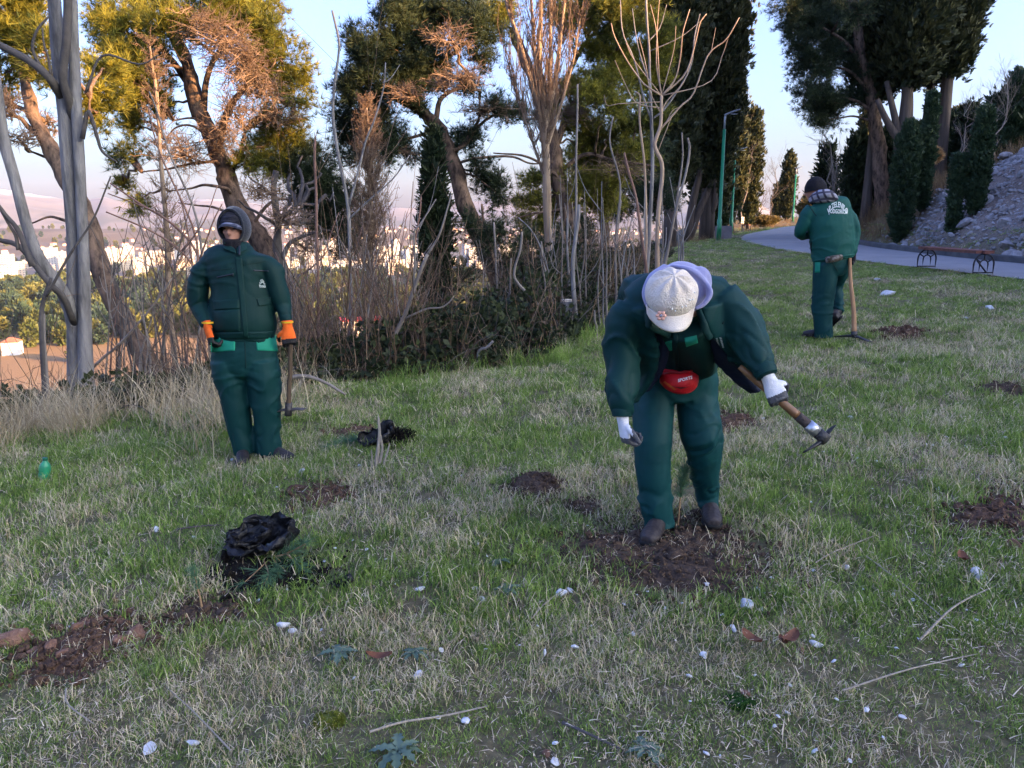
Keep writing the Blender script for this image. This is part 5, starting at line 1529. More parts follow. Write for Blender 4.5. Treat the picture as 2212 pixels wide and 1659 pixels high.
# dry grass on the bank right of the walking man and along the far verge
bg_ = [clump('b', [(leaf_mat('bank_straw_%d' % s, (.16, .10, .045), (.30, .20, .10), .2, .6, inst=True), dict(n_=40, L=(.2, .55), w=.008, rad=.18, bend=1.4, lean=.35, seed=s + 160, tint=(0, 1)))]) for s in range(3)]
X = rng.uniform(8, 26, 30000); Y = rng.uniform(22, 62, 30000); sh_ = -sdist(X, Y, HILL)
kp = (sh_ > .5) & (sh_ < 7) & (Y > 24.5) & (rng.random(30000) < .16 * (Y < 45) + .02)
B1 = np.stack([X[kp], Y[kp], terrain(X[kp], Y[kp])], 1)
X = rng.uniform(4, 30, 20000); Y = rng.uniform(26, 80, 20000); sn_ = sdist(X, Y, NEAR); se_ = sdist(X, Y, EDGE)
kp = (sn_ > .8) & (se_ < 1.5) & (Y > 31) & (rng.random(20000) < .10) & (fbm2(X, Y, 3, 68) > .42)
B2 = np.stack([X[kp], Y[kp], terrain(X[kp], Y[kp])], 1)
B = np.concatenate([B1, B2])
gn_scatter('bank_grass', bg_, B, np.stack([rng.normal(size=len(B)) * .15, rng.normal(size=len(B)) * .15, rng.uniform(0, 6.28, len(B))], 1), np.concatenate([rng.uniform(.8, 1.6, len(B1)), rng.uniform(.5, .9, len(B2))]), rng.integers(0, 3, len(B)), 'brown dry grass on the bank and the far verge')
# ------------------------------------------------------------------ people: helpers
def fuse(acc_parts, voxel=.012, smooth=4, factor=.5):
    """union of closed shapes grown into one continuous skin -> (V, F quads)"""
    ac = Acc()
    for V, F in acc_parts: ac.add(V, F)
    me = mesh_np('tmp', np.concatenate(ac.V), ac.F)
    o = bpy.data.objects.new('tmp', me); COL.objects.link(o)
    md = o.modifiers.new('r', 'REMESH'); md.mode = 'VOXEL'; md.voxel_size = voxel
    if smooth:
        ms = o.modifiers.new('s', 'SMOOTH'); ms.factor = factor; ms.iterations = smooth
    dg = bpy.context.evaluated_depsgraph_get(); dg.update()
    ev = o.evaluated_get(dg); m2 = ev.to_mesh()
    V = np.empty(len(m2.vertices) * 3, np.float32); m2.vertices.foreach_get('co', V); V = V.reshape(-1, 3).astype(float)
    F4, F3 = [], []
    for p in m2.polygons:
        v = p.vertices[:]
        (F4 if len(v) == 4 else F3).append(v)
    ev.to_mesh_clear()
    bpy.data.objects.remove(o); bpy.data.meshes.remove(me)
    return V, [np.array(f) for f in (F4, F3) if f]

def vnormals(V, Fs):
    N = np.zeros_like(V)
    for F in Fs:
        n_ = np.cross(V[F[:, 1]] - V[F[:, 0]], V[F[:, 2]] - V[F[:, 0]])
        for c in range(F.shape[1]): np.add.at(N, F[:, c], n_)
    return norm(N)

def folds(V, Fs, amp, zs, seed, ns=(7, 7, 26), mask=None, amp2=.004):
    """cloth creases: displacement along the normal by stretched ridged noise"""
    N = vnormals(V, Fs)
    V0, V = V, V - V.mean(0)
    P = V * np.array(ns) * .62
    P[:, 2] += (vnoise(V * 2.3, seed + 8) - .5) * 7 + (vnoise(V * 3.1 + 9, seed + 11) - .5) * V[:, 0] * 16
    P = P + (vnoise(V * 5, seed + 5)[:, None] - .5) * 1.6
    a = 1 - np.abs(2 * vnoise(P, seed) - 1)
    b = 1 - np.abs(2 * vnoise(P * 1.7 + 7, seed + 1) - 1)
    k = np.ones(len(V)) if mask is None else mask
    gate = sstep(vnoise(V * 4.5 + 3, seed + 3), .28, .62)
    gate2 = sstep(vnoise(V * 5.5 + 13, seed + 4), .35, .65)
    soft = (vnoise(P * .6 + 3, seed + 6) - .5) * amp * .35
    return V0 + N * ((soft + a ** 4 * amp * .50 * gate - b ** 5 * amp * .28 * gate2 - amp * .05) * k + (vnoise(V * 16, seed + 2) - .5) * amp2)[:, None]

def limb(pts, rad, n=18, sides=18, ref=(0, 1, 0)):
    """closed tube through pts with elliptical radii (ra across, rb along ref), rounded by spline"""
    rad = np.asarray(rad, float)
    if rad.ndim == 1: rad = np.stack([rad, rad], 1)
    Q = smooth_path(np.concatenate([np.asarray(pts, float), rad], 1), n)
    return batch_tubes(Q[None, :, :3], np.maximum(Q[None, :, 3:], .002), sides, True, ref)

class Surf:
    """a ray target, to lay pockets, patches and print on cloth"""
    def __init__(s, V, Fs):
        s.t = BVHTree.FromPolygons([tuple(v) for v in V], [tuple(f) for F in Fs for f in F])
    def hit(s, p, d):
        r = s.t.ray_cast(Vector(p), Vector(d))
        return (np.array(r[0]), np.array(r[1])) if r[0] is not None else (None, None)

CAMP = np.array([0, 0, CAMZ])
def patch(surf, C0, C1, nu, nv, d, off, outline, thick=.003):
    """sheet laid on surf: outline(u,v)->world start point, cast along d; returns V,F (closed, thin)"""
    top, bot = [], []
    last = None
    for i in range(nu + 1):
        for j in range(nv + 1):
            p = np.asarray(outline(i / nu, j / nv), float)
            dd = norm(p - CAMP)
            h, n_ = surf.hit(p, dd)
            if h is None: h = p + dd * (np.linalg.norm(last - p) if last is not None else .3)
            last = h
            top.append(h - dd * off); bot.append(h + dd * .004)
    top, bot = np.array(top), np.array(bot)
    k = (nu + 1) * (nv + 1)
    i = np.arange(k).reshape(nu + 1, nv + 1)
    F = [np.stack([i[:-1, :-1], i[1:, :-1], i[1:, 1:], i[:-1, 1:]], -1).reshape(-1, 4), ]
    ring = np.concatenate([i[0, :], i[1:, -1], i[-1, -2::-1], i[-2:0:-1, 0]])
    r2 = np.roll(ring, -1)
    F.append(np.stack([ring, r2, r2 + k, ring + k], 1))
    return np.concatenate([top, bot]), F

def quad_fn(a, b, c, d):
    a, b, c, d = [np.asarray(q, float) for q in (a, b, c, d)]
    return lambda u, v: (a * (1 - u) + b * u) * (1 - v) + (d * (1 - u) + c * u) * v

def print_text(surf, txt, place, d, off=.004, arch=0.0, size=1.0):
    """lettering laid on cloth: place(x,y) maps letter space (height 1, centred) to a start point"""
    cu = bpy.data.curves.new('t', 'FONT'); cu.body = txt; cu.align_x = 'CENTER'; cu.align_y = 'CENTER'; cu.resolution_u = 2; cu.offset = .022
    o = bpy.data.objects.new('t', cu); COL.objects.link(o)
    dg = bpy.context.evaluated_depsgraph_get(); dg.update()
    me = bpy.data.meshes.new_from_object(o.evaluated_get(dg))
    bpy.data.objects.remove(o); bpy.data.curves.remove(cu)
    bm = bmesh.new(); bm.from_mesh(me); bpy.data.meshes.remove(me)
    bmesh.ops.triangulate(bm, faces=bm.faces[:])
    bmesh.ops.subdivide_edges(bm, edges=[e for e in bm.edges if e.calc_length() > .25], cuts=1)
    bmesh.ops.triangulate(bm, faces=bm.faces[:])
    V = np.array([v.co for v in bm.verts]); F = np.array([[v.index for v in f.verts] for f in bm.faces]); bm.free()
    W = V[:, 0].max() - V[:, 0].min()
    out, last = [], None
    for x_, y_, _ in V:
        if arch:
            a = x_ / W * arch
            Rr = W / arch
            p = place(math.sin(a) * (Rr + y_), math.cos(a) * (Rr + y_) - Rr)
        else:
            p = place(x_, y_)
        dd = norm(np.asarray(p, float) - CAMP)
        h, n_ = surf.hit(p, dd)
        if h is None: h = last if last is not None else np.asarray(p)
        last = h
        out.append(h - dd * off)
    return np.array(out), F

def rot_to(x, y, z):
    """matrix whose columns are the given (made orthonormal) axes"""
    z = norm(np.asarray(z, float)); x = np.asarray(x, float); x = norm(x - (x @ z) * z); y = np.cross(z, x)
    return np.stack([x, y, z], 1)

def hand(wrist, fwd, palm, side, curl=(.5, .6, .7, .8), thumb=.5, s=1.0, cuff=.05, spread=.10):
    """a gloved hand: wrist point, direction of the fingers, palm normal, side (+1/-1: where the thumb is); five bent fingers.
    curl: bend per joint of index..little. returns parts for fuse() and a function telling finger regions"""
    M = rot_to(np.cross(fwd, palm) * 1.0, None, fwd)      # columns: across, (palm dir), along
    ax, al = M[:, 0] * side, M[:, 2]
    pn = norm(np.asarray(palm, float) - (np.asarray(palm, float) @ al) * al)
    W = lambda a, b, c: np.asarray(wrist, float) + (ax * a + al * b + pn * c) * s
    parts = [limb([W(0, -cuff, 0), W(0, -.01, 0), W(0, .03, 0), W(.002, .06, 0), W(.002, .092, 0)], np.array([[.034, .030], [.031, .026], [.040, .022], [.045, .020], [.043, .016]]) * s, 12, 14, pn)]
    fx = [.031, .011, -.010, -.030]
    fl = [(.042, .026, .022), (.046, .030, .023), (.043, .028, .022), (.034, .021, .019)]
    for i in range(4):
        p = W(fx[i], .082, .002); a = 0; pts = [W(fx[i] * .8, .05, 0), p]
        for j, l in enumerate(fl[i]):
            a += curl[i] * (1.0, 1.15, .7)[j]
            dd = al * math.cos(a) + pn * math.sin(a) + ax * (fx[i] * spread * 10 * .3)
            p = p + norm(dd) * l * s; pts.append(p)
        parts.append(limb(pts, np.array([.0105, .0112, .0105, .0098, .0088]) * s, 12, 8, ax))
    tb = W(.036, .022, .008)
    d1 = norm(ax * .75 + al * .62 + pn * (.25 + thumb * .5)); d2 = norm(ax * (.35 - thumb * .5) + al * .8 + pn * (.2 + thumb * .9))
    parts.append(limb([W(.015, .012, .004), tb, tb + d1 * .036 * s, tb + d1 * .036 * s + d2 * .030 * s, tb + d1 * .036 * s + d2 * .055 * s], np.array([.015, .0145, .0125, .0115, .009]) * s, 12, 8, al))
    return parts, W

cloth_dark = mat('dark_green_cloth', (.0022, .022, .0195), (.0036, .030, .027), scale=3, rough=.62, bump=.12, bscale=420, spec=.18)
cloth_worn = mat('washed_green_cloth', (.006, .064, .056), (.010, .084, .072), scale=2.5, rough=.65, bump=.15, bscale=420, spec=.18)
cloth_teal = mat('bright_teal_cloth', (.008, .22, .135), (.014, .26, .16), scale=6, rough=.7, bump=.1, bscale=300)
cloth_navy = mat('navy_lining', (.006, .010, .026), (.010, .015, .038), scale=8, rough=.75, bump=.2, bscale=90)
seam_m = mat('dark_seam', (.002, .016, .014), rough=.8)
black_knit = mat('black_knit', (.005, .0045, .006), (.013, .011, .015), scale=60, rough=.9, bump=.5, bscale=160)
charcoal = mat('charcoal_fleece', (.008, .009, .013), (.017, .019, .027), scale=14, rough=.95, bump=.3, bscale=200, sheen=.3)
skin = mat('skin', (.34, .165, .115), (.44, .23, .17), scale=18, rough=.5, bump=.12, bscale=120)
orange_knit = mat('orange_knit', (.85, .115, .012), (.95, .17, .02), scale=40, rough=.8, bump=.4, bscale=300)
black_rubber = mat('black_rubber', (.010, .009, .010), (.022, .020, .022), scale=20, rough=.55, bump=.3, bscale=90)
grey_rubber = mat('grey_rubber', (.050, .052, .058), (.10, .10, .11), scale=24, rough=.5, bump=.4, bscale=90)
white_knit = mat('white_knit', (.66, .66, .70), (.78, .78, .82), scale=40, rough=.9, bump=.4, bscale=260)
boot_m = mat('dark_leather', (.016, .014, .016), (.040, .034, .034), scale=10, rough=.55, bump=.3, bscale=60)
sole_m = mat('boot_sole', (.006, .006, .006), (.014, .013, .012), scale=20, rough=.8)
print_m = mat('pale_print', (.60, .66, .64), rough=.6)
zip_m = mat('zip_metal', (.035, .04, .05), rough=.4, metal=.7)

def part(name, V, F, m, par, base, smooth=True, midx=None):
    ms = m if isinstance(m, list) else [m]
    me = mesh_np(name, np.asarray(V) - base, F, ms, midx, smooth)
    return link(name, me, par)

def head_shape(c, up, fw, s=1.0):
    """head with brow, nose, lips, chin and ears: fused parts about the head's centre"""
    M = rot_to(np.cross(up, -np.asarray(fw, float)), None, up)
    R_, U_ = M[:, 0], M[:, 2]; Fw = norm(np.asarray(fw, float) - (np.asarray(fw, float) @ U_) * U_)
    W = lambda a, b, c_: np.asarray(c, float) + (R_ * a + Fw * b + U_ * c_) * s
    B = np.stack([R_, Fw, U_], 1)
    P = [ellipsoid(W(0, -.008, .03), np.array([.074, .094, .088]) * s, 20, 14, B), ellipsoid(W(0, .012, -.035), np.array([.062, .078, .078]) * s, 18, 12, B),
         ellipsoid(W(0, .068, -.098), np.array([.026, .022, .020]) * s, 12, 8, B), ellipsoid(W(0, .086, .008), np.array([.052, .016, .014]) * s, 14, 8, B),
         limb([W(0, .086, .006), W(0, .100, -.018), W(0, .108, -.036), W(0, .094, -.044)], np.array([.008, .011, .016, .010]) * s, 8, 10, R_),
         ellipsoid(W(.013, .093, -.040), np.array([.009, .010, .007]) * s, 8, 6, B), ellipsoid(W(-.013, .093, -.040), np.array([.009, .010, .007]) * s, 8, 6, B),
         ellipsoid(W(.036, .066, -.028), np.array([.020, .018, .018]) * s, 10, 8, B), ellipsoid(W(-.036, .066, -.028), np.array([.020, .018, .018]) * s, 10, 8, B),
         limb([W(-.024, .078, -.066), W(-.010, .088, -.062), W(0, .090, -.064), W(.010, .088, -.062), W(.024, .078, -.066)], np.array([.003, .006, .0055, .006, .003]) * s, 10, 8, U_),
         limb([W(-.020, .078, -.074), W(0, .088, -.076), W(.020, .078, -.074)], np.array([.004, .0075, .004]) * s, 8, 8, U_),
         ellipsoid(W(.074, -.008, -.006), np.array([.010, .020, .032]) * s, 10, 8, B), ellipsoid(W(-.074, -.008, -.006), np.array([.010, .020, .032]) * s, 10, 8, B)]
    return P, W, B

def shoe(heel, toe, up=(0, 0, 1), w=.048, h=.075, shaft=None):
    """low boot from heel to toe; returns upper and sole shapes"""
    heel, toe = np.asarray(heel, float), np.asarray(toe, float)
    d = norm(toe - heel); L = np.linalg.norm(toe - heel); up = norm(np.asarray(up, float) - (np.asarray(up, float) @ d) * d)
    P = lambda t, z: heel + d * t * L + up * z
    up_ = [limb([P(.0, .045), P(.12, .055), P(.35, .062), P(.6, .048), P(.82, .040), P(.98, .034)], [[w * .75, .040], [w * .85, h * .62], [w * .86, h * .66], [w * .98, .042], [w * 1.0, .034], [w * .62, .024]], 18, 14, up)]
    if shaft is not None:
        up_.append(limb([P(.18, .05), P(.2, .10), np.asarray(shaft, float)], [[w * .9, w], [w * .92, w * 1.05], [w, w * 1.1]], 8, 14, d))
    so = limb([P(-.02, .012), P(.15, .012), P(.4, .012), P(.65, .012), P(.85, .014), P(1.02, .018)], [[w * .72, .013], [w * .85, .014], [w * .75, .012], [w * 1.02, .013], [w * 1.02, .013], [w * .6, .011]], 18, 12, up)
    return up_, so
# ------------------------------------------------------------------ the standing man with the hood and the orange gloves
def standing_man():
    k = .3636
    Y = 5.32
    L_ = lambda zx, zy, Yv=Y: at(373 + k * zx, 428 + k * zy, Yv)
    hw = lambda z, Yv=Y: z * k * m_px(Yv)
    gz = terrain(*L_(430, 1530)[:2]) + .01
    base = np.array([L_(430, 1530)[0], Y, gz])
    # body
    hc = L_(366, 178)
    HP, HW, HB = head_shape(hc, (0.0, .03, 1), (-.03, -1, -.10), .98)
    parts = HP + [limb([hc + [0, .02, -.05], L_(378, 330)], [[.058, .062], [.06, .065]], 6, 14),
                  limb([L_(384, 330), L_(400, 500), L_(415, 700), L_(425, 900)], [[.12, .06], [.12, .075], [.12, .08], [.12, .075]], 14, 18),
                  limb([L_(335, 900), L_(370, 1180), L_(400, 1480)], [[.065, .065], [.045, .048], [.034, .038]], 12, 12), limb([L_(520, 900), L_(552, 1180), L_(570, 1480)], [[.065, .065], [.045, .048], [.034, .038]], 12, 12),
                  limb([L_(235, 400), L_(160, 580), L_(208, 770, Y - .1)], [.030, .027, .024], 12, 10), limb([L_(535, 395), L_(640, 580), L_(682, 765, Y - .06)], [.030, .027, .024], 12, 10)]
    V, F = fuse(parts, .009, 3)
    me = mesh_np('person', V - base, F, [skin], None, True)
    man = link('person', me); man.location = base
    tag(man, 'standing worker in dark green jacket with hood up and bright orange gloves, facing the camera', 'person')
    # eyes: dark colour stands in for the brim's shade over the sockets
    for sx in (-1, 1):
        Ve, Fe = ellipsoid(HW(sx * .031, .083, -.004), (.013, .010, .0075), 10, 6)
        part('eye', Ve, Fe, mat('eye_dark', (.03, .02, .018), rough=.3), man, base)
    # jacket
    tor = [limb([L_(384, 255), L_(384, 285), L_(381, 312), L_(381, 345), L_(388, 420), L_(400, 520), L_(412, 620), L_(418, 700), L_(421, 760), L_(422, 800)],
                [[hw(62), .070], [hw(86), .088], [hw(150), .105], [hw(192), .125], [hw(186), .14], [hw(170), .155], [hw(182), .165], [hw(192), .170], [hw(193), .165], [hw(186), .15]], 34, 30),
           limb([L_(422, 795), L_(422, 838)], [[hw(184), .150], [hw(183), .150]], 5, 30)]
    sl = [limb([L_(246, 388), L_(204, 405), L_(172, 450), L_(155, 520), L_(148, 580), L_(160, 640), L_(182, 700, Y - .06), L_(204, 745, Y - .1)], np.array([[50, 62], [58, 66], [60, 66], [60, 66], [62, 66], [56, 60], [46, 52], [40, 44]]) * k * m_px(Y), 22, 20),
          limb([L_(525, 380), L_(562, 395), L_(598, 440), L_(622, 520), L_(640, 580), L_(655, 640), L_(668, 700, Y - .04), L_(680, 742, Y - .06)], np.array([[48, 60], [54, 64], [56, 64], [56, 64], [56, 62], [48, 56], [40, 48], [34, 40]]) * k * m_px(Y), 22, 20),
          limb([L_(200, 735, Y - .1), L_(209, 768, Y - .115)], [hw(38), hw(36)], 5, 18), limb([L_(678, 738, Y - .06), L_(681, 766, Y - .065)], [hw(33), hw(32)], 5, 18)]
    V, F = fuse(tor + sl, .0105, 3)
    px_x = V[:, 0] - base[0]
    arm = (V[:, 0] < L_(235, 500)[0]) | (V[:, 0] > L_(580, 500)[0])
    zl = V[:, 2]
    msk = np.where(arm, 1.1, .55 + .5 * sstep(-zl, -1.05, -.85))
    V = folds(V, F, .026, 0, 3, (6, 6, 18), msk)
    jk = part('jacket', V, F, cloth_dark, man, base)
    sf = Surf(V, F); fr = lambda zx, zy: L_(zx, zy, Y - .45); d = (0, 1, -.12)
    def sheet(name, a, b, c, e, m, off, par=jk, nu=10, nv=8):
        Vp, Fp = patch(sf, None, None, nu, nv, d, off, quad_fn(fr(*a), fr(*b), fr(*c), fr(*e)))
        return part(name, Vp, Fp, m, par, base)
    sheet('zip_flap', (368, 345), (412, 345), (452, 832), (422, 832), cloth_dark, .006, nu=4, nv=22)
    sheet('hem_band', (236, 800), (610, 790), (608, 836), (240, 838), cloth_dark, .004, nu=24, nv=3)
    sheet('pocket', (240, 610), (395, 598), (400, 655), (244, 664), cloth_dark, .009)
    sheet('pocket', (498, 600), (585, 585), (590, 632), (512, 642), cloth_dark, .009)
    sheet('pocket', (242, 668), (400, 658), (402, 790), (246, 795), cloth_dark, .004)
    sheet('chest_zip', (262, 467), (360, 446), (361, 456), (263, 477), zip_m, .004, nu=10, nv=1)
    sheet('chest_zip', (480, 425), (570, 430), (570, 438), (480, 434), zip_m, .004, nu=10, nv=1)
    sheet('zip_pull', (352, 446), (362, 446), (360, 468), (352, 466), zip_m, .008, nu=2, nv=3)
    sheet('yoke_seam', (215, 430), (360, 415), (360, 419), (215, 434), seam_m, .003, nu=14, nv=1)
    sheet('yoke_seam', (415, 396), (560, 372), (560, 376), (415, 400), seam_m, .003, nu=14, nv=1)
    # collar
    ac = Acc()
    for a, b, c, e in [((306, 262), (372, 300), (378, 330), (300, 300)), ((378, 296), (438, 262), (442, 305), (385, 332))]:
        Vp, Fp = patch(sf, None, None, 8, 6, d, .022, quad_fn(fr(*a), fr(*b), fr(*c), fr(*e))); ac.add(Vp, Fp)
    link('collar', ac.mesh('collar', [cloth_dark], True, base), jk)
    sheet('collar_zip', (390, 282), (404, 282), (402, 340), (392, 340), zip_m, .026, nu=2, nv=8)
    # printed emblem on the chest
    u = hw(1.0)
    c0 = fr(532, 498)
    pl = lambda x_, y_: c0 + np.array([x_ * u * 6.5 + .0, 0, y_ * u * 14 - x_ * u * .6])
    Vt, Ft = print_text(sf, 'J.P.ZELENILO', lambda x_, y_: pl(x_ * .92, y_ * 1.9 + .35), d, .004, arch=1.6)
    part('emblem_lettering', Vt, Ft, print_m, jk, base, False)
    Vt, Ft = print_text(sf, 'PODGORICA', lambda x_, y_: pl(x_ * .92, y_ * 1.2 - 1.75), d, .004)
    part('emblem_lettering', Vt, Ft, print_m, jk, base, False)
    # trousers
    tr = [limb([L_(424, 790), L_(425, 850), L_(427, 920), L_(428, 1000), L_(432, 1060)], [[hw(178), .135], [hw(188), .14], [hw(196), .145], [hw(194), .135], [hw(170), .10]], 14, 26),
          limb([L_(330, 960), L_(345, 1040), L_(366, 1160), L_(380, 1250), L_(394, 1330), L_(412, 1420), L_(424, 1490), L_(428, 1516)], np.array([[102, 118], [104, 114], [90, 104], [82, 96], [77, 88], [70, 84], [64, 80], [62, 78]]) * k * m_px(Y), 26, 22),
          limb([L_(530, 960), L_(540, 1040), L_(550, 1160), L_(556, 1250), L_(558, 1330), L_(564, 1420), L_(570, 1490), L_(572, 1516)], np.array([[96, 118], [100, 114], [94, 104], [82, 96], [74, 88], [74, 84], [75, 82], [75, 80]]) * k * m_px(Y), 26, 22)]
    V, F = fuse(tr, .0105, 2)
    msk = .4 + .9 * np.exp(-((V[:, 2] - .45) / .18) ** 2) + 1.1 * np.exp(-((V[:, 2] - .12) / .10) ** 2)
    V = folds(V, F, .022, 0, 8, (7, 7, 13), msk)
    tz = part('trousers', V, F, cloth_worn if False else mat('trouser_green', (.0025, .032, .031), (.004, .042, .040), scale=3, rough=.62, bump=.12, bscale=420, spec=.18), man, base)
    sf = Surf(V, F)
    sheet('hip_patch', (228, 826), (372, 834), (370, 905), (226, 915), cloth_teal, .004, tz, 12, 8)
    sheet('hip_patch', (496, 836), (612, 812), (626, 910), (500, 905), cloth_teal, .004, tz, 12, 8)
    sheet('fly_seam', (426, 850), (431, 850), (438, 1010), (433, 1010), seam_m, .003, tz, 1, 14)
    # shoes
    for hl, to, lab in [((425, 1522, Y + .03), (408, 1560, Y - .22), 0), ((560, 1520, Y + .02), (705, 1545, Y - .10), 1)]:
        h_, t_ = L_(*hl), L_(*to); h_[2] = t_[2] = terrain(h_[0], h_[1]) + .015
        t_ = h_ + norm(t_ - h_) * .27
        U_, So = shoe(h_ - norm(t_ - h_) * .05, t_)
        V, F = fuse(U_, .006, 2)
        b = part('boot', V, F, boot_m, man, base)
        part('sole', So[0], So[1], sole_m, b, base)
    # hood, cap, neck warmer
    up = np.array([0, .03, 1.0]); fwd = np.array([-.03, -1, -.10])
    B = HB
    def hood():
        nu, nv = 40, 22
        Vv = []
        for shell in (0, 1):
            for j in range(nv + 1):
                th = math.radians(54) + (math.pi - math.radians(54)) * j / nv          # from the opening's rim to the back
                for i in range(nu):
                    ph = 2 * math.pi * i / nu
                    x_ = math.sin(th) * math.cos(ph); z_ = math.sin(th) * math.sin(ph); y_ = math.cos(th)
                    r = np.array([.103, .132, .126]) - (.008 if shell else 0)
                    low = max(0, -z_)
                    p = np.array([x_ * r[0] * (1 + .10 * low), y_ * r[1] * (1 - .25 * low) - .012, z_ * r[2] * (1 + .12 * max(0, z_)) + .0])
                    if j == 0: p[1] += 0; p *= 1.02
                    n_ = .006 * (vnoise(np.array([[x_ * 4, y_ * 4, z_ * 4]]), 4)[0] - .5)
                    Vv.append(hc + B @ (p * (1 + n_)) + up * .006)
        Vv = np.array(Vv); k_ = (nv + 1) * nu
        i = np.arange(k_).reshape(nv + 1, nu)
        q = np.stack([i[:-1], np.roll(i[:-1], -1, 1), np.roll(i[1:], -1, 1), i[1:]], -1).reshape(-1, 4)
        rim = np.stack([i[0], np.roll(i[0], -1), np.roll(i[0], -1) + k_, i[0] + k_], 1)
        o = part('hood', Vv, [q, q[:, ::-1] + k_, rim], charcoal, man, base)
        ringP = np.concatenate([Vv[i[0]], Vv[i[0][:1]]])
        part('hood_hem', *tube(ringP, [.008] * len(ringP), 8, False), charcoal, o, base)
    hood()
    nu, nv = 32, 12
    cv_ = []
    for j in range(nv + 1):
        th = math.radians(4) + math.radians(92) * j / nv
        for i in range(nu):
            ph = 2 * math.pi * i / nu
            p = np.array([math.sin(th) * math.cos(ph) * .089, math.sin(th) * math.sin(ph) * .108, math.cos(th) * .098 + .028])
            p *= 1 + .02 * math.sin(j * 2.6)
            cv_.append(hc + B @ p)
    i = np.arange((nv + 1) * nu).reshape(nv + 1, nu)
    F = [np.stack([i[:-1], i[1:], np.roll(i[1:], -1, 1), np.roll(i[:-1], -1, 1)], -1).reshape(-1, 4), i[0][None, :]]
    stripe = mat('black_cap_knit', (.014, .014, .020), (.06, .06, .085), scale=16, rough=.95, bump=.6, bscale=70, stretch=(.5, .5, 4), contrast=(.52, .75))
    cp = part('cap', np.array(cv_), F, stripe, man, base)
    bv = []
    for j in range(5):
        for i in range(19):
            a = math.radians(-72 + 144 * i / 18)
            r0 = .095 + .045 * j / 4
            p = np.array([math.sin(a) * (.086 + .006 * j / 4), math.cos(a) * r0 + .012, .036 - .018 * (j / 4) - .030 * math.sin(a) ** 2])
            bv.append(hc + B @ p)
    bv = np.array(bv); bv2 = bv - B @ np.array([0, 0, .010])
    i = np.arange(95).reshape(5, 19); q = np.stack([i[:-1, :-1], i[1:, :-1], i[1:, 1:], i[:-1, 1:]], -1).reshape(-1, 4)
    ring = np.concatenate([i[0], i[1:, -1], i[-1, -2::-1], i[-2:0:-1, 0]]); r2 = np.roll(ring, -1)
    part('brim', np.concatenate([bv, bv2]), [q, q[:, ::-1] + 95, np.stack([ring, ring + 95, r2 + 95, r2], 1)], mat('brim_cloth', (.045, .05, .075), (.16, .17, .23), scale=22, rough=.9, bump=.4, bscale=90, stretch=(.4, 1, 3), contrast=(.5, .62)), cp, base)
    Vn, Fn = fuse([limb([hc + B @ np.array([0, .032, -.072]), hc + B @ np.array([0, .028, -.10]), hc + B @ np.array([0, .015, -.15]), L_(378, 320)], [[.060, .068], [.066, .075], [.068, .078], [.075, .08]], 12, 20)], .008, 2)
    Vn = folds(Vn, Fn, .012, 0, 5, (8, 8, 40))
    part('neck_warmer', Vn, Fn, black_knit, man, base)
    # gloves: the left one in the photo hangs half closed, the other holds the tool
    def glove(w, fwd_, palm, side, curl, thumb, split):
        P, W = hand(w, fwd_, palm, side, curl, thumb, 1.12, .05)
        V, F = fuse(P, .0048, 2)
        c = np.concatenate([V[f].mean(1) for f in F])
        t = (c - np.asarray(w)) @ norm(np.asarray(fwd_, float)); pc = (c - np.asarray(w)) @ norm(np.asarray(palm, float))
        mi = ((t > split) | (pc > .012)).astype(int)
        mi[t < .0] = 0
        return part('glove', V, F, [orange_knit, black_rubber], man, base, True, mi)
    w1 = L_(212, 778, Y - .12); g1 = glove(w1, (.22, -.15, -1), (.75, .55, .2), -1, (.75, .8, .85, .9), .8, .062)
    w2 = L_(684, 775, Y - .07); g2 = glove(w2, (.10, -.10, -1), (-.35, .92, .1), -1, (.95, 1.0, 1.0, 1.0), .9, .070)
    for w_, g in ((w1, g1), (w2, g2)):
        part('cuff_band', *tube([w_ + [0, 0, .052], w_ + [0, 0, .040]], [.041, .040], 16, False), mat('yellow_cuff', (.75, .42, .02), rough=.8), g, base)
    # his mattock, resting on its head
    top = w2 + np.array([.012, .010, -.085]); tip = L_(688, 1262, Y - .02)
    tb = tip.copy()
    tool = thing('mattock', tb, 'small mattock with dark wooden handle held upright by the standing worker', 'mattock')
    dirv = norm(top - tip)
    V, F = tube(smooth_path([tip - dirv * .03, tip + dirv * .2, top * .5 + tip * .5 + [.004, 0, 0], top, top + dirv * .06], 16), np.interp(np.linspace(0, 1, 16), [0, .15, .6, 1], [.020, .017, .0155, .017]), 12)
    part('handle', V, F, mat('dark_handle', (.05, .034, .022), (.13, .085, .05), scale=6, rough=.7, bump=.4, bscale=40, stretch=(3, 3, .3)), tool, tb)
    iron = mat('worn_iron', (.045, .040, .038), (.13, .115, .105), scale=12, rough=.6, metal=.5, bump=.5, bscale=50)
    V, F = tube([tip - dirv * .035, tip + dirv * .06], [.027, .024], 14)
    part('collar_ring', V, F, iron, tool, tb)
    bl = smooth_path([tip + [-.075, .0, -.004], tip + [-.03, 0, .004], tip, tip + [.05, .0, .012], tip + [.12, -.02, .014]], 16)
    V, F = batch_tubes(bl[None], np.stack([np.interp(np.linspace(0, 1, 16), [0, .4, .6, 1], [.030, .022, .020, .036]), np.interp(np.linspace(0, 1, 16), [0, .4, .6, 1], [.004, .014, .013, .003])], 1)[None], 10, True, (0, 0, 1))
    part('head', V, F, iron, tool, tb)
standing_man()
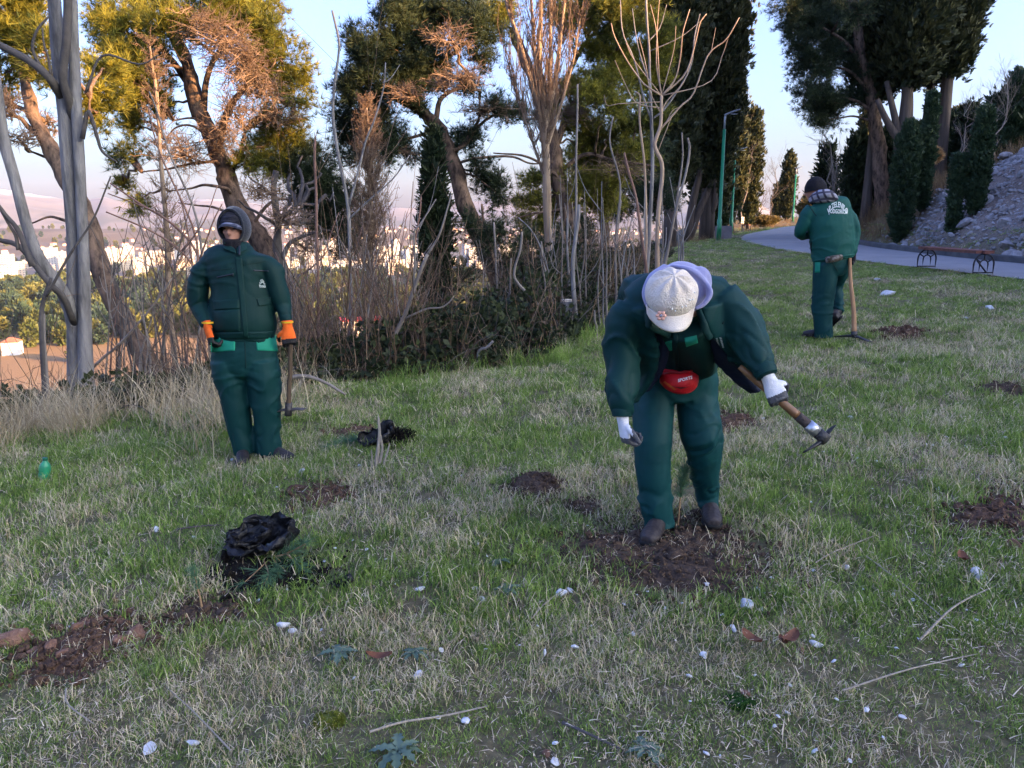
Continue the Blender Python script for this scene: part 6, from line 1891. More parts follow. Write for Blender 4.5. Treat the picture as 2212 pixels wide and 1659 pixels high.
# ------------------------------------------------------------------ the worker bending forward
def bending_worker():
    A = at
    base = A(1440, 1165, 3.66); base[2] = terrain(base[0], base[1])
    YB = 3.86                                    # hips
    s = m_px(3.6)
    hc = A(1449, 640, 3.16)                      # head
    up = norm(np.array([-.02, -.50, .70])); fw = norm(np.array([.03, -.74, -.66]))
    HP, HW, HB = head_shape(hc - up * .02, up, fw, .95)
    nk = A(1460, 645, 3.36)
    sh_l, sh_r = A(1352, 668, 3.42), A(1568, 648, 3.42)
    parts = HP + [limb([hc - up * .03, nk], [[.055, .06], [.06, .065]], 6, 12, up), limb([nk, A(1465, 715, 3.70), A(1458, 815, YB + .06)], [[.12, .05], [.12, .05], [.11, .06]], 12, 16, (0, -.7, .7)),
                  limb([sh_l, A(1340, 790, 3.42), A(1344, 900, 3.36)], [.030, .027, .024], 10, 10), limb([sh_r, A(1625, 740, 3.36), A(1655, 812, 3.26)], [.030, .027, .024], 10, 10),
                  limb([nk, sh_l], [.045, .035], 6, 10), limb([nk, sh_r], [.045, .035], 6, 10),
                  limb([A(1412, 830, YB), A(1412, 960, 3.72), A(1420, 1120, 3.70)], [.055, .042, .032], 10, 12), limb([A(1508, 830, YB), A(1515, 950, 3.78), A(1530, 1075, 3.88)], [.055, .042, .032], 10, 12)]
    V, F = fuse(parts, .010, 3)
    wk = link('person', mesh_np('person', V - base, F, [skin], None, True)); wk.location = base
    tag(wk, 'worker bending forward in an open green jacket, head down under a cream knitted peaked cap', 'person')
    # hair falling beside the face
    # trousers
    q = lambda a: np.asarray(a, float) * m_px(3.75)
    tr = [limb([A(1457, 775, 3.80), A(1457, 805, 3.86), A(1457, 835, 3.90), A(1458, 862, 3.90)], q([[84, 62], [95, 75], [98, 85], [92, 70]]), 10, 24),
          limb([A(1410, 820, 3.88), A(1410, 880, 3.82), A(1410, 950, 3.74), A(1410, 1010, 3.72), A(1415, 1070, 3.73), A(1421, 1120, 3.74), A(1424, 1142, 3.73)], q([[48, 62], [46, 56], [43, 48], [40, 44], [36, 42], [33, 42], [34, 42]]), 24, 22),
          limb([A(1506, 820, 3.88), A(1507, 870, 3.84), A(1513, 920, 3.78), A(1519, 950, 3.77), A(1523, 1010, 3.84), A(1526, 1060, 3.90), A(1527, 1088, 3.91)], q([[47, 62], [47, 54], [48, 48], [46, 46], [36, 42], [28, 36], [27, 34]]), 24, 22)]
    V, F = fuse(tr, .0095, 2)
    msk = .35 + 1.0 * np.exp(-((V[:, 2] - .50) / .12) ** 2) * (V[:, 0] > A(1470, 900, 3.8)[0]) + 1.0 * np.exp(-((V[:, 2] - .22) / .16) ** 2)
    V = folds(V, F, .030, 0, 18, (8, 8, 14), msk)
    tz = part('trousers', V, F, mat('worker_trouser_green', (.003, .040, .042), (.0045, .052, .054), scale=3, rough=.62, bump=.12, bscale=420, spec=.18), wk, base)
    # shirt under the jacket
    st = [limb([A(1462, 690, 3.40), A(1472, 730, 3.56), A(1478, 775, 3.74), A(1466, 806, 3.84)], q([[60, 44], [74, 46], [74, 46], [74, 50]]), 16, 22, (0, -.6, .8))]
    V, F = fuse(st, .010, 2)
    V = folds(V, F, .012, 0, 28, (7, 7, 14))
    sh = part('shirt', V, F, cloth_dark, wk, base)
    sf = Surf(V, F)
    def sheet(sfc, par, name, cs, m, off, nu=8, nv=6, Yc=2.6, d=None):
        cs = [A(c[0], c[1], Yc) for c in cs]
        dd = norm(np.mean(cs, 0) - np.array([0, 0, CAMZ])) if d is None else d
        Vp, Fp = patch(sfc, None, None, nu, nv, dd, off, quad_fn(*cs))
        return part(name, Vp, Fp, m, par, base)
    sheet(sf, sh, 'pocket_flap', [(1437, 739), (1451, 735), (1452, 757), (1437, 760)], cloth_teal, .006)
    sheet(sf, sh, 'pocket_flap', [(1478, 730), (1505, 724), (1508, 741), (1482, 750)], cloth_teal, .006)
    sheet(sf, sh, 'placket', [(1452, 715), (1464, 715), (1468, 800), (1456, 800)], cloth_dark, .008, 3, 14)
    # jacket: back and shoulders as one shape, sleeves fused on, front flaps hanging open
    bk = [limb([A(1462, 632, 3.38), A(1462, 648, 3.46), A(1461, 672, 3.60), A(1460, 705, 3.76), A(1458, 745, 3.90), A(1458, 785, 4.00)], q([[70, 40], [116, 52], [124, 60], [118, 64], [108, 62], [100, 56]]), 20, 26, (0, -.55, .83)),
          limb([A(1365, 662, 3.44), A(1440, 628, 3.42), A(1560, 640, 3.44)], q([[36, 40], [44, 46], [36, 40]]), 12, 20),
          limb([A(1362, 655, 3.42), A(1346, 700, 3.42), A(1342, 745, 3.43), A(1343, 790, 3.42), A(1342, 830, 3.39), A(1342, 868, 3.35), A(1343, 886, 3.34)], q([[28, 36], [32, 40], [33, 40], [32, 38], [30, 34], [26, 29], [21, 23]]), 26, 20),
          limb([A(1343, 880, 3.34), A(1343, 898, 3.33)], q([[20, 22], [19, 21]]), 4, 18),
          limb([A(1556, 640, 3.42), A(1580, 668, 3.40), A(1602, 706, 3.37), A(1622, 742, 3.33), A(1638, 772, 3.29), A(1648, 792, 3.26)], q([[36, 42], [38, 42], [36, 40], [34, 38], [30, 32], [24, 26]]), 24, 20, (0, 1, 0)),
          limb([A(1645, 786, 3.27), A(1655, 808, 3.24)], q([[21, 22], [20, 21]]), 4, 18)]
    # flaps as thick sheets: rows of (inner edge, outer edge) points
    def flap(rows, th=.018, n=16, m_=8):
        a = smooth_path([np.concatenate([A(*r[0]), A(*r[1])]) for r in rows], n)
        t = np.linspace(0, 1, m_)[None, :, None]
        G = a[:, None, :3] * (1 - t) + a[:, None, 3:] * t
        G = G + np.array([0, -.03, .01]) * np.sin(t * math.pi)
        du = np.gradient(G, axis=0); dv = np.gradient(G, axis=1)
        nn = norm(np.cross(du, dv))
        Vv = np.concatenate([(G + nn * th).reshape(-1, 3), (G - nn * th).reshape(-1, 3)])
        k_ = n * m_; i = np.arange(k_).reshape(n, m_)
        qd = np.stack([i[:-1, :-1], i[1:, :-1], i[1:, 1:], i[:-1, 1:]], -1).reshape(-1, 4)
        ring = np.concatenate([i[0], i[1:, -1], i[-1, -2::-1], i[-2:0:-1, 0]]); r2 = np.roll(ring, -1)
        return Vv, [qd, qd[:, ::-1] + k_, np.stack([ring, ring + k_, r2 + k_, r2], 1)]
    lf = flap([((1402, 664, 3.30), (1352, 668, 3.40)), ((1410, 700, 3.34), (1350, 720, 3.46)), ((1424, 748, 3.42), (1356, 770, 3.56)), ((1418, 790, 3.50), (1366, 815, 3.66)), ((1396, 835, 3.54), (1372, 845, 3.68)), ((1368, 868, 3.56), (1366, 864, 3.64))])
    rf = flap([((1512, 660, 3.30), (1568, 660, 3.40)), ((1524, 705, 3.32), (1578, 700, 3.44)), ((1552, 745, 3.38), (1592, 742, 3.46)), ((1590, 785, 3.44), (1606, 776, 3.48)), ((1615, 806, 3.46), (1622, 800, 3.50))])
    rl = flap([((1496, 690, 3.42), (1560, 742, 3.42)), ((1510, 735, 3.48), (1580, 775, 3.47)), ((1546, 780, 3.56), (1606, 800, 3.50)), ((1582, 815, 3.58), (1632, 828, 3.52)), ((1622, 848, 3.58), (1640, 846, 3.54))], .014)
    ll = flap([((1440, 712, 3.38), (1412, 700, 3.42)), ((1444, 760, 3.50), (1414, 770, 3.52)), ((1428, 805, 3.60), (1404, 815, 3.60)), ((1398, 845, 3.64), (1384, 848, 3.62))], .010)
    V, F = fuse(bk + [lf, rf], .0098, 3)
    msk = np.where((V[:, 0] < A(1382, 800, 3.4)[0]) | (V[:, 0] > A(1575, 720, 3.4)[0]), .85, .5)
    V = folds(V, F, .044, 0, 33, (8, 8, 20), msk)
    jk = part('jacket', V, F, mat('worker_jacket_green', (.0025, .028, .027), (.004, .040, .038), scale=3, rough=.6, bump=.12, bscale=420, spec=.18), wk, base)
    jsf = Surf(V, F)
    for nm, fl in (('lining', rl), ('lining', ll)):
        Vf, Ff = fuse([fl], .0085, 2); Vf = folds(Vf, Ff, .008, 0, 41, (20, 20, 14))
        part(nm, Vf, Ff, cloth_navy, jk, base)
    # collar lying open
    def strip(pl, r, m, name, par):
        P = smooth_path([A(*p) for p in pl], 20)
        part(name, *batch_tubes(P[None], np.repeat(np.array([[r]]), 20, 1)[0][None], 10, True, (0, 0, 1)), m, par, base)
    strip([(1392, 660, 3.33), (1398, 690, 3.28), (1406, 704, 3.27), (1424, 712, 3.30), (1446, 722, 3.36)], [.010, .020], cloth_dark, 'collar', jk)
    strip([(1508, 668, 3.32), (1516, 690, 3.28), (1524, 712, 3.27), (1534, 730, 3.29)], [.012, .018], cloth_dark, 'collar', jk)
    strip([(1338, 658, 3.40), (1344, 690, 3.36), (1360, 725, 3.35), (1364, 742, 3.36)], [.004, .006], seam_m, 'shoulder_seam', jk)
    strip([(1588, 640, 3.42), (1576, 670, 3.35), (1560, 700, 3.33)], [.004, .006], seam_m, 'shoulder_seam', jk)
    c0 = np.array([1558, 748.])
    pl = lambda x_, y_: A(1555 + 1.0 * y_ * 5.2 + x_ * 1.6, 741 + x_ * 5.5 - y_ * 1.2, 2.7)
    dd = norm(A(1553, 745, 2.7) - np.array([0, 0, CAMZ]))
    for txt, oy in (('J.P.ZELENILO', .8), ('PODGORICA', -.8)):
        Vt, Ft = print_text(jsf, txt, lambda x_, y_: pl(x_ * .72, y_ * .9 + oy), dd, .005)
        part('emblem_lettering', Vt, Ft, print_m, jk, base, False)
    # waist bag
    bc = A(1467, 826, 3.62)
    Bv, Bf = fuse([limb([A(1434, 818, 3.62), A(1448, 823, 3.57), A(1468, 827, 3.55), A(1488, 823, 3.57), A(1500, 812, 3.62)], q([[14, 12], [21, 17], [24, 20], [24, 18], [12, 10]]), 18, 18, (0, 1, 0))], .006, 2)
    red = mat('red_nylon', (.42, .006, .010), (.55, .012, .018), scale=7, rough=.45, bump=.2, bscale=120)
    bg_ = thing('waist_bag', bc, 'red waist bag with white lettering worn by the bending worker', 'waist bag')
    part('pouch', Bv, Bf, red, bg_, bc)
    bs = Surf(Bv, Bf)
    dd = norm(bc - np.array([0, 0, CAMZ]))
    Vt, Ft = print_text(bs, 'SPORTS', lambda x_, y_: A(1480 + x_ * 9.0, 819 - y_ * 9.5 - x_ * 2.2, 3.0), dd, .004)
    part('lettering', Vt, Ft, mat('white_print', (.8, .8, .8), rough=.6), bg_, bc, False)
    for nm, cs, m in [('stripe', [(1432, 826), (1436, 823), (1462, 842), (1456, 843)], mat('orange_stripe', (.55, .10, .02), rough=.5)), ('stripe', [(1444, 832), (1470, 838), (1494, 834), (1472, 841)], mat('dark_stripe', (.16, .02, .02), rough=.5))]:
        cs_ = [A(c[0], c[1], 3.1) for c in cs]
        Vp, Fp = patch(bs, None, None, 8, 2, dd, .004, quad_fn(*cs_)); part(nm, Vp, Fp, m, bg_, bc)
    ztop = [(1433, 810, 3.59), (1450, 806, 3.54), (1470, 805, 3.52), (1490, 801, 3.54), (1501, 800, 3.60)]
    part('zip', *tube(smooth_path([A(*p) for p in ztop], 14), [.004] * 14, 6), mat('red_zip', (.25, .01, .012), rough=.5), bg_, bc)
    part('strap', *batch_tubes(smooth_path([A(1398, 800, 3.72), A(1425, 802, 3.68), A(1467, 806, 3.64), A(1506, 800, 3.66), A(1545, 792, 3.74)], 16)[None], np.tile([[.004, .015]], (16, 1))[None], 8, True, (0, 0, 1)), red, bg_, bc)
    # hood of the lilac jersey lying on the neck
    lil = mat('lilac_fleece', (.22, .22, .37), (.30, .30, .46), scale=14, rough=.95, bump=.2, bscale=200, sheen=.4)
    P = [(1400, 612, 3.30), (1392, 640, 3.28), (1398, 668, 3.25)]
    rim = smooth_path([A(*p) for p in [(1396, 655, 3.26), (1393, 628, 3.30), (1412, 596, 3.36), (1462, 570, 3.38), (1500, 585, 3.36), (1526, 606, 3.32), (1538, 630, 3.27), (1532, 654, 3.23), (1508, 670, 3.20), (1494, 672, 3.20)]], 40)
    inn = smooth_path([A(*p) for p in [(1404, 655, 3.30), (1404, 632, 3.34), (1420, 606, 3.40), (1462, 586, 3.44), (1488, 600, 3.42), (1504, 618, 3.38), (1512, 636, 3.34), (1508, 652, 3.30), (1496, 664, 3.27), (1488, 668, 3.26)]], 40)
    out_ = smooth_path([A(*p) for p in [(1392, 660, 3.34), (1390, 632, 3.38), (1410, 600, 3.44), (1462, 576, 3.48), (1504, 590, 3.46), (1530, 612, 3.42), (1542, 634, 3.36), (1536, 660, 3.32), (1512, 674, 3.30), (1500, 676, 3.30)]], 40)
    t = np.linspace(0, 1, 8)[None, :, None]
    G1 = rim[:, None] * (1 - t) + out_[:, None] * t; G2 = rim[:, None] * (1 - t) + inn[:, None] * t
    G2 = G2 + (np.array([0, .05, -.02]) * np.sin(t * 3.14))
    hp = [ellipsoid(A(1470, 622, 3.40), (.120, .07, .118), 20, 14), ellipsoid(A(1500, 626, 3.33), (.072, .05, .105), 18, 12, np.array([[.94, 0, .34], [0, 1, 0], [-.34, 0, .94]])), limb([A(1450, 573, 3.36), A(1492, 584, 3.31), A(1522, 610, 3.29), A(1533, 634, 3.26), A(1520, 657, 3.24), A(1500, 668, 3.23)], q([[4, 10], [6, 12], [6, 12], [6, 12], [5, 10], [3, 8]]), 22, 12),
          limb([A(1402, 665, 3.28), A(1398, 635, 3.30), A(1410, 602, 3.34), A(1440, 576, 3.36)], q([[5, 12], [9, 16], [10, 18], [8, 14]]), 14, 12)]
    Vh, Fh = fuse(hp, .007, 3); Vh = folds(Vh, Fh, .004, 0, 52, (9, 9, 9))
    part('hood', Vh, Fh, lil, wk, base)
    # cap: soft knitted crown gathered at a button, peak in front
    cream = mat('cream_knit', (.62, .51, .40), (.80, .70, .58), scale=10, rough=.95, bump=.5, bscale=150, sheen=.3)
    nt = cream.node_tree; vo = nt.nodes.new('ShaderNodeTexVoronoi'); vo.inputs['Scale'].default_value = 42; vo.feature = 'DISTANCE_TO_EDGE'
    tcn = [n_ for n_ in nt.nodes if n_.type == 'TEX_COORD'][0]; nt.links.new(tcn.outputs['Object'], vo.inputs['Vector'])
    bpn = [n_ for n_ in nt.nodes if n_.type == 'BUMP'][0]; bp2 = nt.nodes.new('ShaderNodeBump'); bp2.inputs['Strength'].default_value = .5; bp2.inputs['Distance'].default_value = .006
    nt.links.new(vo.outputs['Distance'], bp2.inputs['Height']); nt.links.new(bpn.outputs[0], bp2.inputs['Normal']); nt.links.new(bp2.outputs[0], nt.nodes['Principled BSDF'].inputs['Normal'])
    cu = norm(np.array([-.03, -.52, .62])); cf = norm(fw - (fw @ cu) * cu); cr_ = np.cross(cf, cu)
    B = np.stack([cr_, cf, cu], 1)
    cc = hc + cu * .004
    nu, nv = 64, 22
    Vc = []
    for j in range(nv + 1):
        th = math.radians(2) + math.radians(100) * j / nv
        for i in range(nu):
            ph = 2 * math.pi * i / nu
            fold = .5 + .5 * math.cos(ph * 8)
            amp = .10 * math.exp(-((th - .55) / .45) ** 2)
            r = np.array([.112, .116, .112])
            k2 = 1 + amp * (fold - .6) + .03 * (vnoise(np.array([[math.cos(ph) * 2, math.sin(ph) * 2, th * 2]]), 6)[0] - .5)
            p = np.array([math.sin(th) * math.cos(ph), math.sin(th) * math.sin(ph), math.cos(th)]) * r * k2
            if th > 1.2: p[:2] *= 1 - .16 * (th - 1.2)
            Vc.append(cc + B @ p)
    i = np.arange((nv + 1) * nu).reshape(nv + 1, nu)
    Vc = np.array(Vc)
    cap = part('cap', Vc, [np.stack([i[:-1], i[1:], np.roll(i[1:], -1, 1), np.roll(i[:-1], -1, 1)], -1).reshape(-1, 4), i[0][None]], cream, wk, base)
    part('cap_button', *ellipsoid(cc + cu * .108, (.010, .010, .006), 10, 6), cream, cap, base)
    bv = []
    for j in range(7):
        f = j / 6
        for ii in range(21):
            a = math.radians(-78 + 156 * ii / 20)
            ext = .062 * f * math.cos(a * .85) ** .8
            p = np.array([math.sin(a) * (.104 - .006 * f), math.cos(a) * (.104 + ext), -.006 - .030 * f - .014 * math.sin(a) ** 2 * (1 + f)])
            bv.append(cc + B @ p)
    bv = np.array(bv); b2 = bv - B @ np.array([0, 0, .009])
    i = np.arange(147).reshape(7, 21); qd = np.stack([i[:-1, :-1], i[:-1, 1:], i[1:, 1:], i[1:, :-1]], -1).reshape(-1, 4)
    ring = np.concatenate([i[0], i[1:, -1], i[-1, -2::-1], i[-2:0:-1, 0]]); r2 = np.roll(ring, -1)
    part('peak', np.concatenate([bv, b2]), [qd, qd[:, ::-1] + 147, np.stack([ring, ring + 147, r2 + 147, r2], 1)], mat('cream_peak', (.64, .54, .44), (.77, .68, .57), scale=8, rough=.95, bump=.3, bscale=220), cap, base)
    csf = Surf(Vc, [np.stack([np.arange((nv + 1) * nu).reshape(nv + 1, nu)[:-1], np.arange((nv + 1) * nu).reshape(nv + 1, nu)[1:], np.roll(np.arange((nv + 1) * nu).reshape(nv + 1, nu)[1:], -1, 1), np.roll(np.arange((nv + 1) * nu).reshape(nv + 1, nu)[:-1], -1, 1)], -1).reshape(-1, 4)])
    pet = mat('peach_petal', (.60, .30, .22), (.7, .40, .30), scale=10, rough=.7)
    def oncap(px, py, off=.004):
        o_ = np.array([0, 0, CAMZ]); d_ = norm(A(px, py, 3) - o_)
        h, n_ = csf.hit(o_, d_)
        return (h - d_ * off, d_) if h is not None else (A(px, py, 3.05), d_)
    fc, fd = oncap(1428, 682, .010)
    fl = part('flower', *ellipsoid(fc - fd * .004, (.006, .006, .006), 8, 6), mat('dark_bead', (.05, .05, .07), (.5, .5, .55), scale=200, rough=.4), cap, base)
    for a in np.linspace(0, 6.28, 7)[:-1]:
        r_ = np.cross(fd, [0, 0, 1]); r_ = norm(r_); u_ = np.cross(r_, fd)
        part('petal', *ellipsoid(fc + (r_ * math.cos(a) + u_ * math.sin(a)) * .013, (.0095, .006, .0075), 8, 6, None), pet, fl, base)
    for p in [(1491, 648), (1497, 647), (1474, 663), (1482, 661), (1452, 668), (1459, 672), (1500, 632)]:
        c_, d_ = oncap(*p, .003)
        part('pearl', *ellipsoid(c_, (.0034,) * 3, 8, 6), mat('pearl', (.8, .8, .8), rough=.25), cap, base)
    # gloves
    def glove(w, fwd_, palm, side, curl, thumb, split, roll=.0):
        Pp, W = hand(w, fwd_, palm, side, curl, thumb, 1.0, .06)
        V, F = fuse(Pp, .0044, 2)
        c = np.concatenate([V[f].mean(1) for f in F])
        t = (c - np.asarray(w)) @ norm(np.asarray(fwd_, float)); pc = (c - np.asarray(w)) @ norm(np.asarray(palm, float))
        mi = ((t > split) | (pc > .014)).astype(int); mi[t < .015] = 0
        return part('glove', V, F, [white_knit, grey_rubber], wk, base, True, mi)
    w1 = A(1346, 912, 3.33)
    g1 = glove(w1, (.14, -.05, -1), (.93, .20, .1), 1, (1.0, 1.1, 1.15, 1.15), .15, .066)
    part('cuff_band', *tube([w1 + [-.002, 0, .040], w1 + [-.002, 0, .034]], [.0355, .0355], 16, False), mat('navy_band', (.01, .012, .03), rough=.9), g1, base)
    h0, h1 = A(1598, 792, 3.31), A(1778, 945, 3.20)
    hd_ = norm(h1 - h0); gp = h0 + (h1 - h0) * .45
    wr_ = A(1657, 812, 3.225)
    f0 = norm(A(1682, 866, 3.20) - wr_)
    pl_ = norm(np.cross(hd_, f0)); pl_ = pl_ if pl_[1] > 0 else -pl_
    w2 = gp - f0 * .080 - pl_ * .027
    g2 = glove(w2, f0, pl_, 1, (1.0, 1.05, 1.05, 1.0), .9, .060)
    for pp, rr_, nm in (([A(1344, 874, 3.345), A(1343, 886, 3.335), A(1343, 899, 3.33)], [22, 23, 21], 'cuff'), ([A(1646, 788, 3.265), A(1651, 799, 3.25), A(1657, 811, 3.235)], [24, 25, 23], 'cuff')):
        Pq = smooth_path(pp, 18); rr2 = np.interp(np.linspace(0, 1, 18), [0, .5, 1], rr_) * m_px(3.4) * (1 + .05 * np.cos(np.arange(18) * math.pi * .9))
        part(nm, *tube(Pq, rr2, 18), MATS['worker_jacket_green'], jk, base)
    # hoe
    hd = norm(h1 - h0)
    tb = h1.copy()
    hoe = thing('hoe', tb, 'hoe with brown wooden handle carried low by the bending worker', 'hoe')
    n_ = 24; t = np.linspace(0, 1, n_)
    Pp = h0[None] * (1 - t[:, None]) + h1[None] * t[:, None]
    rr = np.interp(t, [0, .1, .6, .66, .95, 1], [.012, .016, .0185, .020, .021, .020])
    cut = int(n_ * .68)
    part('handle', *tube(Pp[:cut + 1], rr[:cut + 1], 14), mat('brown_handle', (.16, .075, .030), (.32, .17, .075), scale=5, rough=.45, bump=.25, bscale=30, stretch=(1, 1, 1), coat=.2), hoe, tb)
    part('dark_socket', *tube(Pp[cut:], rr[cut:] + .0012, 14), mat('muddy_wood', (.045, .034, .03), (.11, .08, .065), scale=12, rough=.8, bump=.5, bscale=60), hoe, tb)
    c_ = h1 - hd * .055
    part('bright_ferrule', *tube([c_ - hd * .030, c_ + hd * .022], [.0255, .027], 18), mat('bright_steel', (.42, .43, .45), (.62, .63, .65), scale=30, rough=.35, metal=.9, bump=.3, bscale=60), hoe, tb)
    part('socket_ring', *tube([c_ + hd * .022, c_ + hd * .075], [.025, .026], 14), mat('dark_iron', (.035, .034, .034), (.09, .085, .08), scale=12, rough=.55, metal=.6, bump=.4, bscale=60), hoe, tb)
    e0, e1 = A(1738, 976, 3.17), A(1798, 922, 3.25)
    bl = smooth_path([e0, e0 * .6 + e1 * .4 + hd * .012, e0 * .4 + e1 * .6 + hd * .010, e1], 16)
    part('blade', *batch_tubes(bl[None], np.stack([np.interp(np.linspace(0, 1, 16), [0, .4, .6, 1], [.016, .022, .024, .034]), np.interp(np.linspace(0, 1, 16), [0, .45, .6, 1], [.004, .012, .012, .003])], 1)[None], 10, True, hd), MATS['dark_iron'], hoe, tb)
    # boots
    for hl, to, sf_ in [(A(1432, 1150, 3.76), A(1400, 1178, 3.56), A(1424, 1128, 3.74)), (A(1526, 1100, 3.96), A(1540, 1145, 3.72), A(1527, 1080, 3.92))]:
        g0, g1_ = terrain(hl[0], hl[1]), terrain(to[0], to[1])
        hl[2] = max(hl[2] - .05, g0 + .02); to[2] = g1_ + .03
        to = hl + norm(to - hl) * .265
        to[2] = max(to[2], terrain(to[0], to[1]) + .025)
        U_, So = shoe(hl, to, (0, 0, 1), .050, .082, sf_)
        V, F = fuse(U_, .006, 2)
        b = part('boot', V, F, mat('worn_brown_leather', (.020, .016, .017), (.055, .045, .043), scale=9, rough=.6, bump=.4, bscale=50), wk, base)
        part('sole', So[0], So[1], sole_m, b, base)
bending_worker()

# ------------------------------------------------------------------ the man walking away
def walking_man():
    k, Y = .248, 8.95
    L_ = lambda zx, zy, dy=0: at(1673 + k * zx, 357 + k * zy, Y + dy)
    u = k * m_px(Y)
    hw = lambda z: z * u
    base = L_(430, 1505); base[2] = terrain(base[0], base[1])
    fw = norm(np.array([-.72, .62, 0])); rt = np.array([fw[1], -fw[0], 0])
    hc = L_(352, 215, .12)
    HP, HW, HB = head_shape(hc, (-.10, .10, 1), (-.80, .45, -.35), 1.0)
    parts = HP + [limb([hc, L_(400, 330)], [[.06, .06], [.07, .07]], 6, 12), limb([L_(420, 350), L_(480, 550), L_(520, 800)], [[.11, .07], [.11, .08], [.11, .085]], 12, 16),
                  limb([L_(310, 400), L_(215, 590, .05), L_(300, 610, .35)], [.030, .027, .024], 10, 10), limb([L_(640, 430), L_(710, 600), L_(682, 790)], [.030, .027, .024], 10, 10),
                  limb([L_(440, 830), L_(430, 1150), L_(425, 1470)], [.06, .045, .034], 12, 12), limb([L_(580, 830, .1), L_(535, 1080, .3), L_(552, 1300, .1)], [.06, .045, .034], 12, 12)]
    V, F = fuse(parts, .012, 3)
    mn = link('person', mesh_np('person', V - base, F, [skin], None, True)); mn.location = base
    tag(mn, 'worker in green jacket and black knit hat seen from behind, walking towards the path', 'person')
    J = [limb([L_(440, 296), L_(450, 330), L_(462, 370), L_(478, 450), L_(494, 560), L_(505, 660), L_(512, 740), L_(516, 790)], [[hw(90), .10], [hw(150), .13], [hw(186), .15], [hw(190), .165], [hw(188), .175], [hw(188), .18], [hw(186), .175], [hw(182), .165]], 30, 28),
         limb([L_(516, 785), L_(518, 815)], [[hw(182), .165], [hw(182), .165]], 4, 28),
         limb([L_(330, 380), L_(290, 430), L_(250, 520, .02), L_(222, 575, .05), L_(235, 602, .12), L_(290, 605, .26), L_(345, 600, .36)], np.array([[62, 66], [64, 66], [58, 62], [48, 54], [46, 48], [38, 40], [32, 34]]) * u, 26, 18, (0, 1, .3)),
         limb([L_(625, 400, .02), L_(670, 460, .02), L_(698, 530), L_(706, 590), L_(700, 660, -.02), L_(690, 725, -.04), L_(684, 765, -.05)], np.array([[46, 60], [46, 58], [40, 54], [38, 50], [34, 46], [28, 40], [24, 34]]) * u, 24, 18)]
    V, F = fuse(J, .012, 3)
    V = folds(V, F, .028, 0, 61, (6, 6, 15), .5 + .6 * sstep(-V[:, 2], -1.5, -1.1))
    jg = mat('faded_jacket_green', (.0055, .062, .050), (.0085, .082, .066), scale=2.5, rough=.65, bump=.15, bscale=420, spec=.18)
    jk = part('jacket', V, F, jg, mn, base)
    sf = Surf(V, F); fr = lambda a, b: L_(a, b, -.8); d = norm(L_(480, 400) - np.array([0, 0, CAMZ]))
    def sheet(sfc, par, name, a, b, c, e, m, off, nu=10, nv=6):
        Vp, Fp = patch(sfc, None, None, nu, nv, d, off, quad_fn(fr(*a), fr(*b), fr(*c), fr(*e)))
        return part(name, Vp, Fp, m, par, base)
    sheet(sf, jk, 'hem_band', (330, 828), (700, 768), (700, 784), (334, 848), jg, .005, 24, 2)
    sheet(sf, jk, 'armhole_seam', (296, 352), (302, 350), (368, 440), (362, 444), seam_m, .003, 1, 12)
    sheet(sf, jk, 'side_pocket', (312, 655), (326, 660), (326, 748), (312, 742), seam_m, .003, 2, 8)
    for txt, yc, arch, w_, h_ in (('J.P.ZELENILO', 338, 1.5, 33, 66), ('PODGORICA', 404, 0, 28, 52)):
        pl = lambda x_, y_: fr(552 + x_ * w_ + y_ * 2, yc + (6 if arch else 0) - y_ * h_ + x_ * 3.0 * (0 if arch else .4) + (x_ * 2.5 if arch else 0))
        Vt, Ft = print_text(sf, txt, pl, d, .006, arch=arch)
        part('back_lettering', Vt, Ft, print_m, jk, base, False)
    T = [limb([L_(505, 770), L_(498, 830), L_(485, 900), L_(480, 960)], [[hw(160), .14], [hw(158), .15], [hw(145), .145], [hw(110), .11]], 12, 24),
         limb([L_(442, 860), L_(440, 960), L_(432, 1080), L_(424, 1160), L_(420, 1260), L_(422, 1380), L_(428, 1470), L_(428, 1500)], np.array([[98, 110], [102, 106], [98, 98], [94, 92], [86, 86], [78, 84], [78, 84], [78, 84]]) * u, 26, 20),
         limb([L_(590, 830, .12), L_(570, 920, .22), L_(540, 1010, .30), L_(530, 1090, .30), L_(545, 1180, .22), L_(553, 1250, .16), L_(556, 1285, .12)], np.array([[74, 100], [72, 95], [66, 88], [58, 80], [48, 66], [42, 60], [41, 60]]) * u, 26, 20)]
    V, F = fuse(T, .012, 2)
    V = folds(V, F, .028, 0, 66, (6, 6, 12), .5 + .6 * np.exp(-((V[:, 2] - base[2] - .3) / .25) ** 2))
    tz = part('trousers', V, F, mat('walker_trouser_green', (.003, .036, .035), (.0045, .048, .046), scale=2.5, rough=.65, bump=.15, bscale=420, spec=.18), mn, base)
    sf = Surf(V, F)
    sheet(sf, tz, 'hip_patch', (352, 830), (400, 826), (396, 932), (350, 936), cloth_teal, .005)
    sheet(sf, tz, 'back_seam', (500, 850), (506, 850), (556, 925), (550, 930), seam_m, .004, 1, 10)
    cam_m = mat('camouflage', (.045, .035, .022), (.17, .15, .13), scale=34, rough=.8, contrast=(.45, .55))
    pc = L_(512, 815, -.20)
    part('belt_pouch', *fuse([limb([L_(444, 828, -.20), L_(512, 815, -.23), L_(584, 800, -.20)], [[hw(26), .03], [hw(29), .04], [hw(24), .03]], 10, 14)], .008, 2), cam_m, mn, base)
    # hat, plaid hood
    B = HB; nu, nv = 28, 12; Vc = []
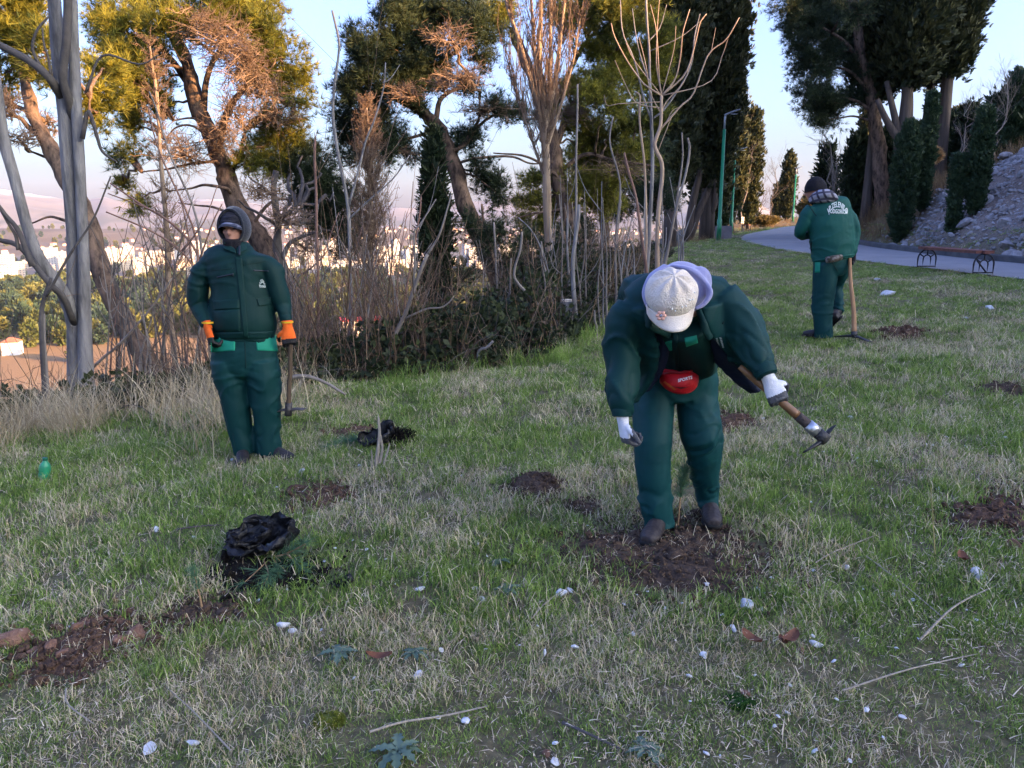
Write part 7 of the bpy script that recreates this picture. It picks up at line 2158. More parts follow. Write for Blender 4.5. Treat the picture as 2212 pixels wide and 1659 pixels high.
    for j in range(nv + 1):
        th = math.radians(3) + math.radians(99) * j / nv
        for i in range(nu):
            ph = 2 * math.pi * i / nu
            p = np.array([math.sin(th) * math.cos(ph) * .104, math.sin(th) * math.sin(ph) * .118 - .008, math.cos(th) * (.138) + .012]) * (1 + .035 * (j > nv - 4))
            Vc.append(hc + B @ p)
    i = np.arange((nv + 1) * nu).reshape(nv + 1, nu)
    part('knit_hat', np.array(Vc), [np.stack([i[:-1], i[1:], np.roll(i[1:], -1, 1), np.roll(i[:-1], -1, 1)], -1).reshape(-1, 4), i[0][None]], black_knit, mn, base)
    plaid = mat('grey_plaid', (.20, .20, .23), rough=.9, bump=.3, bscale=120)
    nt = plaid.node_tree; N, LK = nt.nodes, nt.links
    tcn = [n_ for n_ in N if n_.type == 'TEX_COORD'][0]
    def wave(rot, sc):
        mp = N.new('ShaderNodeMapping'); mp.inputs['Rotation'].default_value = rot; LK.new(tcn.outputs['Object'], mp.inputs[0])
        w_ = N.new('ShaderNodeTexWave'); w_.inputs['Scale'].default_value = sc; w_.inputs['Distortion'].default_value = .6; LK.new(mp.outputs[0], w_.inputs['Vector']); return w_.outputs['Fac']
    mu = N.new('ShaderNodeMath'); mu.operation = 'MINIMUM'; LK.new(wave((0, .5, .5), 4.5), mu.inputs[0]); LK.new(wave((.4, 1.6, .2), 4.5), mu.inputs[1])
    cr = N.new('ShaderNodeValToRGB'); cr.color_ramp.elements[0].position = .12; cr.color_ramp.elements[1].position = .38; cr.color_ramp.elements[0].color = (.045, .042, .06, 1); cr.color_ramp.elements[1].color = (.30, .29, .33, 1)
    LK.new(mu.outputs[0], cr.inputs[0]); LK.new(cr.outputs[0], N['Principled BSDF'].inputs['Base Color'])
    hp = [limb([L_(318, 308, .05), L_(360, 268, -.05), L_(430, 252, -.10), L_(490, 268, -.10), L_(535, 300, -.06)], [[hw(22), .04], [hw(34), .07], [hw(42), .09], [hw(36), .08], [hw(20), .04]], 18, 16, (0, 1, 0)),
          limb([L_(330, 312), L_(420, 300, -.06), L_(530, 308, -.04)], [[hw(16), .06], [hw(30), .10], [hw(14), .05]], 12, 14, (0, 1, 0))]
    V, F = fuse(hp, .009, 2); V = folds(V, F, .018, 0, 71, (10, 10, 16))
    part('hood', V, F, plaid, mn, base)
    # gloved hands
    w2 = L_(684, 775, -.05)
    P, W = hand(w2, (-.12, .1, -1), (-.45, -.6, .1), 1, (.9, .95, 1, 1), .8, 1.05, .05)
    V, F = fuse(P, .006, 2); part('glove', V, F, black_rubber, mn, base)
    w1 = L_(345, 600, .36)
    P, W = hand(w1, (.8, .55, .1), (.3, -.5, -.6), 1, (.7, .75, .8, .85), .6, 1.05, .05)
    V, F = fuse(P, .006, 2); part('glove', V, F, black_rubber, mn, base)
    # boots
    h0, t0 = L_(470, 1500), L_(262, 1490, .10)
    h0[2] = terrain(h0[0], h0[1]) + .02; t0 = h0 + norm(np.array([t0[0] - h0[0], t0[1] - h0[1], 0])) * .29
    a0, b0 = L_(586, 1330, -.02), L_(520, 1415, .10)
    for h_, t_, upv, sh_ in [(h0 + [.03, 0, 0], t0, (0, 0, 1), L_(428, 1480)), (a0, a0 + norm(b0 - a0 + [0, .05, 0]) * .27, norm(np.array([-.55, .2, .5])), L_(556, 1280, .12))]:
        U_, So = shoe(h_, t_, upv, .050, .08, sh_)
        V, F = fuse(U_, .007, 2); b = part('boot', V, F, boot_m, mn, base); part('sole', So[0], So[1], sole_m, b, base)
    # tool with a long pale handle leaning beside him
    top, bot = L_(658, 812, -.12), L_(694, 1450, -.25)
    bot[2] = max(bot[2], terrain(bot[0], bot[1]) + .10)
    tl = thing('pickaxe', bot, 'tool with a long pale wooden handle standing head down beside the walking man', 'pickaxe')
    dv = norm(top - bot); t = np.linspace(0, 1, 16)[:, None]
    part('handle', *tube(smooth_path([bot, bot + (top - bot) * .3 + [.006, 0, 0], bot + (top - bot) * .7 + [-.008, 0, 0], top + dv * .03], 18), np.interp(np.linspace(0, 1, 18), [0, .06, .5, 1], [.030, .027, .023, .017]), 12), mat('pale_handle', (.30, .15, .07), (.50, .29, .15), scale=4, rough=.6, bump=.3, bscale=30, stretch=(2, 2, .3)), tl, bot)
    part('collar_ring', *tube([bot - dv * .055, bot + dv * .005], [.036, .034], 14), MATS['dark_iron'], tl, bot)
    bl = smooth_path([bot + [-.12, .22, -.085], bot + [0, 0, -.05], bot + [.10, -.20, -.085]], 14)
    part('head', *batch_tubes(bl[None], np.stack([np.interp(np.linspace(0, 1, 14), [0, .5, 1], [.012, .026, .036]), np.interp(np.linspace(0, 1, 14), [0, .5, 1], [.008, .020, .004])], 1)[None], 10, True, (0, 0, 1)), MATS['dark_iron'], tl, bot)
walking_man()
# ------------------------------------------------------------------ lamp posts
post_green = mat('green_paint', (.008, .15, .065), (.012, .19, .085), scale=4, rough=.4, spec=.5)
galv = mat('galvanised_steel', (.24, .26, .28), (.36, .38, .40), scale=20, rough=.5, metal=.6)
for px, py, Y, lab in [(1552, 521, 31.9, 'nearest green lamp post at the bend of the path'), (1578, 509, 40, 'middle green lamp post at the outside of the bend'), (1712, 481, 75, 'farthest lamp post beside the path at the hill crest')]:
    b = at(px, py, Y); b[2] = terrain(b[0], b[1]) - .05
    H = 4.3 if Y == 40 else 5.1
    o = thing('lamp_post', b, lab, 'lamp post', 'lamp posts along the path')
    part('pole', *tube([b, b + [0, 0, .9], b + [0, 0, .92], b + [0, 0, H * .86]], [.095, .095, .072, .060], 14), post_green, o, b)
    part('base_collar', *tube([b + [0, 0, .0], b + [0, 0, .06], b + [0, 0, .08]], [.14, .13, .10], 14), post_green, o, b)
    part('service_door', *box(b + [0, -.094, .55], (.07, .012, .26)), post_green, o, b)
    part('upper_tube', *tube([b + [0, 0, H * .86], b + [0, 0, H * .93], b + [0.01, 0, H * .97]], [.045, .042, .04], 10), galv, o, b)
    hd_ = limb([b + [-.03, 0, H * .965], b + [.15, -.04, H * .98], b + [.36, -.09, H * .995], b + [.56, -.13, H * 1.005]], [[.045, .04], [.10, .035], [.12, .03], [.08, .02]], 12, 12, (0, 0, 1))
    hm = part('lamp_head', *hd_, galv, o, b)
    part('lens', *box(b + [.33, -.08, H * .975 - .02], (.26, .16, .012)), mat('lamp_lens', (.5, .52, .55), rough=.2), hm, b)

# ------------------------------------------------------------------ benches
iron_b = mat('black_iron', (.012, .012, .015), (.025, .025, .03), scale=20, rough=.5)
wood_b = mat('bench_wood', (.11, .036, .026), (.19, .07, .05), scale=4, rough=.6, bump=.3, bscale=40, stretch=(.3, 3, 3))
def arch_bench():
    Lm, Rm = at(2000, 581, 16.4), at(2122, 596, 14.6)
    Lm[2] = terrain(Lm[0], Lm[1]); Rm[2] = terrain(Rm[0], Rm[1])
    k = m_px(15.5)
    base = (Lm + Rm) / 2
    o = thing('bench', base, 'backless bench with red brown plank seat and two arched black iron ends beside the path', 'bench')
    dirn = norm((Rm - Lm) * [1, 1, 0]); side = np.array([-dirn[1], dirn[0], 0])
    side = norm(np.array([1, .12, 0])) 
    for c, hl in ((Lm, .20), (Rm, .22)):
        W = .205; H = .40
        Pt = lambda a, z: c + side * a + np.array([0, 0, z])
        arc = [Pt(-W, -.06), Pt(-W, .20)] + [Pt(W * math.cos(t), .20 + .20 * math.sin(t)) for t in np.linspace(math.pi, 0, 17)][1:-1] + [Pt(W, .20), Pt(W, -.06)]
        ac = Acc()
        ac.add(*tube(arc, [.016] * len(arc), 8))
        ri = .085
        arc2 = [Pt(-ri, .05), Pt(-ri, .20)] + [Pt(ri * math.cos(t), .20 + ri * math.sin(t)) for t in np.linspace(math.pi, 0, 11)][1:-1] + [Pt(ri, .20), Pt(ri, .05)]
        ac.add(*tube(arc2, [.013] * len(arc2), 8))
        ac.add(*tube([Pt(-W, .05), Pt(W, .05)], [.013, .013], 8))
        for t in (math.pi * .18, math.pi * .5, math.pi * .82):
            ac.add(*tube([Pt(ri * math.cos(t), .20 + ri * math.sin(t)), Pt(W * math.cos(t), .20 + .2 * math.sin(t))], [.013, .013], 8))
        link('end_frame', ac.mesh('end_frame', [iron_b], True, base), o)
    for q, off in enumerate((-.13, 0, .13)):
        a, b = Lm + side * off + [0, 0, .43], Rm + side * off + [0, 0, .43]
        a = a - (b - a) * .03
        if q == 1: b = b + (b - a) * .04
        M = rot_to(norm(b - a), None, (0, 0, 1))
        V, F = box((a + b) / 2, (np.linalg.norm(b - a), .115, .055), np.stack([norm(b - a), np.cross((0, 0, 1), norm(b - a)), np.array([0, 0, 1.])], 1))
        part('seat_plank', V, F, wood_b, o, base, False)
    a = Rm + side * -.15 + [0, 0, .28]; b = Rm + side * .05 + [0, -.02, .06]
    part('loose_bar', *tube([a, b], [.016, .016], 6), iron_b, o, base)
arch_bench()
def far_bench():
    b = at(1612, 491, 52); b[2] = terrain(b[0], b[1])
    o = thing('bench', b, 'small far bench with pale backrest below the sunlit slim cypress', 'bench')
    RB = rotz(R(68))
    for dx in (-.7, .7):
        ac = Acc()
        for dy in (-.2, .2): ac.add(*tube([b + RB @ [dx, dy, 0], b + RB @ [dx, dy, .44]], [.03, .03], 6))
        link('leg_frame', ac.mesh('leg_frame', [iron_b], False, b), o)
    for dy in (-.16, 0, .16): part('seat_plank', *box(b + RB @ [0, dy, .46], (1.7, .13, .04), RB), wood_b, o, b, False)
    for z in (.62, .78, .92): part('back_plank', *box(b + RB @ [0, .26, z], (1.7, .03, .12), RB), mat('weathered_plank', (.35, .34, .33), (.48, .46, .44), scale=8), o, b, False)
far_bench()
b = at(1562, 508, 33.5); b[2] = terrain(b[0], b[1])
bm = bmesh.new(); bmesh.ops.create_cube(bm, size=1.0)
bmesh.ops.bevel(bm, geom=bm.edges[:], offset=.05, segments=2, affect='EDGES')
for v in bm.verts: v.co = Vector((v.co.x * .62, v.co.y * .5, v.co.z * .62 + .25))
me = bpy.data.meshes.new('concrete_block'); bm.to_mesh(me); bm.free()
me.materials.append(mat('block_concrete', (.13, .12, .13), (.20, .185, .195), scale=4, rough=.9, bump=.4, bscale=30))
o = link('concrete_block', me); o.location = b
tag(o, 'grey purple concrete block between the first and second lamp post', 'block')

# ------------------------------------------------------------------ plastic bags with seedlings
bag_m = mat('black_plastic', (.005, .005, .006), (.011, .011, .013), scale=9, rough=.48, spec=.35, bump=.5, bscale=30)
def crumpled(c, rx, ry, h, seed, openy=-.2, lift=None):
    """slumped carrier bag: an open crumpled sack with an uneven rim"""
    nu, nv = 56, 14
    V = []
    for shell in (0, 1):
        for j in range(nv + 1):
            t = j / nv
            for i in range(nu):
                ph = 2 * math.pi * i / nu
                prof = math.sin(min(t * 1.9, 1.57)) * (1 - .22 * max(0, t - .6))
                q = np.array([[math.cos(ph) * 2.3 + seed, math.sin(ph) * 2.3, t * 3.0]])
                n1 = 1 - abs(2 * vnoise(q * 1.3, seed)[0] - 1); n2 = 1 - abs(2 * vnoise(q * 3.1, seed + 3)[0] - 1)
                k = 1 + .42 * (n1 - .5) + .22 * (n2 - .5) - (.02 if shell else 0)
                z = h * t * (1 + .55 * math.sin(ph + .8) * t + .35 * (n1 - .5)) + (.004 if shell else 0)
                V.append(np.asarray(c) + [math.cos(ph) * rx * prof * k, math.sin(ph) * ry * prof * k, z])
    V = np.array(V)
    for f_, a_ in ((14, .055), (34, .03)):
        V = V + (np.stack([vnoise(V * f_ + 5.3 * q, seed + q) for q in range(3)], 1) - .5) * a_ * np.clip((V[:, 2:3] - V[:, 2].min()) / .04, .2, 1)
    k_ = (nv + 1) * nu; i = np.arange(k_).reshape(nv + 1, nu)
    q = np.stack([i[:-1], np.roll(i[:-1], -1, 1), np.roll(i[1:], -1, 1), i[1:]], -1).reshape(-1, 4)
    return V, [q, q[:, ::-1] + k_, np.stack([i[-1], np.roll(i[-1], -1), np.roll(i[-1], -1) + k_, i[-1] + k_], 1)]
g = ground_hit(560, 1205); g[2] += .01
ob = thing('plastic_bag', g, 'black carrier bag lying open in the grass at lower left, seedling spilling from it', 'bag')
V, F = crumpled(g, .15, .11, .11, 3); part('sack', V, F, bag_m, ob, g)
s_ = m_px(3.5)
hp = []
loop = smooth_path([at(505, 1172, 3.62), at(530, 1150, 3.66), at(575, 1124, 3.72), at(612, 1124, 3.74), at(630, 1150, 3.68), at(622, 1180, 3.60), at(600, 1186, 3.58)], 22)
V, F = batch_tubes(loop[None], np.tile([[.004, .016]], (22, 1))[None], 10, True, (.3, .3, 1)); V = folds(V, F, .02, 0, 8, (20, 20, 20))
part('handle', V, F, bag_m, ob, g)
V, F = crumpled(at(535, 1180, 3.62), .10, .07, .07, 9); part('loose_flap', V, F, bag_m, ob, g)
g = ground_hit(812, 968); g[2] += .0
ob = thing('plastic_bag', g, 'smaller black bag with root ball behind the broken dead stalk', 'bag')
V, F = crumpled(g, .12, .08, .10, 5); part('sack', V, F, bag_m, ob, g)
rb = ground_hit(862, 958)
ac = Acc(); nn_ = 500
D = norm(rng.normal(size=(nn_, 3))); D[:, 2] = np.abs(D[:, 2])
P0 = rb + D * [.11, .07, .09] * rng.uniform(.3, .8, (nn_, 1)); t = np.linspace(0, 1, 4)[None, :, None]
Q = P0[:, None] + D[:, None] * t * .07 + rng.normal(size=(nn_, 4, 3)) * .012
ac.add(*batch_tubes(Q, np.full((nn_, 4), .0022), 3)); ac.add(*ellipsoid(rb + [0, 0, .03], (.11, .07, .06), 14, 8))
o = link('root_ball', ac.mesh('root_ball', [soil_black], False, rb)); o.location = rb
tag(o, 'black root ball of matted fibres beside the smaller black bag', 'root ball')
g = ground_hit(735, 1265)
V, F = crumpled(g, .05, .035, .03, 12)
o = link('plastic_scrap', mesh_np('plastic_scrap', V - g, F, [bag_m], smooth=True)); o.location = g
tag(o, 'small scrap of black plastic in the grass below the carrier bag', 'scrap')

# pine seedlings
seed_leaf = leaf_mat('seedling_needles', (.06, .15, .08), (.16, .27, .14), .3)
seed_stem = mat('seedling_stem', (.25, .15, .075), (.36, .23, .12), scale=20, rough=.8)
FT = [needle_tuft(26, .085, .0022, 70 + s) for s in range(3)]
def seedling(lab, pts, needle_from, n_t, side=(), seed=0, sc=1.0, name='pine_seedling', r0=.006):
    r = np.random.default_rng(seed + 600)
    P = smooth_path(pts, 20); b = P[0]
    th = thing(name, b, lab, 'seedling')
    ac = Acc(); ac.add(*tube(P, np.linspace(r0, r0 * .5, 20), 7))
    ends = [P[int(20 * needle_from):]]
    for s in side:
        Q = smooth_path(s, 10); ac.add(*tube(Q, np.linspace(r0 * .6, r0 * .3, 10), 5)); ends.append(Q[3:])
    link('stem', ac.mesh('stem', [seed_stem], True, b), th)
    E_ = np.concatenate(ends); dirs = np.concatenate([np.gradient(e, axis=0) for e in ends])
    k = r.integers(0, len(E_), n_t)
    LV = Acc()
    for q in range(3):
        m_ = np.arange(n_t) % 3 == q
        V, F = scatter(FT[q][0], FT[q][1], E_[k[m_]] + r.normal(size=(m_.sum(), 3)) * .004, norm(dirs[k[m_]]) + r.normal(size=(m_.sum(), 3)) * .25, r.uniform(0, 6, m_.sum()), r.uniform(.6, 1.1, m_.sum()) * sc)
        LV.add(V, F, 0, r.uniform(0, 1, len(V)))
    nd = link('needles', LV.mesh('needles', [seed_leaf], False, b), th); nd['kind'] = 'stuff'
g1 = ground_hit(1464, 1142)
seedling('planted pine seedling between the boots of the bending worker', [g1, at(1468, 1090, g1[1]), at(1472, 1050, g1[1]), at(1478, 1020, g1[1] + .01)], .45, 26, sc=1.15, r0=.005)
g1 = ground_hit(440, 1335)
seedling('planted pine seedling with pale cut tip in the dug soil at left', [g1, at(432, 1290, g1[1]), at(425, 1262, g1[1]), at(418, 1228, g1[1] + .02)], .5, 12, seed=1, sc=.9, r0=.0055)
a = at(575, 1212, 3.66)
seedling('uprooted pine seedling sticking out of the carrier bag, with splayed needles', [at(540, 1218, 3.60), at(580, 1205, 3.54), at(618, 1196, 3.50), at(660, 1175, 3.48)], .3, 40,
         side=[[at(618, 1196, 3.50), at(640, 1215, 3.42), at(660, 1235, 3.38)], [at(590, 1204, 3.53), at(600, 1225, 3.42), at(600, 1240, 3.36)], [at(580, 1210, 3.5), at(550, 1238, 3.36), at(528, 1258, 3.28)], [at(570, 1210, 3.5), at(580, 1240, 3.34), at(570, 1262, 3.26)]], seed=2, sc=1.35)
seedling('second pine seedling lying with soft green needles left of the smaller bag', [at(800, 962, 5.5), at(770, 955, 5.5), at(740, 958, 5.46), at(715, 968, 5.42)], .2, 40, seed=3, sc=1.5)

# dead stalks and other small things of the lawn
def stalk(lab, pl, r0, r1, m, name='dead_stalk', n=12, side=5, extra=(), cat='stalk', jag=0.0):
    P = smooth_path(pl, n); b = P[0]
    ac = Acc(); V, F = tube(P, np.interp(np.linspace(0, 1, n), [0, .9, 1], [r0, r1, r1 * .3]), side)
    ac.add(V, F)
    for e, re in extra: ac.add(*tube(smooth_path(e, 8), np.linspace(re, re * .5, 8), 5))
    o = link(name, ac.mesh(name, [m], False, b)); o.location = b
    tag(o, lab, cat)
pale_w = mat('bleached_wood', (.24, .20, .15), (.42, .36, .28), scale=8, rough=.9, bump=.5, bscale=40, stretch=(2, 2, .3))
Y0 = ground_hit(812, 1015)[1]
stalk('broken bleached stalk with splinters, upright in the grass before the smaller bag', [at(812, 1020, Y0), at(815, 985, Y0), at(820, 940, Y0), at(817, 895, Y0)], .016, .009, pale_w,
      extra=[([at(820, 1000, Y0), at(826, 970, Y0), at(822, 940, Y0)], .012), ([at(828, 1005, Y0), at(836, 980, Y0), at(842, 958, Y0)], .008), ([at(806, 1010, Y0), at(804, 990, Y0), at(802, 972, Y0)], .009)], name='broken_stalk')
for lab, pl, r0 in [('long pale stick lying low across the lawn near the bottom edge', [(800, 1600), (870, 1585), (960, 1565), (1055, 1548)], .008), ('dark stick lying near the bottom edge right of the middle', [(1215, 1580), (1260, 1605), (1345, 1640)], .010),
                    ('straw stalk slanting beside the dug earth', [(1148, 1352), (1180, 1320), (1220, 1288)], .006), ('forked dry stalk lying at the right of the lawn', [(1760, 1230), (1800, 1210), (1900, 1165)], .006), ('long straw stalk crossing the grass at lower right', [(1870, 1215), (1960, 1290), (2080, 1390)], .005),
                    ('thick dry stalk lying across the grass at right', [(1985, 1400), (2060, 1330), (2150, 1280)], .008), ('pale dry stalk low at the right corner', [(1820, 1510), (1960, 1470), (2110, 1430)], .006), ('bent straw stalk at the lower left', [(145, 1505), (150, 1545), (208, 1585)], .006), ('thin dry stalk crossing the lower left lawn', [(500, 1640), (420, 1560), (360, 1500)], .005),
                    ('dark brown twig in the grass left of the carrier bag', [(385, 1155), (430, 1152), (480, 1145)], .010)]:
    hits = [ground_hit(*p) + [0, 0, .03 + .01 * (i % 2)] for i, p in enumerate(pl)]
    stalk(lab, hits, r0 * .6, r0 * .4, MATS['dark_branch'] if 'dark' in lab else pale_w, name='dry_stalk')
Yv = ground_hit(1725, 1420)[1]
for lab, px, py, top, dx in [('thin yellow weed stalk standing at the right side of the lawn', 1740, 1200, 1045, 12), ('tall thin dry weed left of the reddish earth at the right edge', 2020, 1215, 1040, -10), ('thin yellow shoot sticking up from the reddish soil behind the bag', 692, 1092, 1000, 2)]:
    b = ground_hit(px, py)
    stalk(lab, [b, at(px + dx * .4, py * .6 + top * .4, b[1]), at(px + dx, top, b[1])], .004, .002, mat('weed_stem', (.24, .22, .08), (.32, .28, .12), scale=20), name='weed_stalk')
# grey green leaf rosettes
ros = leaf_mat('thistle_leaf', (.085, .135, .09), (.15, .21, .145), .15, .55)
def rosette(lab, px, py, s, seed):
    r = np.random.default_rng(seed); b = ground_hit(px, py); b[2] += .015
    th = thing('leaf_rosette', b, lab, 'plant')
    for i in range(9):
        a = i * 2.4 + r.uniform(-.3, .3); L = s * r.uniform(.7, 1.1); w = L * .17; el = r.uniform(.15, .55)
        n_ = 9; t = np.linspace(0, 1, n_)
        mid = np.stack([math.cos(a) * L * t, math.sin(a) * L * t, L * (el * t - .55 * t ** 2) + .012], 1)
        ww = w * np.sin(np.clip(t * .93 + .05, 0, 1) * math.pi) ** .7 * (1 + .35 * np.cos(np.arange(n_) * math.pi))
        sd = np.array([-math.sin(a), math.cos(a), 0])
        V = np.concatenate([mid - sd * ww[:, None] + [0, 0, .006], mid, mid + sd * ww[:, None] + [0, 0, .006]]) + b
        q = np.arange(n_ - 1); F = np.concatenate([np.stack([q, q + 1, q + 1 + n_, q + n_], 1), np.stack([q + n_, q + 1 + n_, q + 1 + 2 * n_, q + 2 * n_], 1)])
        me = mesh_np('leaf', V - b, F, [ros], smooth=True, attrs={'tint': np.full(len(V), r.random())})
        link('leaf', me, th)
for i, (lab, px, py, s) in enumerate([('grey green leaf rosette in the lower middle, left one of a pair', 735, 1425, .10), ('grey green leaf rosette beside the white pebble in the lower middle', 895, 1425, .085), ('spiky grey green rosette low near the bottom edge', 860, 1640, .12),
                                      ('small rosette left of the dug earth among white stones', 1095, 1285, .085), ('small grey rosette just above the dug earth rim at left', 1080, 1225, .07), ('grey green rosette at the bottom edge right of the middle', 1395, 1640, .085)]):
    rosette(lab, px, py, s * .8, 800 + i)
# fallen brown leaves
brown_l = mat('dead_leaf', (.10, .035, .018), (.20, .085, .045), scale=20, rough=.8)
for lab, px, py, s in [('curled rust brown leaf beside the oval white stone', 1622, 1408, .05), ('dark red brown leaf left of the oval white stone', 1705, 1408, .055), ('small reddish leaf by the right edge', 1690, 1412, .03), ('rusty leaf near the striped grey stone', 2078, 1228, .05), ('pale fallen leaf in the straw left of the middle', 820, 1445, .05)]:
    b = ground_hit(px, py) + [0, 0, .045]
    a = rng.uniform(0, 6.28); t = np.linspace(-1, 1, 7)
    V = np.concatenate([np.stack([t * s, k * s * .45 * np.sqrt(np.maximum(1 - t ** 2, .02)), s * .35 * t ** 2 + abs(k) * s * .2], 1) for k in (-1, 0, 1)]) @ rotz(a).T
    q = np.arange(6); F = np.concatenate([np.stack([q, q + 1, q + 8, q + 7], 1), np.stack([q + 7, q + 8, q + 15, q + 14], 1)])
    o = link('fallen_leaf', mesh_np('fallen_leaf', V, F, [brown_l], smooth=True)); o.location = b
    tag(o, lab, 'leaf')
# moss cushions
for lab, px, py, s in [('yellow green moss cushion near the bottom edge', 710, 1560, .05), ('dark green moss tuft in the grass at the bottom right of the middle', 1600, 1520, .045)]:
    b = ground_hit(px, py); ac = Acc(); nn_ = 260
    D = norm(rng.normal(size=(nn_, 3)) * [1, 1, .5] + [0, 0, .4]); tv, tf = needle_tuft(6, .018, .004, 5)
    V, F = scatter(tv, tf, b + D * [s, s * .8, s * .45], D, rng.uniform(0, 6, nn_), rng.uniform(.7, 1.2, nn_)); ac.add(V, F, 0, rng.uniform(0, 1, len(V)))
    ac.add(*ellipsoid(b, (s * .95, s * .75, s * .42), 12, 8), 0, .3)
    o = link('moss_cushion', ac.mesh('moss_cushion', [leaf_mat('moss_%d' % px, *(((.10, .12, .015), (.20, .22, .03)) if px < 1000 else ((.02, .07, .01), (.05, .12, .02))), .2)], False, b)); o.location = b
    tag(o, lab, 'moss')
# green plastic bottle piece lying at the left
b = ground_hit(97, 1040)
o = thing('plastic_bottle', b, 'crushed green plastic bottle in the grass at the left edge', 'bottle')
gp = mat('green_plastic', (.02, .22, .10), (.03, .28, .14), scale=10, rough=.3, spec=.5, bump=.4, bscale=40)
V, F = tube(smooth_path([b + [0, 0, .02], b + [.01, 0, .08], b + [.015, 0, .12], b + [.02, .0, .145]], 10), [.036, .038, .034, .037, .038, .036, .030, .022, .015, .014], 14); V = folds(V, F, .016, 0, 4, (25, 25, 25))
part('body', V, F, gp, o, b); part('cap', *tube([b + [.02, 0, .145], b + [.022, 0, .162]], [.016, .016], 12), mat('cap_green', (.01, .12, .06), rough=.4), o, b)

# ------------------------------------------------------------------ the town in the valley
wall_w = []
for i, c in enumerate([(.50, .46, .40), (.56, .52, .46), (.48, .40, .32), (.40, .38, .37), (.54, .44, .33)]):  # warm tint of the sunlight mixed into the wall colours
    m = mat('sun_tinted_wall_%d' % i, c)
    nt = m.node_tree; N, LK = nt.nodes, nt.links
    tcn = [n_ for n_ in N if n_.type == 'TEX_COORD'][0]
    sp = N.new('ShaderNodeSeparateXYZ'); LK.new(tcn.outputs['Object'], sp.inputs[0])
    def grid(sock, per, duty):
        a = N.new('ShaderNodeMath'); a.operation = 'DIVIDE'; a.inputs[1].default_value = per; LK.new(sock, a.inputs[0])
        f = N.new('ShaderNodeMath'); f.operation = 'FRACT'; LK.new(a.outputs[0], f.inputs[0])
        g_ = N.new('ShaderNodeMath'); g_.operation = 'LESS_THAN'; g_.inputs[1].default_value = duty; LK.new(f.outputs[0], g_.inputs[0]); return g_.outputs[0]
    ad = N.new('ShaderNodeMath'); ad.operation = 'ADD'; LK.new(sp.outputs[0], ad.inputs[0]); LK.new(sp.outputs[1], ad.inputs[1])
    mu = N.new('ShaderNodeMath'); mu.operation = 'MULTIPLY'; LK.new(grid(ad.outputs[0], 4.0, .45), mu.inputs[0]); LK.new(grid(sp.outputs[2], 3.0, .5), mu.inputs[1])
    mx_ = N.new('ShaderNodeMix'); mx_.data_type = 'RGBA'; mx_.inputs[6].default_value = (*c, 1); mx_.inputs[7].default_value = (.12, .12, .14, 1); LK.new(mu.outputs[0], mx_.inputs[0])
    LK.new(mx_.outputs[2], N['Principled BSDF'].inputs['Base Color'])
    wall_w.append(m)
tile = mat('roof_tile', (.34, .10, .06), (.46, .17, .10), scale=.6, rough=.9)
flat_r = mat('flat_roof', (.30, .28, .27), (.40, .38, .36), scale=.3, rough=.9)
house_w = [mat('house_wall_%d' % i, c) for i, c in enumerate([(.72, .68, .62), (.70, .55, .40), (.66, .45, .34), (.60, .58, .55)])]
def house_mesh(w, d, h, i):
    wv, wf = box((0, 0, h / 2 - 1), (w, d, h + 2))
    rv = np.array([[-w / 2 - .4, -d / 2 - .4, h], [w / 2 + .4, -d / 2 - .4, h], [w / 2 + .4, d / 2 + .4, h], [-w / 2 - .4, d / 2 + .4, h], [-w / 2 + d * .35, 0, h + d * .28], [w / 2 - d * .35, 0, h + d * .28]])
    rf = [np.array([[0, 1, 5, 4], [2, 3, 4, 5]]), np.array([[1, 2, 5], [3, 0, 4]]), np.array([[3, 2, 1, 0]])]
    return mesh_np('wall', wv, wf, [house_w[i % 4]]), mesh_np('roof', rv + [0, 0, .01], rf, [tile])
HM = [house_mesh(9 + 2 * (i % 3), 8 + (i % 2) * 2, 5 + 2.8 * (i % 2), i) for i in range(8)]
def far_thing(name, x_, y_, rz, lab, cat, group, meshes):
    o = thing(name, (x_, y_, terrain(x_, y_)), lab, cat, group); o.rotation_euler = (0, 0, rz)
    for nm, me in meshes: link(nm, me, o)
cnt = 0
for i in range(900):                                  # red roofed houses on the low hills across the town
    az = math.atan((rng.uniform(-60, 1480) - 1106) / FPX); rd = rng.uniform(2350, 3300)
    px = 1106 + FPX * math.tan(az)
    x_, y_ = math.sin(az) * rd, math.cos(az) * rd
    if fbm2(x_, y_, 420, 74)[0] < .40 or (px < 250 and rng.random() < .6): continue
    w_, r_ = HM[i % 8]
    far_thing('hill_house', x_, y_, rng.uniform(0, 3.14), 'pale house with red tiled roof on the sunlit hills beyond the town', 'house', 'red roofed houses on the hills', [('wall', w_), ('roof', r_)])
    cnt += 1
    if cnt >= 285: break
AB = []
for i in range(10):
    w, d, h = [(34, 13, 20), (22, 14, 32), (48, 13, 17), (18, 18, 42), (28, 14, 24), (60, 12, 14), (24, 16, 28), (40, 14, 22), (16, 16, 36), (30, 20, 12)][i]
    wv, wf = box((0, 0, h / 2 - 2), (w, d, h + 4)); V2, F2 = box((0, 0, h + .25), (w + .6, d + .6, .5)); V3, F3 = box((w * .2, 0, h + 1.8), (4, 4, 2.6))
    ac = Acc(); ac.add(V2, F2); ac.add(V3, F3)
    AB.append((mesh_np('wall', wv, wf, [wall_w[i % 5]]), ac.mesh('roof', [flat_r])))
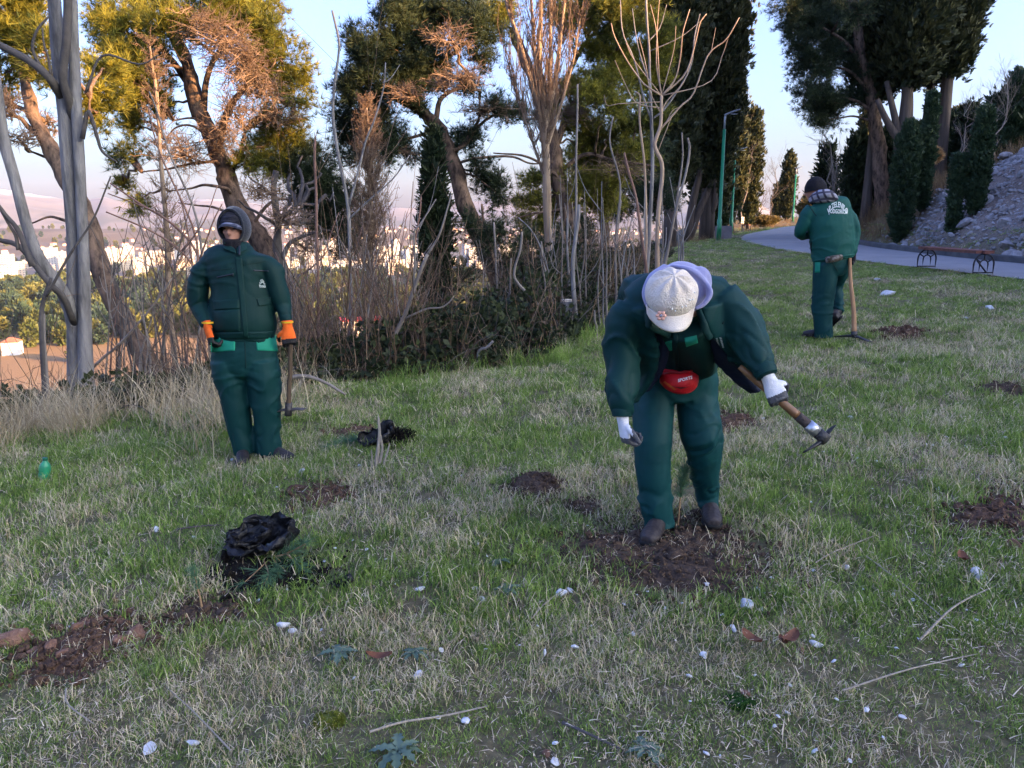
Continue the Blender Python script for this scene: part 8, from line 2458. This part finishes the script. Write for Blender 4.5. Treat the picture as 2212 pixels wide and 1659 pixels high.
for i in range(150):                                  # apartment blocks
    px = rng.uniform(-40, 1480); az = math.atan((px - 1106) / FPX); rd = rng.uniform(1250, 2200)
    x_, y_ = math.sin(az) * rd, math.cos(az) * rd
    w_, r_ = AB[rng.integers(10)]
    far_thing('apartment_block', x_, y_, rng.choice([.35, 1.92]) + rng.normal() * .08, 'white apartment block of the sunlit town in the valley', 'apartment block', 'apartment blocks of the town', [('wall', w_), ('roof', r_)])
for px, rd, i, lab in [(195, 1180, 1, 'tall twin tone tower block nearest behind the park, left of the grey tree'), (232, 1240, 3, 'bright tower block right beside the grey tree trunk'), (545, 720, 9, 'low pale flat roofed hall among the park trees left of the hooded man'), (780, 560, 9, 'small white building with red stripe low between the saplings'), (15, 560, 9, 'small pale house at the left picture edge beside the dry field')]:
    az = math.atan((px - 1106) / FPX); x_, y_ = math.sin(az) * rd, math.cos(az) * rd
    w_, r_ = HM[3] if px == 15 else AB[i]; far_thing('town_building', x_, y_, .3, lab, 'building', None, [('wall', w_), ('roof', mesh_np('roof', *[np.concatenate([box((0, 0, 12.4), (30.6, 20.6, 1.2))[0]]), box((0, 0, 0), (1, 1, 1))[1]], [mat('red_band', (.5, .05, .05))]) if px == 780 else r_)])
# park woodland: individual crowns nearest, the rest one mass
park_leaf = leaf_mat('park_crown', (.060, .085, .022), (.16, .155, .04), .2, inst=True)
park_dark = leaf_mat('park_dark', (.025, .05, .035), (.05, .08, .045), .1, inst=True)
def crown_mesh(seed, m, tall):
    r = np.random.default_rng(seed); LV = Acc(); n_ = 130
    D = norm(r.normal(size=(n_, 3))); lump = fbm(D * 1.9 + seed, seed, 3)
    P = D * [3.2, 3.2, tall] * (.6 + .8 * (lump - .25))[:, None] + [0, 0, tall * 1.05 + 1]
    tv, tf = leaf_spray(6, 3.0, 1.4, .9, seed)
    V, F = scatter(tv, tf, P, D + [0, 0, .5], r.uniform(0, 6, n_), r.uniform(.6, 1.2, n_)); LV.add(V, F, 0, np.repeat(np.clip(.5 + 1.6 * (lump - .5), 0, 1), len(tv)))
    return LV.mesh('crown', [m])
PC = [crown_mesh(s, park_leaf, 4.2 + (s % 3)) for s in range(5)] + [crown_mesh(20 + s, park_dark, 6.0) for s in range(3)]
tvv, tff = tube([[0, 0, -1], [0, 0, 4]], [.35, .2], 6); PT = mesh_np('trunk', tvv, tff, [pine_bark])
cand = []
for i in range(1500):
    px = rng.uniform(-80, 1330); az = math.atan((px - 1106) / FPX); rd = rng.uniform(420, 1200) 
    x_, y_ = math.sin(az) * rd, math.cos(az) * rd
    v = fbm2(x_, y_, 150, 81)[0] + .25 * sstep(rd, 520, 700)
    if v > .56 and rd > (530 + 70 * rng.random() if rng.random() < .9 else 450): cand.append((rd, x_, y_))
cand.sort()
for rd, x_, y_ in cand[:240]:
    k = rng.integers(0, 8) if rng.random() < .4 else rng.integers(0, 5)
    o = thing('park_tree', (x_, y_, terrain(x_, y_)), 'dark blue green conifer in the park far below' if k >= 5 else 'sunlit olive green tree in the park far below', 'tree', 'trees of the park in the valley')
    o.rotation_euler = (0, 0, rng.uniform(0, 6)); s = rng.uniform(.8, 1.5); o.scale = (s, s, s * rng.uniform(.85, 1.2))
    link('crown', PC[k], o); link('trunk', PT, o)
rest = np.array([(c[1], c[2]) for c in cand[240:]])
az = np.arctan((rng.uniform(-100, 1480, 900) - 1106) / FPX); rd = rng.uniform(1150, 3600, 900)
more = np.stack([np.sin(az) * rd, np.cos(az) * rd], 1); more = more[fbm2(more[:, 0], more[:, 1], 220, 82) > .52]
allp = np.concatenate([rest, more]); zz = terrain(allp[:, 0], allp[:, 1])
gn_scatter('far_woodland', [bpy.data.objects.new('w', m_) for m_ in PC], np.concatenate([allp, zz[:, None]], 1), np.stack([np.zeros(len(allp)), np.zeros(len(allp)), rng.uniform(0, 6, len(allp))], 1), rng.uniform(.8, 1.6, len(allp)), rng.integers(0, 8, len(allp)), 'woods and garden trees of the valley floor')
